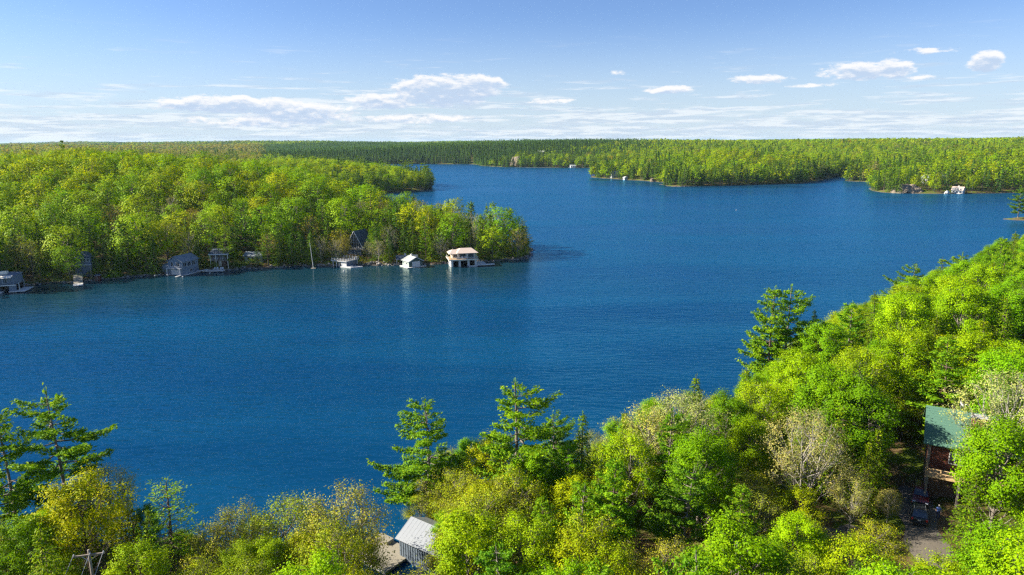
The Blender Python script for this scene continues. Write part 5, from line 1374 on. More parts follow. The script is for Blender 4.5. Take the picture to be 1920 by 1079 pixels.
# ------------------------------------------------------------------ building materials
WHITE = plain('white_paint', (0.56, 0.55, 0.53), 0.55, 0.06)
CREAM = plain('cream_paint', (0.72, 0.66, 0.54), 0.6, 0.08)
TAN_ROOF = plain('tan_shingle', (0.50, 0.40, 0.33), 0.85, 0.14, 6.0, 0.01)
GREY_ROOF = plain('grey_shingle', (0.20, 0.23, 0.25), 0.85, 0.16, 6.0, 0.01)
DARK_ROOF = plain('dark_shingle', (0.075, 0.095, 0.12), 0.85, 0.18, 6.0, 0.01)
PALE_ROOF = plain('pale_shingle', (0.36, 0.37, 0.34), 0.85, 0.14, 6.0, 0.01)
GREEN_ROOF = plain('green_shingle', (0.075, 0.165, 0.115), 0.8, 0.16, 5.0, 0.01)
METAL_ROOF = plain('metal_roofing', (0.27, 0.285, 0.30), 0.42, 0.08, 2.0, 0.0, 0.15)
BLUE_GREY = plain('blue_grey_siding', (0.17, 0.215, 0.26), 0.7, 0.10, 4.0, 0.0, stretch=(1, 1, 8))
SLATE = plain('slate_siding', (0.12, 0.15, 0.19), 0.7, 0.12, 4.0, stretch=(1, 1, 8))
DARK_GREEN = plain('dark_green_siding', (0.045, 0.085, 0.075), 0.65, 0.12, 4.0, stretch=(1, 1, 8))
SAGE = plain('sage_siding', (0.30, 0.34, 0.30), 0.65, 0.10, 4.0, stretch=(1, 1, 8))
BROWN = plain('brown_siding', (0.14, 0.085, 0.055), 0.75, 0.16, 4.0, stretch=(1, 1, 8))
RED_LOG = plain('red_log', (0.13, 0.04, 0.022), 0.7, 0.2, 3.0, 0.02, stretch=(0.4, 0.4, 6))
STONE = plain('grey_stone', (0.30, 0.28, 0.25), 0.9, 0.3, 2.0, 0.05)
BRICK = plain('red_brick', (0.36, 0.13, 0.07), 0.85, 0.2, 5.0, 0.01)
DECK = plain('weathered_deck', (0.27, 0.24, 0.18), 0.8, 0.22, 2.0, 0.01, stretch=(1, 6, 1))
PALE_DECK = plain('pale_dock', (0.66, 0.63, 0.57), 0.75, 0.12, 2.0, stretch=(1, 6, 1))
CEDAR = plain('cedar_deck', (0.55, 0.37, 0.18), 0.7, 0.15, 2.0)
CONCRETE = plain('concrete', (0.48, 0.47, 0.45), 0.85, 0.15, 2.0)
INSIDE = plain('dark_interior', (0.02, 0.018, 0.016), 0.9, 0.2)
STEEL = plain('galvanised_steel', (0.52, 0.54, 0.55), 0.4, 0.08, 3.0, metal=0.7)
WIRE = plain('wire', (0.30, 0.31, 0.32), 0.5, 0.05)
POLE = plain('weathered_pole', (0.24, 0.20, 0.16), 0.85, 0.2, 3.0, 0.01, stretch=(1, 1, 0.2))
ROCK = plain('shore_rock', (0.26, 0.23, 0.20), 0.9, 0.45, 0.8, 0.15)
PINK_ROCK = plain('pink_granite', (0.21, 0.165, 0.115), 0.9, 0.55, 0.45, 0.25)


def glass_material():
    m, N, out = new_mat('window_glass')
    b = N.n('ShaderNodeBsdfPrincipled', ins={'Base Color': (0.025, 0.035, 0.045, 1), 'Roughness': 0.06, 'Specular IOR Level': 0.8})
    N.link(b.outputs[0], out.inputs[0])
    return m


GLASS = glass_material()


def fbox(mb, face, p, u0, u1, z0, z1, t0, t1):
    """box on a wall: face f/b/l/r, wall plane p from the middle, u along it, t out of it"""
    if face == 'f':
        mb.box(u0, u1, -p - t1, -p - t0, z0, z1)
    elif face == 'b':
        mb.box(-u1, -u0, p + t0, p + t1, z0, z1)
    elif face == 'l':
        mb.box(-p - t1, -p - t0, -u1, -u0, z0, z1)
    else:
        mb.box(p + t0, p + t1, u0, u1, z0, z1)
    return mb


def window(par, face, p, u, z, w, h, frame=None, bars=0):
    fr = MB()
    b = 0.10
    fbox(fr, face, p, u - w / 2, u + w / 2, z, z + b, -0.02, 0.07)
    fbox(fr, face, p, u - w / 2, u + w / 2, z + h - b, z + h, -0.02, 0.07)
    fbox(fr, face, p, u - w / 2, u - w / 2 + b, z + b, z + h - b, -0.02, 0.068)
    fbox(fr, face, p, u + w / 2 - b, u + w / 2, z + b, z + h - b, -0.02, 0.068)
    for k in range(bars):
        x = u - w / 2 + w * (k + 1) / (bars + 1)
        fbox(fr, face, p, x - 0.035, x + 0.035, z + b, z + h - b, -0.01, 0.06)
    o = fr.build('window', frame or WHITE, par)
    fbox(MB(), face, p, u - w / 2 + 0.03, u + w / 2 - 0.03, z + 0.03, z + h - 0.03, 0.004, 0.03).build('pane', GLASS, o)
    return o


def door(par, face, p, u, z, w, h, mat, ribs=0, name='door'):
    d = fbox(MB(), face, p, u - w / 2, u + w / 2, z, z + h, 0.004, 0.06).build(name, mat, par)
    for k in range(ribs):
        zz = z + h * (k + 1) / (ribs + 1)
        fbox(MB(), face, p, u - w / 2 + 0.05, u + w / 2 - 0.05, zz - 0.025, zz + 0.025, 0.06, 0.075).build('rib', mat, d)
    return d


def gable_roof(par, hx, hy, ze, zr, ov, mat, along='y', th=0.14, name='roof'):
    """ridge along local y or x; two plates"""
    m = MB()
    if along == 'y':
        s = (zr - ze) / hx
        a = hx + ov
        m.plate([(-a, -hy - ov, ze - s * ov), (0, -hy - ov, zr), (0, hy + ov, zr), (-a, hy + ov, ze - s * ov)], -th)
        m.plate([(0, -hy - ov, zr), (a, -hy - ov, ze - s * ov), (a, hy + ov, ze - s * ov), (0, hy + ov, zr)], -th)
    else:
        s = (zr - ze) / hy
        a = hy + ov
        m.plate([(-hx - ov, -a, ze - s * ov), (hx + ov, -a, ze - s * ov), (hx + ov, 0, zr), (-hx - ov, 0, zr)], -th)
        m.plate([(-hx - ov, 0, zr), (hx + ov, 0, zr), (hx + ov, a, ze - s * ov), (-hx - ov, a, ze - s * ov)], -th)
    return m.build(name, mat, par)


def hip_roof(par, x0, x1, y0, y1, ze, zr, mat, inset, name='roof', th=0.12):
    m = MB()
    ym = (y0 + y1) / 2
    a, b = (x0 + inset, ym, zr), (x1 - inset, ym, zr)
    m.add([(x0, y0, ze), (x1, y0, ze), (x1, y1, ze), (x0, y1, ze), a, b, (x0, y0, ze - th), (x1, y0, ze - th), (x1, y1, ze - th), (x0, y1, ze - th)],
          [(0, 1, 5, 4), (1, 2, 5), (2, 3, 4, 5), (3, 0, 4), (9, 8, 7, 6), (0, 6, 7, 1), (1, 7, 8, 2), (2, 8, 9, 3), (3, 9, 6, 0)])
    return m.build(name, mat, par)


def gable_wall(par, hx, hy, z0, ze, zr, mat, along='y', name='wall'):
    m = MB()
    if along == 'y':
        m.prism([(-hx, z0), (hx, z0), (hx, ze), (0, zr - 0.05), (-hx, ze)], -hy, hy)
    else:
        k = MB().prism([(-hy, z0), (hy, z0), (hy, ze), (0, zr - 0.05), (-hy, ze)], -hx, hx)
        m.add([(y, x, z) for x, y, z in k.v], k.f)
    return m.build(name, mat, par)


def railing(par, pts, z, h, mat, gap=1.6, n_rails=3, w=0.04, name='railing'):
    """posts and rails along a line of points; one mesh"""
    m = MB()
    for (ax, ay), (bx, by) in zip(pts[:-1], pts[1:]):
        L = math.hypot(bx - ax, by - ay)
        n = max(1, round(L / gap))
        for i in range(n + 1):
            x, y = ax + (bx - ax) * i / n, ay + (by - ay) * i / n
            m.box(x - w, x + w, y - w, y + w, z, z + h)
        for k in range(n_rails):
            zz = z + h * (k + 1) / n_rails - 0.04
            m.bar((ax, ay, zz), (bx, by, zz), w * 0.9)
    return m.build(name, mat, par)


def posts(par, pts, z0, z1, w, mat, name='post'):
    for x, y in pts:
        MB().box(x - w, x + w, y - w, y + w, z0, z1).build(name, mat, par)


def dock(par, x0, x1, y0, y1, z, mat, name='dock', plank=0.0, along='x'):
    d = MB().box(x0, x1, y0, y1, z - 0.22, z).build(name, mat, par)
    if plank:
        m = MB()
        L0, L1 = (y0, y1) if along == 'x' else (x0, x1)
        n = max(1, int((L1 - L0) / plank))
        for i in range(n):
            a = L0 + (L1 - L0) * i / n + 0.012
            b = L0 + (L1 - L0) * (i + 1) / n - 0.012
            if along == 'x':
                m.box(x0 + 0.02, x1 - 0.02, a, b, z + 0.004, z + 0.035)
            else:
                m.box(a, b, y0 + 0.02, y1 - 0.02, z + 0.004, z + 0.035)
        tag(m.build('planks', mat, d), kind='stuff')
    return d


def cupola(par, x, y, z, s, wm, rm):
    c = MB().box(x - s, x + s, y - s, y + s, z - 0.5, z + s * 1.4).build('cupola', wm, par)
    q = s * 1.35
    MB().add([(x - q, y - q, z + s * 1.4), (x + q, y - q, z + s * 1.4), (x + q, y + q, z + s * 1.4), (x - q, y + q, z + s * 1.4), (x, y, z + s * 2.5)],
             [(3, 2, 1, 0), (0, 1, 4), (1, 2, 4), (2, 3, 4), (3, 0, 4)]).build('cupola_roof', rm, c)
    return c


# ------------------------------------------------------------------ along the point
def tan_boathouse():
    t = thing('boathouse', 'two-storey boathouse with tan hipped roof, white walls and wide upper deck', 'boathouse', (-20.4, 277.2, 0), R(13))
    hx, hy = 5.3, 4.4
    w = MB()
    w.box(-hx, -hx + 0.3, -hy, hy, -0.6, 2.85)
    w.box(hx - 0.3, hx, -hy, hy, -0.6, 2.85)
    w.box(-hx + 0.3, hx - 0.3, hy - 0.3, hy, -0.6, 2.85)
    w.build('wall', WHITE, t)
    window(t, 'l', hx, 0.0, 1.2, 1.1, 1.0)
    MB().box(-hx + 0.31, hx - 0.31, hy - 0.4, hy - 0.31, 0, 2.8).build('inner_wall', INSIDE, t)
    for x in (-hx + 0.45, -1.75, 1.85, hx - 0.45):
        MB().box(x - 0.42, x + 0.42, -hy - 0.02, -hy + 0.6, -0.6, 2.85).build('pillar', WHITE, t)
    MB().box(-hx + 0.9, hx - 0.9, -hy + 0.1, -hy + 0.4, 2.45, 2.85).build('header', WHITE, t)
    for x in (-0.1, 3.6):
        MB().box(x - 1.6, x - 1.35, -hy + 0.7, hy - 0.5, -0.5, 0.35).build('slip_dock', DECK, t)
    dk = MB().box(-hx - 0.9, hx + 0.5, -hy - 0.9, hy + 0.3, 2.86, 3.16).build('upper_deck', CEDAR, t)
    MB().box(-hx - 0.93, hx + 0.53, -hy - 0.95, -hy - 0.905, 2.82, 3.2).build('fascia', CREAM, dk)
    MB().box(-hx - 0.96, -hx - 0.905, -hy - 0.9, hy + 0.3, 2.82, 3.2).build('fascia', CREAM, dk)
    railing(t, [(-hx - 0.8, hy), (-hx - 0.8, -hy - 0.8), (hx + 0.4, -hy - 0.8), (hx + 0.4, hy)], 3.16, 0.95, WHITE, 1.5, 3, 0.03)
    u = MB()
    u.box(-2.0, hx - 0.5, -hy + 1.6, hy - 0.4, 3.162, 5.5)
    u.box(-4.4, -2.003, -hy + 2.6, hy - 0.6, 3.164, 5.15)
    u.build('upper_wall', CREAM, t)
    window(t, 'f', hy - 1.6, -0.3, 3.5, 2.6, 1.7, BROWN, 2)
    window(t, 'f', hy - 1.6, 3.1, 3.4, 2.3, 1.9, BLUE_GREY, 1)
    window(t, 'f', hy - 2.6, -3.2, 3.6, 1.6, 1.3, WHITE, 1)
    posts(t, [(1.55, -hy + 0.6), (hx - 0.2, -hy + 0.6), (-2.4, -hy + 0.6), (-4.9, -hy + 1.6)], 3.162, 5.5, 0.09, WHITE)
    hip_roof(t, -2.9, hx + 0.7, -hy - 0.1, hy + 0.5, 5.52, 7.0, TAN_ROOF, 2.2)
    hip_roof(t, -5.9, -0.2, -hy + 1.0, hy + 0.2, 5.16, 6.45, TAN_ROOF, 1.8, 'side_roof')
    dock(t, hx + 0.03, hx + 7.4, -hy - 0.6, -hy + 1.4, 0.55, PALE_DECK, plank=0.5, along='y')
    dock(t, hx + 0.03, hx + 4.2, -hy + 1.43, hy + 1.0, 0.55, PALE_DECK, 'side_dock')
    MB().box(-hx + 4.0 + 3.3, hx, -hy - 0.9, -hy - 0.63, -0.2, 0.5).build('dock_edge', WHITE, t)
    for k in range(2):
        c = thing('lounge_chair', 'white lounge chair on the upper deck, %s of two' % ('left' if k == 0 else 'right'), 'chair', (0, 0, 0), 0, 'lounge chairs on the tan-roofed boathouse')
        c.location = Matrix.Rotation(R(13), 3, 'Z') @ Vector((-0.6 + 1.4 * k, -hy + 0.3, 3.16)) + Vector((-20.4, 277.2, 0))
        c.rotation_euler = (0, 0, R(13 + 20 * k))
        MB().plate([(-0.3, -0.55, 0.38), (0.3, -0.55, 0.38), (0.3, 0.15, 0.30), (-0.3, 0.15, 0.30)], 0.05).build('seat', WHITE, c)
        MB().plate([(-0.3, 0.15, 0.30), (0.3, 0.15, 0.30), (0.3, 0.6, 0.95), (-0.3, 0.6, 0.95)], 0.05).build('backrest', WHITE, c)
        for x in (-0.27, 0.27):
            MB().bar((x, -0.5, 0), (x, -0.5, 0.36), 0.03).build('leg', WHITE, c)
            MB().bar((x, 0.3, 0), (x, 0.2, 0.32), 0.03).build('leg', WHITE, c)


def green_boathouse():
    t = thing('boathouse', 'small dark green gabled boathouse with one wide white door', 'boathouse', (-40.6, 274.8, 0), R(36))
    hx, hy = 3.1, 2.9
    gable_wall(t, hx, hy, -0.5, 2.5, 4.0, DARK_GREEN)
    fbox(MB(), 'l', hx, -hy + 0.05, hy - 0.05, 0.3, 2.45, 0.004, 0.05).build('sunlit_overlay', SAGE, t)  # left wall made paler than the rest, its sunlit look painted in
    gable_roof(t, hx, hy, 2.55, 4.05, 0.45, PALE_ROOF)
    m = MB()
    for s in (-1, 1):
        m.plate([(s * (hx + 0.45), -hy - 0.46, 2.16), (0, -hy - 0.46, 3.93), (0, -hy - 0.46, 4.1), (s * (hx + 0.45), -hy - 0.46, 2.34)], 0.04)
    m.build('barge_board', WHITE, t)
    door(t, 'f', hy, 0.1, 0.35, 3.6, 2.0, WHITE, 3, 'garage_door')
    window(t, 'l', hx + 0.05, 0.8, 1.1, 1.0, 0.9)
    cupola(t, 0, 0.5, 4.1, 0.42, CREAM, PALE_ROOF)
    dock(t, -hx - 1.3, hx + 1.2, -hy - 1.0, -hy + 0.2, 0.3, PALE_DECK)
    dock(t, -hx - 1.3, -hx - 0.03, -hy + 0.23, hy, 0.3, PALE_DECK, 'side_dock')
    t = thing('boat_shelter', 'open boat shelter with dark roof behind the dark green boathouse', 'shelter', (-43.6, 279.6, 0), R(8))
    hx, hy = 4.1, 2.0
    gable_roof(t, hx, hy, 2.45, 3.75, 0.4, DARK_ROOF, 'x')
    posts(t, [(-hx, -hy), (hx, -hy), (-hx, hy), (hx, hy), (-1.6, -hy), (1.2, -hy)], -0.5, 2.5, 0.11, WHITE)
    MB().box(-hx, hx, hy - 0.1, hy - 0.02, 0.4, 2.4).build('wall', DARK_GREEN, t)
    MB().box(-hx - 0.1, hx + 0.1, -hy - 0.3, -hy + 0.9, 0.1, 0.4).build('dock', DECK, t)
    cupola(t, -0.6, 0, 3.75, 0.4, WHITE, DARK_ROOF)


def white_boathouse():
    t = thing('boathouse', 'low flat-roofed white boathouse with railed roof deck behind a pale dock', 'boathouse', (-68.6, 277.2, 0), R(-26))
    hx, hy = 3.5, 3.6
    w = MB()
    w.box(0.6, hx, -hy, -hy + 0.2, -0.4, 2.35)
    w.box(0.6, 0.8, -hy + 0.2, hy, -0.4, 2.35)
    w.build('wall', WHITE, t)
    MB().box(hx - 0.2, hx, -hy + 0.203, hy, -0.4, 2.35).build('side_wall', SLATE, t)
    window(t, 'r', hx, -1.2, 1.0, 0.8, 0.9)
    window(t, 'r', hx, 0.8, 1.0, 0.8, 0.9)
    MB().box(hx - 0.1, hx + 0.12, hy - 0.6, hy - 0.1, -0.4, 2.35).build('corner_post', WHITE, t)
    rf = MB().box(-hx - 0.4, hx + 0.4, -hy - 0.4, hy + 0.4, 2.36, 2.5).build('roof_deck', DECK, t)
    m = MB()
    m.box(-hx - 0.45, hx + 0.45, -hy - 0.46, -hy - 0.405, 2.25, 2.56)
    m.box(hx + 0.405, hx + 0.46, -hy - 0.46, hy + 0.4, 2.25, 2.56)
    m.build('fascia', WHITE, rf)
    posts(t, [(-hx + 0.1, -hy + 0.1), (-1.6, -hy + 0.1), (-hx + 0.1, hy - 0.3), (-0.3, -hy + 0.1)], -0.6, 2.36, 0.13, WHITE)
    pts = []
    for i in range(6):
        pts.append((-hx - 0.25 + (2 * hx + 0.5) * i / 5, -hy - 0.25))
    for i in range(1, 7):
        pts.append((hx + 0.25, -hy - 0.25 + (2 * hy + 0.5) * i / 6))
    for i in range(6):
        pts.append((-hx - 0.25 + (2 * hx + 0.5) * i / 5, hy + 0.25))
    posts(t, pts, 2.5, 3.55, 0.10, WHITE, 'railing_post')
    railing(t, [(-hx - 0.25, hy + 0.25), (-hx - 0.25, -hy - 0.25), (hx + 0.25, -hy - 0.25), (hx + 0.25, hy + 0.25), (-hx - 0.25, hy + 0.25)], 2.5, 0.85, WHITE, 9, 2, 0.035)
    dock(t, -hx, 0.4, -hy + 0.4, -hy + 1.5, 0.4, DECK, 'inner_dock')
    t = thing('dock', 'bright pale concrete dock lying in front of the low white boathouse', 'dock', (-65.2, 272.6, 0), R(-8))
    MB().hexa([(-4.4, -0.4, -0.3), (0.6, -2.2, -0.3), (4.8, 0.6, -0.3), (-1.2, 2.2, -0.3)], [(-4.4, -0.4, 0.4), (0.6, -2.2, 0.4), (4.8, 0.6, 0.4), (-1.2, 2.2, 0.4)]).build('slab', WHITE, t)
    MB().box(0.2, 1.3, -1.1, -0.5, 0.41, 0.75).build('storage_box', SLATE, t)


def a_frame():
    z = gz(-66.0, 294.5)
    t = thing('cottage', 'steep A-frame cottage with white trimmed glass gable among the trees', 'cottage', (-66.2, 295.5, z), R(-17))
    hx, hy, zr, z0 = 4.2, 4.6, 9.4, 1.9
    MB().box(-3.4, 3.4, -hy - 1.1, hy, -1.2, z0 - 0.05).build('basement', SLATE, t)
    for x in (-1.8, 1.2):
        window(t, 'f', hy + 1.1, x, 0.5, 1.7, 0.8, WHITE, 1)
    MB().prism([(-hx + 0.15, z0), (hx - 0.15, z0), (0, zr - 0.35)], -hy + 0.3, hy).build('wall', SLATE, t)
    m = MB()
    for s in (-1, 1):
        m.plate([(s * (hx + 0.35), -hy - 0.5, z0 - 0.5), (0, -hy - 0.5, zr), (0, hy + 0.4, zr), (s * (hx + 0.35), hy + 0.4, z0 - 0.5)], 0.16 * s)
    m.build('roof', DARK_ROOF, t)
    m = MB()
    for s in (-1, 1):
        m.bar((s * (hx + 0.36), -hy - 0.56, z0 - 0.45), (0, -hy - 0.56, zr + 0.02), 0.17)
    m.build('barge_board', WHITE, t)
    m = MB()
    y = -hy + 0.28
    for zz in (4.4, 5.6, 6.8):
        w = (hx - 0.15) * (zr - 0.35 - zz) / (zr - 0.35 - z0)
        m.box(-w, w, y - 0.09, y, zz - 0.07, zz + 0.07)
    for x in (-1.6, -0.55, 0.55, 1.6):
        top = zr - 0.4 - abs(x) * (zr - 0.35 - z0) / (hx - 0.15)
        m.box(x - 0.06, x + 0.06, y - 0.1, y, z0 + 0.1, top)
    fr = m.build('window_frame', WHITE, t)
    MB().prism([(-3.2, z0 + 0.1), (3.2, z0 + 0.1), (0.3, zr - 1.0), (-0.3, zr - 1.0)], y - 0.02, y + 0.02).build('pane', GLASS, fr)
    MB().box(-hx - 0.6, hx + 0.6, -hy - 1.5, -hy + 0.25, z0 - 0.22, z0 - 0.04).build('balcony', DECK, t)
    railing(t, [(-hx - 0.5, -hy), (-hx - 0.5, -hy - 1.4), (hx + 0.5, -hy - 1.4), (hx + 0.5, -hy)], z0 - 0.04, 1.0, WHITE, 1.1, 2, 0.045)


def mast_raft():
    t = thing('flagpole', 'tall bare white mast leaning slightly on a small square raft', 'mast', (-79.8, 270.0, 0), R(10))
    MB().box(-0.9, 0.9, -0.7, 0.7, -0.15, 0.25).build('raft', DECK, t)
    MB().bar((0, 0, 0.25), (-0.75, 0, 10.6), 0.14, 0.07, 8).build('pole', WHITE, t)
    MB().bar((-0.55, 0, 7.6), (-0.2, 0, 7.7), 0.03).build('cleat', STEEL, t)


def blue_boathouse():
    # ridge runs away to the right; the gabled front with its doors looks left
    t = thing('boathouse', 'blue-grey two-storey boathouse with grey roof and finger docks, in shade', 'boathouse', (-127.8, 261.6, 0), R(-17))
    hx, hy = 3.3, 4.2
    gable_wall(t, hx, hy, -0.5, 5.4, 7.2, BLUE_GREY)
    gable_roof(t, hx, hy, 5.45, 7.3, 0.5, GREY_ROOF)
    MB().prism([(-hx - 3.2, -0.5), (-hx - 0.01, -0.5), (-hx - 0.01, 4.3), (-hx - 1.8, 4.0), (-hx - 3.2, 2.8)], -hy + 0.2, hy - 1.5).build('side_shed', BLUE_GREY, t)
    m = MB()
    m.plate([(-hx - 3.5, -hy - 0.2, 2.55), (-hx - 1.8, -hy - 0.2, 4.14), (-hx - 1.8, hy - 1.3, 4.14), (-hx - 3.5, hy - 1.3, 2.55)], -0.12)
    m.plate([(-hx - 1.8, -hy - 0.2, 4.14), (-hx + 0.02, -hy - 0.2, 4.42), (-hx + 0.02, hy - 1.3, 4.42), (-hx - 1.8, hy - 1.3, 4.14)], -0.12)
    m.build('shed_roof', GREY_ROOF, t)
    door(t, 'f', hy, -0.1, 0.25, 4.0, 1.9, WHITE, 4, 'garage_door')
    door(t, 'f', hy - 0.2, -hx - 1.6, 0.9, 2.3, 1.3, SLATE, 3, 'garage_door')
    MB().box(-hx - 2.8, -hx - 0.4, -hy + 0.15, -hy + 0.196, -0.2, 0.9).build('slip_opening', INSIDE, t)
    MB().box(-hx + 0.2, hx - 0.1, -hy - 1.3, -hy - 0.01, 2.75, 2.9).build('balcony', WHITE, t)
    railing(t, [(-hx + 0.25, -hy - 0.02), (-hx + 0.25, -hy - 1.25), (hx - 0.15, -hy - 1.25), (hx - 0.15, -hy - 0.02)], 2.9, 1.0, WHITE, 1.1, 3, 0.03)
    posts(t, [(-hx + 0.3, -hy - 1.2), (hx - 0.2, -hy - 1.2)], -0.5, 2.75, 0.14, WHITE)
    window(t, 'f', hy, -1.4, 3.3, 1.1, 1.9)
    window(t, 'f', hy, 1.4, 3.3, 1.6, 1.9, None, 1)
    for k in range(3):
        window(t, 'r', hx, -2.9 + 2.3 * k, 3.2, 1.8, 1.7, None, 1)
    door(t, 'r', hx, 2.9, 0.4, 1.0, 2.0, SLATE)
    window(t, 'r', hx, 0.2, 1.0, 1.6, 1.1)
    for x, L in ((-hx - 3.3, 3.6), (-hx + 0.4, 1.6), (hx - 0.2, 3.4)):
        dock(t, x - 0.45, x + 0.45, -hy - L, -hy + 0.1, 0.35, PALE_DECK, 'finger_dock')
    dock(t, hx + 0.02, hx + 1.1, -hy + 0.2, hy + 0.5, 0.35, PALE_DECK, 'side_dock')
    # canoe leaning on the end
    c = thing('canoe', 'pale canoe lying on the deck behind the blue-grey boathouse', 'canoe', (-121.2, 262.8, 0.62), R(50))
    V, F_ = [], []
    for i in range(9):
        s = -1 + 2 * i / 8
        w = 0.45 * (1 - s * s) ** 0.6 + 0.01
        zz = 0.32 + 0.22 * s ** 4
        V += [(2.3 * s, -w, zz), (2.3 * s, -w * 0.75, 0.08), (2.3 * s, 0, 0.0 + 0.15 * s ** 4), (2.3 * s, w * 0.75, 0.08), (2.3 * s, w, zz)]
    for i in range(8):
        for j in range(4):
            F_.append((i * 5 + j, i * 5 + j + 1, i * 5 + j + 6, i * 5 + j + 5))
    h = MB().add(V, F_).build('hull', WHITE, c, smooth=True)
    h.modifiers.new('thick', 'SOLIDIFY').thickness = 0.03
    MB().box(-0.5, -0.3, -0.4, 0.4, 0.25, 0.29).build('seat', DECK, c)


def shore_cottages():
    z = max(gz(-117.5, 271.5), 1.0)
    t = thing('cottage', 'dark brown two-storey cottage with corner post and deck beside the sunlit pine', 'cottage', (-117.2, 272.0, z - 0.3), R(6))
    hx, hy = 3.4, 3.0
    MB().box(-hx, hx - 1.2, -hy + 1.4, hy, -0.8, 5.6).build('wall', BROWN, t)
    MB().box(-hx - 0.2, hx, -hy - 0.2, -hy + 1.38, 2.6, 2.8).build('balcony', DECK, t)
    railing(t, [(-hx - 0.1, -hy + 1.3), (-hx - 0.1, -hy - 0.1), (hx - 0.1, -hy - 0.1), (hx - 0.1, -hy + 1.3)], 2.8, 0.95, WHITE, 1.0, 2, 0.03)
    posts(t, [(hx - 0.1, -hy - 0.1), (-hx, -hy - 0.1), (-1.2, -hy - 0.1)], -1.0, 5.5, 0.11, CREAM)
    window(t, 'f', hy - 1.4, -1.6, 3.2, 1.6, 1.7, None, 1)
    window(t, 'f', hy - 1.4, 0.8, 3.2, 1.6, 1.7, None, 1)
    door(t, 'f', hy - 1.4, -0.2, 0.2, 1.1, 2.0, CREAM)
    m = MB()
    m.plate([(-hx - 0.5, -hy - 0.6, 5.35), (hx + 0.5, -hy - 0.6, 5.35), (hx + 0.5, hy + 0.4, 6.6), (-hx - 0.5, hy + 0.4, 6.6)], -0.16)
    r = m.build('roof', DARK_ROOF, t)
    MB().box(-hx - 0.5, hx + 0.5, -hy - 0.68, -hy - 0.6, 5.05, 5.4).build('fascia', WHITE, r)
    z = gz(-107.0, 279.0)
    t = thing('cottage', 'low grey-brown cottage half hidden right of the sunlit pine', 'cottage', (-106.2, 279.5, z), R(-4))
    hx, hy = 3.6, 2.6
    gable_wall(t, hx, hy, -0.8, 2.6, 3.8, SAGE, 'x')
    gable_roof(t, hx, hy, 2.62, 3.85, 0.5, GREY_ROOF, 'x')
    window(t, 'f', hy, -1.8, 0.8, 1.4, 1.3)
    window(t, 'f', hy, 1.4, 0.8, 1.8, 1.3, None, 1)
    door(t, 'f', hy, -0.2, 0.05, 0.95, 2.0, BROWN)
    # dock with chairs
    t = thing('dock', 'grey dock between the blue-grey boathouse and the sunlit pine', 'dock', (-117.0, 264.6, 0), R(4))
    dock(t, -4.6, 3.4, -1.0, 1.6, 0.5, PALE_DECK, 'deck_frame', 0.3, 'y')
    posts(t, [(-4.2, -0.8), (-1, -0.8), (3.1, -0.8), (-4.2, 1.3), (3.1, 1.3)], -1.5, 0.28, 0.1, DECK)
    for k, (x, y, a) in enumerate(((-0.4, 0.3, -8), (0.75, 0.45, 10), (2.0, 0.4, -5), (2.75, 0.6, 15))):
        c = thing('garden_chair', 'white garden chair on the grey dock, %s from left' % ('leftmost', 'second', 'third', 'fourth')[k], 'chair',
                  (-117.0 + x, 264.6 + y, 0.54), R(a), 'white chairs on the dock')
        MB().plate([(-0.32, -0.4, 0.42), (0.32, -0.4, 0.42), (0.32, 0.2, 0.30), (-0.32, 0.2, 0.30)], 0.06).build('seat', WHITE, c)
        MB().plate([(-0.34, 0.2, 0.30), (0.34, 0.2, 0.30), (0.3, 0.55, 1.1), (-0.3, 0.55, 1.1)], 0.06).build('backrest', WHITE, c)
        for s in (-1, 1):
            MB().box(s * 0.42 - 0.07, s * 0.42 + 0.07, -0.45, 0.35, 0.56, 0.62).build('armrest', WHITE, c)
            MB().box(s * 0.38 - 0.04, s * 0.38 + 0.04, -0.42, -0.32, 0, 0.56).build('leg', WHITE, c)
            MB().box(s * 0.38 - 0.04, s * 0.38 + 0.04, 0.25, 0.35, 0, 0.56).build('leg', WHITE, c)
    # cottage, stairs and ramp further left
    z = gz(-158.5, 252.0)
    t = thing('cottage', 'small slate cottage with peaked roof above the boat ramp, deep in shade', 'cottage', (-160.6, 253.5, 5.6), R(14))
    hx, hy = 2.6, 2.4
    MB().box(-hx, hx, -hy, hy, z - 6.6, 2.6).build('wall', SLATE, t)
    m = MB()
    m.add([(-hx - 0.4, -hy - 0.4, 2.55), (hx + 0.4, -hy - 0.4, 2.55), (hx + 0.4, hy + 0.4, 2.55), (-hx - 0.4, hy + 0.4, 2.55), (-0.6, 0, 4.6), (1.0, 0, 4.6)],
          [(3, 2, 1, 0), (0, 1, 5, 4), (1, 2, 5), (2, 3, 4, 5), (3, 0, 4)])
    m.build('roof', DARK_ROOF, t)
    MB().bar((-hx + 0.2, 0, 2.5), (-hx + 0.2, 0, 5.2), 0.25, 0.18).build('chimney', STONE, t)
    for k in range(3):
        window(t, 'f', hy, -0.6 + 1.15 * k, 0.8, 1.0, 1.4)
    MB().box(-hx - 0.4, hx + 0.3, -hy - 1.1, -hy - 0.02, -0.25, -0.05).build('balcony', WHITE, t)
    st = MB()
    for i in range(9):
        st.box(-hx - 0.4 - 0.3 * (i + 1), -hx - 0.4 - 0.3 * i, -hy - 1.1, -hy - 0.2, -0.28 - 0.24 * i, -0.10 - 0.24 * i)
    st.build('stair', DECK, t)
    MB().bar((-hx - 0.4, -hy - 1.1, 0.7), (-hx - 3.1, -hy - 1.1, -1.5), 0.06).build('handrail', WHITE, t)
    posts(t, [(-hx + 0.1, -hy - 1.0), (hx - 0.1, -hy - 1.0)], z - 6.6, -0.2, 0.1, DECK)
    t = thing('boat_ramp', 'grey plank ramp sloping down to a small floating dock', 'ramp', (-157.6, 243.2, 0), R(31))
    m = MB()
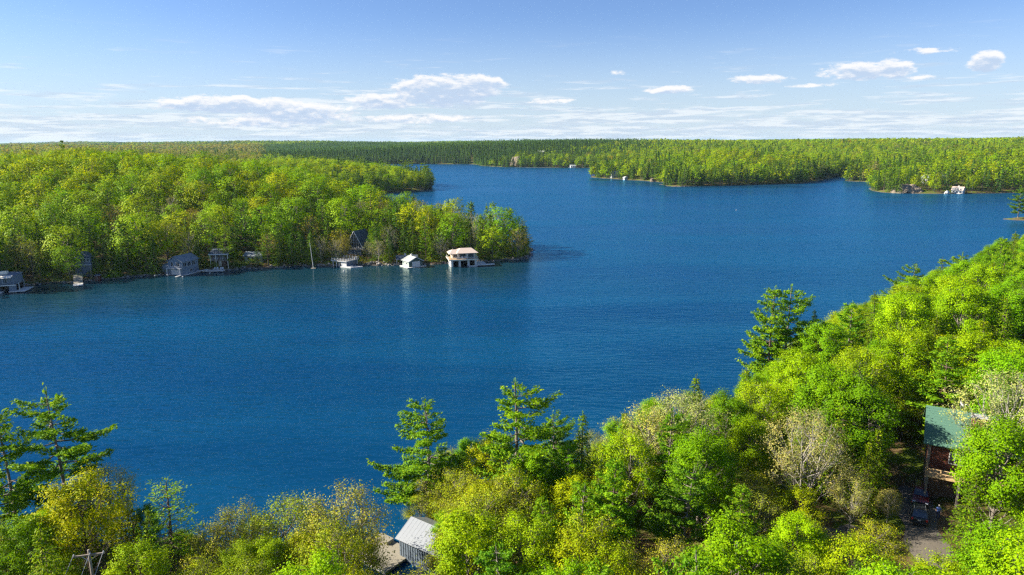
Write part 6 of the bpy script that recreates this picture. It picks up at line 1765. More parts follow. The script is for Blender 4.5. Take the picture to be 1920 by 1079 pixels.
    for i in range(18):
        y0, y1 = -3.0 + 8.2 * i / 18, -3.0 + 8.2 * (i + 1) / 18 - 0.03
        z0, z1 = 0.45 + 2.2 * i / 18, 0.45 + 2.2 * (i + 1) / 18
        m.hexa([(-1.45, y0, z0 - 0.1), (1.45, y0, z0 - 0.1), (1.45, y1, z1 - 0.1), (-1.45, y1, z1 - 0.1)], [(-1.45, y0, z0), (1.45, y0, z0), (1.45, y1, z1), (-1.45, y1, z1)])
    m.build('ramp_boards', DECK, t)
    m = MB()
    for s in (-1, 1):
        m.hexa([(s * 1.3 - 0.08, -3, 0.1), (s * 1.3 + 0.08, -3, 0.1), (s * 1.3 + 0.08, 5.2, 2.3), (s * 1.3 - 0.08, 5.2, 2.3)],
               [(s * 1.3 - 0.08, -3, 0.34), (s * 1.3 + 0.08, -3, 0.34), (s * 1.3 + 0.08, 5.2, 2.52), (s * 1.3 - 0.08, 5.2, 2.52)])
    m.build('stringer', DECK, t)
    dock(t, -1.6, 1.5, -6.6, -3.03, 0.42, PALE_DECK, 'floating_dock', 0.3)
    posts(t, [(-1.2, 5.0), (1.2, 5.0), (-1.2, 1.5), (1.2, 1.5)], -1.0, 1.2, 0.12, DECK)
    t = thing('shed', 'small rusty red shed beside the boat ramp', 'shed', (-153.0, 247.6, max(gz(-153, 247.6), 0.4)), R(8))
    MB().box(-0.8, 0.8, -0.7, 0.7, -0.5, 1.5).build('wall', RED_LOG, t)
    MB().plate([(-1.0, -0.9, 1.52), (1.0, -0.9, 1.52), (1.0, 0.9, 1.9), (-1.0, 0.9, 1.9)], -0.08).build('roof', DARK_ROOF, t)
    door(t, 'f', 0.7, 0, 0, 0.8, 1.4, BROWN)


def left_boathouse():
    t = thing('boathouse', 'two-storey blue-grey boathouse cut by the left picture edge, light striped awning', 'boathouse', (-176.0, 230.6, 0), R(17))
    hx, hy = 5.2, 3.8
    w = MB()
    w.box(-hx, hx, -hy + 1.2, hy, 2.6, 5.4)
    w.box(hx - 1.9, hx, -hy, -hy + 1.197, -0.4, 2.55)
    w.box(-hx, hx, hy - 0.3, hy, -0.4, 2.59)
    w.box(-0.9, 0.5, -hy, -hy + 1.0, -0.4, 2.55)
    w.build('wall', BLUE_GREY, t)
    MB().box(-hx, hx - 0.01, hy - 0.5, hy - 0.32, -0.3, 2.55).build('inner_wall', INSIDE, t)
    MB().box(-hx - 0.4, hx + 0.4, -hy - 0.5, hy, 2.56, 2.597).build('floor_slab', DECK, t)
    MB().box(-hx - 0.42, hx + 0.42, -hy - 0.56, -hy - 0.5, 2.4, 2.75).build('fascia', PALE_DECK, t)
    railing(t, [(-hx, -hy - 0.45), (hx + 0.3, -hy - 0.45), (hx + 0.3, -hy + 1.1)], 2.6, 0.95, BLUE_GREY, 1.2, 2, 0.035)
    for k, x in enumerate((-3.4, -0.8, 1.9)):
        window(t, 'f', hy - 1.2, x, 3.1, 1.5, 1.6, None, 1)
    posts(t, [(-1.9, -hy - 0.3), (2.0, -hy - 0.3), (hx - 0.2, -hy - 0.3)], 2.6, 5.2, 0.12, BLUE_GREY)
    m = MB()
    m.plate([(-hx - 0.5, -hy - 0.9, 5.1), (hx - 0.6, -hy - 0.9, 5.1), (hx - 0.6, -hy + 1.3, 5.65), (-hx - 0.5, -hy + 1.3, 5.65)], -0.1)
    m.build('awning', CREAM, t)
    m = MB()
    for i in range(11):
        x = -hx - 0.2 + i * 0.95
        m.plate([(x, -hy - 0.91, 5.112), (x + 0.42, -hy - 0.91, 5.112), (x + 0.42, -hy + 1.28, 5.66), (x, -hy + 1.28, 5.66)], -0.02)
    m.build('awning_stripes', BROWN, t)
    hip_roof(t, -hx - 0.3, hx + 0.3, -hy + 1.1, hy + 0.3, 5.68, 6.5, SLATE, 2.2)
    MB().box(0.4, 2.6, -hy + 2.2, -hy + 3.8, 6.0, 7.0).build('dormer', CREAM, t)
    b = thing('motor_boat', 'white boat moored under the left-edge boathouse', 'boat', (-174.6, 228.0, 0.0), R(107))
    boat_parts(b, 5.0, 0.95)
    dock(t, hx - 1.85, hx + 3.0, -hy - 1.0, -hy - 0.05, 0.5, PALE_DECK, 'dock')
    dock(t, hx + 0.03, hx + 3.2, -hy - 0.02, hy - 1.0, 0.5, PALE_DECK, 'side_dock')
    posts(t, [(hx + 1.0, -hy + 0.6), (hx + 0.6, hy - 1.2)], 0.5, 3.4, 0.1, STEEL, 'mooring_post')


def boat_parts(par, L, hw):
    V, F_ = [], []
    n = 10
    for i in range(n):
        s = i / (n - 1)
        w = hw * (1 - max(0, (s - 0.45) / 0.55) ** 2.2) + 0.02
        zt = 0.62 + 0.25 * s * s
        x = -L / 2 + L * s
        V += [(x, -w, zt), (x, -w * 0.82, 0.05), (x, 0, -0.25 + 0.3 * s ** 3), (x, w * 0.82, 0.05), (x, w, zt)]
    for i in range(n - 1):
        for j in range(4):
            F_.append((i * 5 + j, i * 5 + j + 1, i * 5 + j + 6, i * 5 + j + 5))
    F_.append((0, 1, 2, 3, 4))
    h = MB().add(V, F_).build('hull', WHITE, par, smooth=True)
    h.modifiers.new('thick', 'SOLIDIFY').thickness = 0.04
    MB().box(-L * 0.42, L * 0.12, -hw * 0.72, hw * 0.72, 0.1, 0.2).build('floor', DECK, par)
    MB().plate([(L * 0.10, -hw * 0.7, 0.68), (L * 0.10, hw * 0.7, 0.68), (L * 0.02, hw * 0.6, 1.12), (L * 0.02, -hw * 0.6, 1.12)], 0.03).build('windscreen', GLASS, par)
    MB().box(-L * 0.36, -L * 0.22, -hw * 0.6, hw * 0.6, 0.2, 0.6).build('seat', CREAM, par)
    MB().box(-L * 0.56, -L * 0.5, -0.2, 0.2, 0.1, 0.95).build('outboard_motor', INSIDE, par)


def buoys():
    for x, y, lb in ((-124.5, 253.5, 'small white mooring buoy off the blue-grey boathouse'), (-117.4, 260.6, 'small white mooring buoy just off the dock with chairs'),
                     (-66.0, 263.5, 'small white mooring buoy off the pale concrete dock'), (-178 + 340, 493, 'small pale channel marker out on the open lake')):
        b = thing('mooring_buoy', lb, 'buoy', (x, y, 0))
        MB().lathe([(0.05, -0.2), (0.26, -0.1), (0.34, 0.1), (0.28, 0.3), (0.12, 0.42), (0.03, 0.46)], 10).build('float', WHITE, b, smooth=True)
        MB().lathe([(0.345, 0.06), (0.35, 0.08), (0.35, 0.14), (0.335, 0.17)], 10).build('band', BLUE_GREY, b, smooth=True)
        MB().bar((0, 0, 0.42), (0, 0, 0.62), 0.025, n=6).build('ring', STEEL, b)


tan_boathouse()
green_boathouse()
white_boathouse()
a_frame()
mast_raft()
blue_boathouse()
shore_cottages()
left_boathouse()
buoys()


# ------------------------------------------------------------------ rock
def rock_lump(mb, g, c, r, sq=(1, 1, 0.7), sub=1):
    bm = bmesh.new()
    bmesh.ops.create_icosphere(bm, subdivisions=sub, radius=1.0)
    a = g.uniform(0, 6.28)
    k = len(mb.v)
    for v in bm.verts:
        q = Vector(v.co) * r * g.uniform(0.72, 1.22)
        q = Vector((q.x * sq[0], q.y * sq[1], q.z * sq[2]))
        q.rotate(Matrix.Rotation(a, 3, 'Z'))
        mb.v.append((c[0] + q.x, c[1] + q.y, c[2] + q.z))
    mb.f += [tuple(v.index + k for v in f.verts) for f in bm.faces]
    bm.free()


def outcrop(name, label, c, L, D, Hh, seed, mat, n=26, rz=0.0):
    """a rock face: stepped, cracked and weathered, rising from its front edge"""
    g = random.Random(seed)
    nx, ny = 44, 18
    cracks = [(g.uniform(-1, 1), g.uniform(0.02, 0.05), g.uniform(-0.3, 0.3)) for _ in range(7)]
    ph = [g.uniform(0, 6.28) for _ in range(6)]
    V, F_ = [], []
    for j in range(ny):
        v = j / (ny - 1)
        for i in range(nx):
            u = -1 + 2 * i / (nx - 1)
            env = max(0.0, 1 - abs(u) ** 2.4)
            nz = 0.5 * math.sin(u * 7 + ph[0] + 2 * v) + 0.3 * math.sin(u * 17 + ph[1] - 5 * v) + 0.25 * math.sin(v * 13 + ph[2] + 3 * u)
            h = v * 1.7 + 0.22 * nz
            st = math.floor(max(0, h) * 5) / 5 + 0.2 * min(1, (max(0, h) * 5 % 1) * 3.0) * 0.9
            z = Hh * env * min(1.05 + 0.12 * nz, st)
            for cu, cw, ct in cracks:
                if abs(u - cu - ct * v) < cw:
                    z *= 0.72
            V.append((L * u + g.gauss(0, 0.012 * L), D * (v - 0.5) * (0.55 + 0.45 * env) + g.gauss(0, 0.02 * D), z - 0.5 + g.gauss(0, 0.02 * Hh)))
    for j in range(ny - 1):
        for i in range(nx - 1):
            F_.append((j * nx + i, j * nx + i + 1, (j + 1) * nx + i + 1, (j + 1) * nx + i))
    o = link_obj(name, np_mesh(name, V, np.array(F_), mat), None, c, rz)
    tag(o, label, 'rock')
    return o


def rocks():
    g = random.Random(3)
    outcrop('rock_outcrop', 'bare pinkish granite bluff at the end of the right headland', (373, 645, 0.0), 16, 13, 8.0, 1, PINK_ROCK, 44, R(-8))
    outcrop('rock_outcrop', 'pale rock shelf under the pines of the middle headland', (174, 845, 0.2), 9, 6, 4, 2, PINK_ROCK, 22, R(60))
    outcrop('rock_outcrop', 'weathered pink cliff on the far shore of the lake', (8, 1345, 2), 17, 10, 17, 4, PINK_ROCK, 40, R(-30))
    outcrop('rock_outcrop', 'low rock ledge at the tip of the middle headland', (186, 752, 0.0), 16, 3, 1.2, 5, PINK_ROCK, 26, R(10))
    outcrop('rock_outcrop', 'flat rocky shore of the tiny pine island at the right', (322, 429, 0.1), 10, 8, 0.8, 6, PINK_ROCK, 26, 0)
    outcrop('rock_outcrop', 'bare rock of the islet beside the middle headland', (173, 787, 0.1), 6, 3, 0.7, 7, PINK_ROCK, 16, 0)
    # stones one can make out below the A-frame
    for k in range(14):
        x = -59.5 + 1.25 * k + g.uniform(-0.4, 0.4)
        y = 277.2 + g.uniform(-0.4, 1.6)
        mb = MB()
        rock_lump(mb, g, (0, 0, 0), g.uniform(0.45, 0.95))
        tag(mb.build('boulder', ROCK, None, (x, y, max(gz(x, y), 0.05) + 0.15)), 'grey boulder on the bank right of the pale dock, %s from left' % ('%dth' % (k + 1) if k > 11 else ORD[k]), 'boulder', 'boulders below the A-frame cottage')
    mb = MB()
    P = MAIN[4:23]
    cand = []
    for (ax, ay), (bx, by) in zip(P[:-1], P[1:]):
        L = math.hypot(bx - ax, by - ay)
        for i in range(int(L * 1.9)):
            t = g.random()
            x, y = ax + (bx - ax) * t + g.gauss(0, 1.2), ay + (by - ay) * t + g.gauss(0, 1.2)
            cand.append((x, y))
    X = np.array(cand)
    for (x, y), d, z in zip(cand, land_sd(X[:, 0], X[:, 1]), ground_z(X[:, 0], X[:, 1])):
        if abs(d) < 1.6:
            rock_lump(mb, g, (x, y, float(z) + 0.1), g.uniform(0.2, 0.7))
    tag(mb.build('shore_stones', ROCK), 'grey stones scattered along the waterline of the wooded point', kind='stuff')


rocks()


# ------------------------------------------------------------------ across the lake
def far_boathouse():
    t = thing('boathouse', 'white boathouse with tan gambrel roof and garage doors on the right headland', 'boathouse', (414.5, 637.5, 0), R(40))
    hx, hy = 3.6, 4.6
    MB().box(-hx, hx, -hy, hy, -0.5, 3.2).build('wall', WHITE, t)
    m = MB()
    prof = [(-hx - 0.5, 3.0), (-hx + 1.2, 5.0), (0, 6.2), (hx - 1.2, 5.0), (hx + 0.5, 3.0)]
    for a, b in zip(prof[:-1], prof[1:]):
        m.plate([(a[0], -hy - 0.5, a[1]), (b[0], -hy - 0.5, b[1]), (b[0], hy + 0.5, b[1]), (a[0], hy + 0.5, a[1])], -0.18)
    m.build('roof', TAN_ROOF, t)
    MB().prism([(-hx, 3.2), (hx, 3.2), (hx - 1.4, 4.8), (0, 6.0), (-hx + 1.4, 4.8)], -hy, hy).build('gable', CREAM, t)
    for x in (-1.75, 1.75):
        door(t, 'f', hy, x, 0.3, 2.8, 2.6, WHITE, 3, 'garage_door')
    window(t, 'f', hy, 0, 3.9, 2.2, 1.5, None, 1)
    for y in (-2.8, 0, 2.8):
        window(t, 'l', hx, y, 0.8, 1.8, 1.7, None, 1)
        d = MB().box(-hx - 0.3, -hx + 1.4, y - 0.7, y + 0.7, 3.4, 4.9).build('dormer', WHITE, t)
        MB().box(-hx - 0.34, -hx - 0.302, y - 0.45, y + 0.45, 3.7, 4.7).build('pane', GLASS, d)
    cupola(t, 0, 0, 6.1, 0.55, WHITE, TAN_ROOF)
    dock(t, -hx - 5.5, -hx - 0.05, -hy, -hy + 3.0, 0.5, PALE_DECK)
    b = thing('motor_boat', 'white boat under a peaked canvas cover on the right headland shore', 'boat', (400.5, 631.5, 0), R(30))
    boat_parts(b, 6.0, 1.2)
    MB().add([(-2.4, -1.5, 1.3), (2.4, -1.5, 1.3), (2.4, 1.5, 1.3), (-2.4, 1.5, 1.3), (-0.6, 0, 3.4), (0.6, 0, 3.4)],
             [(3, 2, 1, 0), (0, 1, 5, 4), (1, 2, 5), (2, 3, 4, 5), (3, 0, 4)]).build('canvas_cover', WHITE, b)
    posts(b, [(-2.3, -1.4), (2.3, -1.4), (2.3, 1.4), (-2.3, 1.4)], 0.0, 1.3, 0.05, STEEL)


def lodge(name, label, x, y, rz, hx, hy, ze, zr, wm, rm, along='x', z=None, chimney=True, wins=4, cat='house', docky=False):
    zz = gz(x, y) if z is None else z
    t = thing(name, label, cat, (x, y, zz), R(rz))
    gable_wall(t, hx, hy, -2.0, ze, zr, wm, along)
    gable_roof(t, hx, hy, ze + 0.04, zr + 0.04, 0.6, rm, along, 0.2)
    for k in range(wins):
        u = -hx + 2 * hx * (k + 0.5) / wins
        window(t, 'f', hy, u, 0.9, min(1.7, 1.3 * hx / wins), 1.5, None, 1)
        if ze > 4.5:
            window(t, 'f', hy, u, 3.6, min(1.6, 1.2 * hx / wins), 1.3, None, 1)
    window(t, 'l', hx, 0, 1.0, 1.6, 1.5, None, 1)
    door(t, 'f', hy, 0, 0.0, 1.0, 2.1, BROWN)
    if chimney:
        MB().box(hx * 0.45 - 0.5, hx * 0.45 + 0.5, 0.2, 1.2, ze - 0.5, zr + 1.4).build('chimney', STONE, t)
    if docky:
        dock(t, -hx - 4, hx + 4, -hy - 3.0, -hy - 0.1, 0.4, PALE_DECK)
    return t


far_boathouse()
lodge('cottage', 'grey-roofed cottage with white gable above the granite bluff', 424, 682, 24, 6.0, 4.0, 4.6, 7.4, CREAM, GREY_ROOF, wins=4)
lodge('cottage', 'narrow white-walled cottage wing beside the grey-roofed cottage on the bluff', 407, 676, 30, 3.2, 3.2, 5.2, 8.6, WHITE, GREY_ROOF, 'y', wins=2)
lodge('boathouse', 'grey-blue boathouse with white posts at the narrow inlet', 434, 818, -18, 5.4, 4.0, 4.6, 7.6, BLUE_GREY, GREY_ROOF, 'x', 0.4, False, 3, 'boathouse', True)
lodge('house', 'big pale house seen through pines on the middle headland', 136, 917, 14, 4.6, 3.6, 4.8, 7.4, CREAM, GREY_ROOF, wins=4, z=None)
lodge('cottage', 'small white cottage high between pines on the middle headland', 158, 930, 22, 2.6, 2.4, 4.6, 6.6, WHITE, PALE_ROOF, 'y', gz(158, 930) + 3, True, 2)
lodge('boathouse', 'tiny bright white boathouse in the cove of the middle headland', 146, 886, 20, 2.1, 2.0, 2.4, 3.8, WHITE, PALE_ROOF, 'y', 0.3, False, 1, 'boathouse')
lodge('boathouse', 'white boathouse with long dock on the far shore', 114, 1287, 10, 5.0, 3.6, 3.2, 5.2, WHITE, PALE_ROOF, 'x', 0.4, False, 3, 'boathouse', True)
lodge('house', 'white house with chimney in a hilltop clearing across the lake', 62, 1440, -8, 6.5, 4.0, 4.4, 7.0, WHITE, PALE_ROOF, 'x', gz(62, 1440) + 5, True, 4)


# ------------------------------------------------------------------ trees on the small islands
for x, y, h, key, col, lb in ((318.5, 429, 19.0, 'pine1', (0.115, 0.22, 0.010), 'tall layered pine on the tiny island at the right'),
                              (325, 430, 17.0, 'pine3', (0.10, 0.20, 0.012), 'second pine crowding the tiny island at the right edge'),
                              (331, 431, 15.0, 'pine2', (0.10, 0.20, 0.012), 'third pine crowding the tiny island at the right edge')):
    set_tree(key, x, y, h, x * 7, 1.05, col, lb, 'pines on the tiny island')
for x, y, h, lb in ((170.5, 787, 11.5, 'taller narrow pine on the rocky islet'), (176.5, 788, 7.0, 'shorter narrow pine on the rocky islet')):
    set_tree('p0', x, y, h, x * 5, 0.9, (0.10, 0.19, 0.012), lb, 'pines on the rocky islet')


# ------------------------------------------------------------------ the near shore
def near_boathouse():
    t = thing('boathouse', 'boathouse with pale metal roof and grey board walls behind budding branches', 'boathouse', (-8.9, 74.2, 0), R(-35.5))
    hx, hy, ze, zr = 4.3, 2.5, 3.0, 4.35
    gable_wall(t, hx, hy, -0.8, ze, zr, SLATE, 'x')
    for k in range(22):
        u = -hx + 0.2 + k * (2 * hx - 0.4) / 21
        fbox(MB(), 'f', hy, u - 0.035, u + 0.035, 0.65, ze - 0.05, 0.004, 0.05).build('batten', BLUE_GREY, t)
    rf = gable_roof(t, hx, hy, ze + 0.03, zr + 0.03, 0.35, METAL_ROOF, 'x', 0.07)
    s = (zr - ze) / hy
    for k in range(17):
        u = -hx - 0.3 + k * (2 * hx + 0.6) / 16
        for sg in (-1, 1):
            MB().plate([(u - 0.025, sg * (hy + 0.33), ze + 0.075 - s * 0.33), (u + 0.025, sg * (hy + 0.33), ze + 0.075 - s * 0.33),
                        (u + 0.025, sg * 0.02, zr + 0.075), (u - 0.025, sg * 0.02, zr + 0.075)], 0.035 * sg).build('seam', METAL_ROOF, rf)
    door(t, 'l', hx, 0, 0.5, 1.0, 2.0, BLUE_GREY)
    window(t, 'f', hy, 1.4, 1.2, 1.2, 1.0)
    d = thing('deck', 'weathered plank deck over the water beside the near boathouse', 'deck', (-15.4, 75.2, 0), R(-35.5))
    MB().box(-3.4, 2.6, -2.9, 2.2, 0.30, 0.50).build('deck_frame', DECK, d)
    n = 34
    for i in range(n):
        y0 = -2.9 + 5.1 * i / n
        MB().box(-3.4 + 0.03 * (i % 3), 2.6, y0 + 0.008, y0 + 5.1 / n - 0.008, 0.504, 0.545).build('plank', DECK, d)
    MB().box(-3.45, 2.6, -2.98, -2.905, 0.2, 0.56).build('edge_board', PALE_DECK, d)
    MB().box(-3.4, -1.2, 1.0, 2.2, 0.55, 0.95).build('raised_step', DECK, d)
    posts(d, [(-3.1, -2.6), (2.2, -2.6), (-3.1, 1.9), (-0.4, -2.6)], -2.5, 0.3, 0.12, POLE)


def utility_pole():
    # pole top and cross-arm stand clear of the trees in the lower left corner; three lines run to the next pole behind the camera
    x, y = -39.8, 57.4
    z = gz(x, y)
    top = 12.7
    t = thing('utility_pole', 'wooden utility pole with cross-arm carrying three wires at lower left', 'utility pole', (x, y, z), R(14))
    H = top - z
    MB().lathe([(0.16, -0.8), (0.15, 2.0), (0.11, H)], 10).build('pole', POLE, t, smooth=True)
    MB().box(-1.35, 1.35, -0.17, -0.05, H - 0.55, H - 0.40).build('cross_arm', POLE, t)
    for s in (-1, 1):
        MB().bar((s * 0.65, -0.12, H - 0.5), (0, -0.12, H - 1.15), 0.025).build('brace', STEEL, t)
    for xx in (-1.25, 0.12, 1.25):
        MB().lathe([(0.03, 0), (0.07, 0.03), (0.045, 0.08), (0.07, 0.12), (0.03, 0.17)], 8, (xx, -0.11, H - 0.40)).build('insulator', WHITE, t)
        a = Vector((xx, -0.11, H - 0.25))
        b = Vector((xx + 5.2, -44.0, H + 3.0))
        m = MB()
        prev = a
        for i in range(1, 13):
            f = i / 12
            p = a.lerp(b, f) - Vector((0, 0, 1.0 * 4 * f * (1 - f)))
            m.bar(prev, p, 0.022, n=5)
            prev = p
        m.build('wire', WIRE, t)
    # the pole that carries the other ends, out of view
    q = Matrix.Rotation(R(14), 3, 'Z') @ Vector((5.2, -44.0, 0)) + Vector((x, y, 0))
    z2 = gz(q.x, q.y)
    t2 = thing('utility_pole', 'wooden utility pole where the three wires end, up the slope', 'utility pole', (q.x, q.y, z2), R(14))
    H2 = top + 3.4 - z2
    MB().lathe([(0.16, -0.8), (0.15, 2.0), (0.11, H2)], 10).build('pole', POLE, t2, smooth=True)
    MB().box(-1.35, 1.35, -0.06, 0.06, H2 - 0.55, H2 - 0.42).build('cross_arm', POLE, t2)


def green_house():
    cx, cy_ = 59.8, 82.2
    zg = 6.4
    t = thing('house', 'red log house with green shingle roof and brick chimney in the clearing', 'house', (cx, cy_, zg), R(-30))
    hx, hy, ze, zr = 5.0, 4.2, 6.0, 8.9
    MB().box(-hx, hx, -hy, hy, -2.0, 2.3).build('foundation', BROWN, t)
    n = 15
    for i in range(n):
        z0 = 2.303 + (ze - 2.303) * i / n
        z1 = 2.303 + (ze - 2.303) * (i + 1) / n
        r = (z1 - z0) / 2
        for face, p, u in (('f', hy, hx), ('l', hx, hy)):
            fbox(MB(), face, p, -u, u, z0 + 0.012, z1 - 0.012, 0.0, 0.09 + 0.02 * (i % 2)).build('log', RED_LOG, t, bevel=0.05)
    MB().box(-hx + 0.02, hx - 0.02, -hy + 0.02, hy - 0.02, 2.302, ze + 0.02).build('wall', RED_LOG, t)
    for sx in (-1, 1):
        MB().box(sx * hx - 0.16, sx * hx + 0.16, -hy - 0.16, -hy + 0.16, -1.0, ze).build('corner_post', POLE, t)
    # gable at the left end, hipped at the right
    o = 0.75
    a, b = (-hx - o, 0, zr), (hx - 2.6, 0, zr)
    m = MB()
    th = 0.16
    m.plate([(-hx - o, -hy - o, ze - 0.45), (hx + o, -hy - o, ze - 0.45), b, a], -th)
    m.plate([a, b, (hx + o, hy + o, ze - 0.45), (-hx - o, hy + o, ze - 0.45)], -th)
    m.plate([(hx + o, -hy - o, ze - 0.45), (hx + o, hy + o, ze - 0.45), b], -th)
    rf = m.build('roof', GREEN_ROOF, t)
    g = random.Random(2)
    # shingle courses, each a thin lapped strip
    for k in range(15):
        f0, f1 = k / 15, (k + 1) / 15
        def pt(f, e):
            return (e[0][0] + (e[1][0] - e[0][0]) * f, e[0][1] + (e[1][1] - e[0][1]) * f, e[0][2] + (e[1][2] - e[0][2]) * f)
        le = ((-hx - o, -hy - o, ze - 0.45), a)
        re = ((hx + o, -hy - o, ze - 0.45), b)
        q = [pt(f0, le), pt(f0, re), pt(f1, re), pt(f1, le)]
        q = [(x, y - 0.02, z + (0.20 if i < 2 else 0.185)) for i, (x, y, z) in enumerate(q)]
        MB().plate(q, 0.02).build('shingle_course', GREEN_ROOF, rf)
    MB().prism([(-hy, ze), (hy, ze), (0, zr - 0.2)], -0.1, 0.1)
    gm = MB().prism([(-hy, ze - 0.02), (hy, ze - 0.02), (0, zr - 0.3)], -0.1, 0.1)
    MB().add([(y - hx + 0.12, x, z) for x, y, z in gm.v], gm.f).build('gable', CEDAR, t)
    c = MB().box(-0.75, 0.75, -2.2, -1.2, ze, zr + 0.25).build('chimney', BRICK, t)
    MB().box(-0.88, 0.88, -2.32, -1.08, zr + 0.253, zr + 0.40).build('cap', CONCRETE, c)
    window(t, 'f', hy + 0.12, -1.9, 3.3, 1.9, 1.6, None, 2)
    window(t, 'f', hy + 0.12, 1.6, 3.3, 1.6, 1.5, None, 1)
    door(t, 'f', hy + 0.12, 3.4, 2.45, 1.0, 2.1, BROWN)
    dk = MB().box(-hx - 0.2, hx + 0.2, -hy - 2.6, -hy - 0.2, 2.05, 2.25).build('porch_deck', CEDAR, t)
    posts(t, [(-hx, -hy - 2.4), (-1.6, -hy - 2.4), (1.8, -hy - 2.4), (hx, -hy - 2.4)], -1.5, 2.05, 0.12, POLE, 'porch_post')
    railing(t, [(-hx - 0.1, -hy - 0.2), (-hx - 0.1, -hy - 2.5), (hx + 0.1, -hy - 2.5)], 2.25, 0.95, CEDAR, 1.5, 2, 0.06)
    d = thing('satellite_dish', 'white satellite dish standing behind the green-roofed house', 'dish', (63.2, 90.5, gz(63.2, 90.5)), R(40))
    MB().bar((0, 0, -0.3), (0, 0, 8.1 + 0.0), 0.05, n=8).build('mast', STEEL, d)
    prof = [(0.02 + 0.62 * i / 6, 0.28 * (i / 6) ** 2) for i in range(7)]
    dish = MB().lathe(prof, 16).build('reflector', WHITE, d, smooth=True)
    dish.location = (0, -0.1, 8.1)
    dish.rotation_euler = (R(48), 0, 0)
    MB().bar((0, -0.1, 8.0), (0, -0.75, 8.4), 0.025).build('feed_arm', STEEL, d)


def car(name, label, loc, rz, paint, rear=True, L=4.7, W=1.88, Hh=1.78, pitch=0.0):
    """SUV; local -Y is the end that the camera sees (rear, or front)"""
    t = thing(name, label, 'car', loc, rz)
    t.rotation_euler = (pitch, 0, rz)
    hw = W / 2
    # side outline, y towards -L/2 = rear
    body = [(-L / 2, 0.42), (-L / 2 - 0.02, 0.95), (-L / 2 + 0.08, 1.05), (L / 2 - 1.2, 1.04), (L / 2 - 0.25, 0.93), (L / 2, 0.70), (L / 2, 0.40)]
    cab = [(-L / 2 + 0.12, 1.04), (-L / 2 + 0.42, Hh - 0.05), (-L / 2 + 0.8, Hh), (L / 2 - 2.25, Hh - 0.01), (L / 2 - 1.95, Hh - 0.08), (L / 2 - 1.18, 1.03)]
    flip = 1 if rear else -1

    def solid(poly, w0, w1, name, mat, par=t, bev=0.04):
        k = len(poly)
        zm = [p[1] for p in poly]
        lo, hi = min(zm), max(zm)
        vs = []
        for s in (-1, 1):
            for y, z in poly:
                w = w0 + (w1 - w0) * (z - lo) / (hi - lo)
                vs.append((s * w, flip * y, z))
        fs = [tuple(range(k)), tuple(range(2 * k - 1, k - 1, -1))] + [(i, i + k, (i + 1) % k + k, (i + 1) % k) for i in range(k)]
        return MB().add(vs, fs).build(name, mat, par, bevel=bev)
    bd = solid(body, hw, hw - 0.04, 'body', paint)
    solid(cab, hw - 0.07, hw - 0.24, 'cabin', paint, t)
    # glass
    def q(y0, z0, y1, z1, w0, w1, name):
        p = [(-w0, flip * y0, z0), (w0, flip * y0, z0), (w1, flip * y1, z1), (-w1, flip * y1, z1)]
        return MB().plate(p, 0.012 * flip).build(name, GLASS, t)
    q(-L / 2 + 0.125, 1.11, -L / 2 + 0.375, Hh - 0.13, hw - 0.2, hw - 0.3, 'rear_window')
    q(L / 2 - 1.20, 1.08, L / 2 - 1.88, Hh - 0.12, -(hw - 0.17), -(hw - 0.3), 'windscreen')
    for s in (-1, 1):
        for y0, y1 in ((-L / 2 + 0.55, -L / 2 + 1.35), (-L / 2 + 1.45, 0.05), (0.15, L / 2 - 1.75)):
            w0, w1 = hw - 0.075, hw - 0.20
            p = [(s * w0, flip * y0, 1.12), (s * w0, flip * y1, 1.12), (s * w1, flip * (y1 - 0.12), Hh - 0.14), (s * w1, flip * (y0 + 0.12), Hh - 0.14)]
            MB().plate(p, 0.02).build('side_window', GLASS, t)
        m = MB().box(s * (hw + 0.02) - 0.09, s * (hw + 0.02) + 0.09, flip * (L / 2 - 1.6) - 0.06, flip * (L / 2 - 1.6) + 0.06, 1.08, 1.26)
        m.build('mirror', paint, t, bevel=0.03)
        MB().bar((s * (hw - 0.35), flip * (-L / 2 + 0.8), Hh + 0.06), (s * (hw - 0.35), flip * (L / 2 - 2.4), Hh + 0.06), 0.02).build('roof_rail', STEEL, t)
        for y in (-L / 2 + 0.92, L / 2 - 0.95):
            w = MB()
            prof = [(0.19, -0.1), (0.33, -0.11), (0.36, -0.06), (0.36, 0.06), (0.33, 0.11), (0.19, 0.1)]
            w.lathe(prof, 16)
            ty = MB().add([(s * (hw - 0.13) + z, flip * y + x, 0.36 + yy) for x, yy, z in w.v], w.f).build('wheel', TYRE, t)
            h = MB().lathe([(0.05, 0.0), (0.2, 0.02), (0.22, -0.01)], 12)
            MB().add([(s * (hw - 0.02) + s * z, flip * y + x, 0.36 + yy) for x, yy, z in h.v], h.f).build('rim', STEEL, ty)
        # lamps
        e = -flip * 0
        MB().box(s * (hw - 0.2) - 0.1, s * (hw - 0.2) + 0.1, flip * (-L / 2) - 0.05, flip * (-L / 2) + 0.08, 0.72, 1.0).build('tail_light', RED_LAMP, t, bevel=0.02)
        MB().box(s * (hw - 0.25) - 0.17, s * (hw - 0.25) + 0.17, flip * (L / 2) - 0.08, flip * (L / 2) + 0.05, 0.66, 0.80).build('headlight', LAMP, t, bevel=0.02)
    for y, nm in ((-L / 2 - 0.04, 'rear_bumper'), (L / 2 + 0.02, 'front_bumper')):
        MB().box(-hw + 0.06, hw - 0.06, flip * y - 0.09, flip * y + 0.09, 0.36, 0.58).build(nm, PLASTIC, t, bevel=0.04)
    yy = -flip * 0
    MB().box(-0.17, 0.17, flip * (-L / 2 - 0.05) - 0.012, flip * (-L / 2 - 0.05) + 0.012, 0.72, 0.87).build('number_plate', WHITE, t)
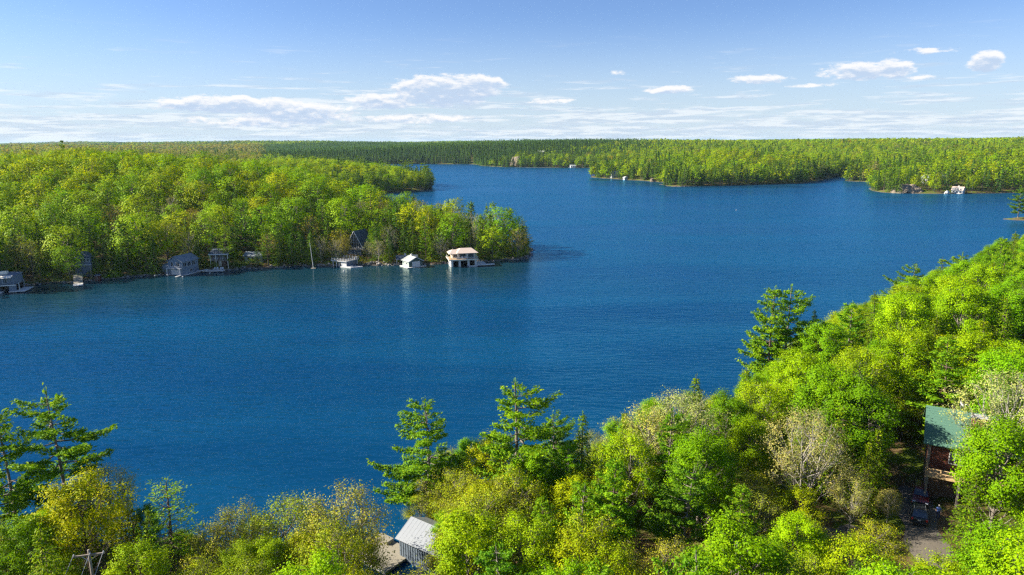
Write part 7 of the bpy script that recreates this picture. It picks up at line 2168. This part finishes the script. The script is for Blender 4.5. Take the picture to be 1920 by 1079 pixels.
    MB().box(-0.17, 0.17, flip * (L / 2 + 0.10) - 0.025, flip * (L / 2 + 0.10) + 0.025, 0.42, 0.56).build('number_plate', WHITE, t)
    MB().box(-0.55, 0.55, flip * (L / 2) - 0.03, flip * (L / 2) + 0.03, 0.60, 0.72).build('grille', PLASTIC, t)
    return t


TYRE = plain('tyre_rubber', (0.02, 0.02, 0.02), 0.85, 0.1)
PLASTIC = plain('black_plastic', (0.03, 0.03, 0.032), 0.6, 0.1)
RED_LAMP = plain('red_lamp', (0.55, 0.03, 0.02), 0.2, 0.05)
LAMP = plain('clear_lamp', (0.7, 0.72, 0.75), 0.12, 0.05)
BLACK_PAINT = plain('black_car_paint', (0.022, 0.026, 0.030), 0.22, 0.05, spec=0.7)
MAROON = plain('maroon_car_paint', (0.10, 0.018, 0.020), 0.25, 0.05, spec=0.7)
GRAVEL = plain('gravel', (0.13, 0.11, 0.085), 0.95, 0.32, 3.5, 0.03)
SKIN = plain('skin', (0.62, 0.40, 0.30), 0.6, 0.04)
SHIRT = plain('blue_shirt', (0.16, 0.26, 0.62), 0.8, 0.1)
JEANS = plain('dark_jeans', (0.03, 0.05, 0.13), 0.85, 0.12)
HAIR = plain('grey_hair', (0.42, 0.38, 0.33), 0.8, 0.15)


def driveway():
    P = [(40.5, 52), (42.5, 58), (44.3, 63), (46.6, 69), (49.0, 75), (52.0, 80), (54.0, 83)]
    pts = []
    for (ax, ay), (bx, by) in zip(P[:-1], P[1:]):
        for i in range(8):
            pts.append((ax + (bx - ax) * i / 8, ay + (by - ay) * i / 8))
    V, F_ = [], []
    nw = 7
    for i, (x, y) in enumerate(pts):
        j = min(i + 1, len(pts) - 1)
        k = max(i - 1, 0)
        dx, dy = pts[j][0] - pts[k][0], pts[j][1] - pts[k][1]
        L = math.hypot(dx, dy)
        wid = 2.0 + 0.35 * math.sin(i * 0.6)
        for q in range(nw):
            s = (q / (nw - 1) * 2 - 1) * wid
            V.append((x + dy / L * s, y - dx / L * s, 0))
    for i in range(len(pts) - 1):
        for q in range(nw - 1):
            F_.append((i * nw + q, i * nw + q + 1, (i + 1) * nw + q + 1, (i + 1) * nw + q))
    V = np.array(V)
    V[:, 2] = ground_z(V[:, 0], V[:, 1]) + 0.05
    tag(link_obj('driveway', np_mesh('driveway', V, np.array(F_), GRAVEL, smooth=True)), 'gravel driveway leading to the green-roofed house', kind='structure')
    # trampled sandy patch left of the drive
    V, F_ = [(38, 70, 0)], []
    n = 26
    for k in (0.5, 1.0):
        for i in range(n):
            a = 2 * math.pi * i / n
            r = k * (1 + 0.18 * math.sin(3 * a) + 0.1 * math.sin(7 * a + 1))
            V.append((38 + 3.6 * r * math.cos(a), 70 + 4.6 * r * math.sin(a), 0))
    for i in range(n):
        F_.append((0, 1 + i, 1 + (i + 1) % n, 1 + (i + 1) % n))
        F_.append((1 + i, 1 + n + i, 1 + n + (i + 1) % n, 1 + (i + 1) % n))
    V = np.array(V, float)
    V[:, 2] = ground_z(V[:, 0], V[:, 1]) + 0.07
    me = bpy.data.meshes.new('path')
    me.from_pydata([tuple(v) for v in V], [], [f[:3] if f[2] == f[3] else f for f in F_])
    me.materials.append(GRAVEL)
    tag(link_obj('path', me), 'sandy track end left of the driveway', kind='structure')


def person():
    x, y = 51.2, 74.6
    root = thing('person', 'person in blue shirt and dark jeans standing beside the dark car', 'person', (x, y, gz(x, y) + 0.05), R(-25))
    J = {'hip': ((0, 0, 0.95), 0.145), 'belly': ((0, 0.0, 1.12), 0.14), 'chest': ((0, 0.01, 1.34), 0.155), 'neck': ((0, 0.0, 1.50), 0.06), 'head': ((0, -0.02, 1.60), 0.085),
         'top': ((0, -0.01, 1.70), 0.085)}
    for s, n in ((-1, 'l'), (1, 'r')):
        J['hip' + n] = ((s * 0.10, 0, 0.88), 0.10); J['knee' + n] = ((s * 0.12, -0.03, 0.48), 0.062); J['ank' + n] = ((s * 0.12, 0.02, 0.09), 0.045)
        J['toe' + n] = ((s * 0.13, -0.16, 0.04), 0.035)
        J['sho' + n] = ((s * 0.19, 0.01, 1.41), 0.065); J['elb' + n] = ((s * 0.27, 0.03, 1.14), 0.045); J['wri' + n] = ((s * 0.25, -0.10, 0.92), 0.032)
        J['palm' + n] = ((s * 0.245, -0.13, 0.85), 0.036)
        for q in range(4):
            J['f%d%s' % (q, n)] = ((s * 0.245 + 0.0, -0.165 + 0.022 * q, 0.76 + 0.008 * abs(q - 1)), 0.009)
        J['th' + n] = ((s * 0.215, -0.185, 0.83), 0.010)
    E = [('hip', 'belly'), ('belly', 'chest'), ('chest', 'neck'), ('neck', 'head'), ('head', 'top')]
    for n in 'lr':
        E += [('hip', 'hip' + n), ('hip' + n, 'knee' + n), ('knee' + n, 'ank' + n), ('ank' + n, 'toe' + n), ('chest', 'sho' + n), ('sho' + n, 'elb' + n), ('elb' + n, 'wri' + n), ('wri' + n, 'palm' + n)]
        E += [('palm' + n, 'f%d%s' % (q, n)) for q in range(4)] + [('palm' + n, 'th' + n)]
    names = list(J)
    me = bpy.data.meshes.new('body')
    me.from_pydata([J[k][0] for k in names], [(names.index(a), names.index(b)) for a, b in E], [])
    o = link_obj('body', me, root)
    md = o.modifiers.new('skin', 'SKIN')
    for k, v in zip(names, me.skin_vertices[0].data):
        v.radius = (J[k][1], J[k][1])
        v.use_root = k == 'hip'
    o.modifiers.new('sub', 'SUBSURF').levels = 1
    o.modifiers['sub'].render_levels = 1
    dg = bpy.context.evaluated_depsgraph_get()
    ev = bpy.data.meshes.new_from_object(o.evaluated_get(dg))
    o.modifiers.clear()
    ev.materials.clear()
    for m in (SKIN, SHIRT, JEANS, PLASTIC):
        ev.materials.append(m)
    for p in ev.polygons:
        c = p.center
        arm = abs(c.x) > 0.205 and c.z < 1.2
        p.material_index = 3 if c.z < 0.10 else 2 if c.z < 0.98 and not arm else 0 if (arm or c.z > 1.50) else 1
        p.use_smooth = True
    ev.name = 'body'
    o.data = ev
    MB().lathe([(0.075, 0.0), (0.10, 0.03), (0.104, 0.07), (0.08, 0.12), (0.03, 0.145)], 12, (0, 0.015, 1.645)).build('hair', HAIR, root, smooth=True)
    MB().add([(-0.016, -0.10, 1.60), (0.016, -0.10, 1.60), (0, -0.128, 1.60), (0, -0.10, 1.645)], [(0, 1, 2), (0, 2, 3), (1, 3, 2), (0, 3, 1)]).build('nose', SKIN, root)
    for s in (-1, 1):
        MB().lathe([(0.003, -0.008), (0.010, 0), (0.003, 0.008)], 6, (s * 0.034, -0.098, 1.635)).build('eye', PLASTIC, root)
        MB().lathe([(0.004, -0.03), (0.016, 0), (0.004, 0.03)], 6, (s * 0.095, 0, 1.62)).build('ear', SKIN, root)
    MB().box(-0.025, 0.025, -0.105, -0.092, 1.562, 1.57).build('mouth', RED_LOG, root)


near_boathouse()
utility_pole()
green_house()
driveway()
car('parked_car', 'black sport utility car with red tail light, rear towards the camera', (49.1, 75.0, gz(49.1, 75.0) + 0.06), R(-29), BLACK_PAINT, True, pitch=math.atan2(gz(50.2, 77) - gz(48.0, 73), 4.5))
car('parked_car', 'dark maroon car facing the camera behind the black one', (52.3, 80.0, gz(52.3, 80.0) + 0.08), R(-31), MAROON, False, 4.9, 1.9, 1.75)
person()


# ------------------------------------------------------------------ the air
def build_haze():
    m, N, out = new_mat('haze')
    v = N.n('ShaderNodeVolumePrincipled', ins={'Color': (0.52, 0.78, 1.0, 1), 'Density': 0.00003, 'Anisotropy': 0.1})
    N.link(v.outputs[0], out.inputs['Volume'])
    o = MB().box(-16500, 16500, -16500, 16500, -6, 72).build('haze', m)
    tag(o, 'thin blue haze over the far woods', None, None, 'stuff')


build_haze()
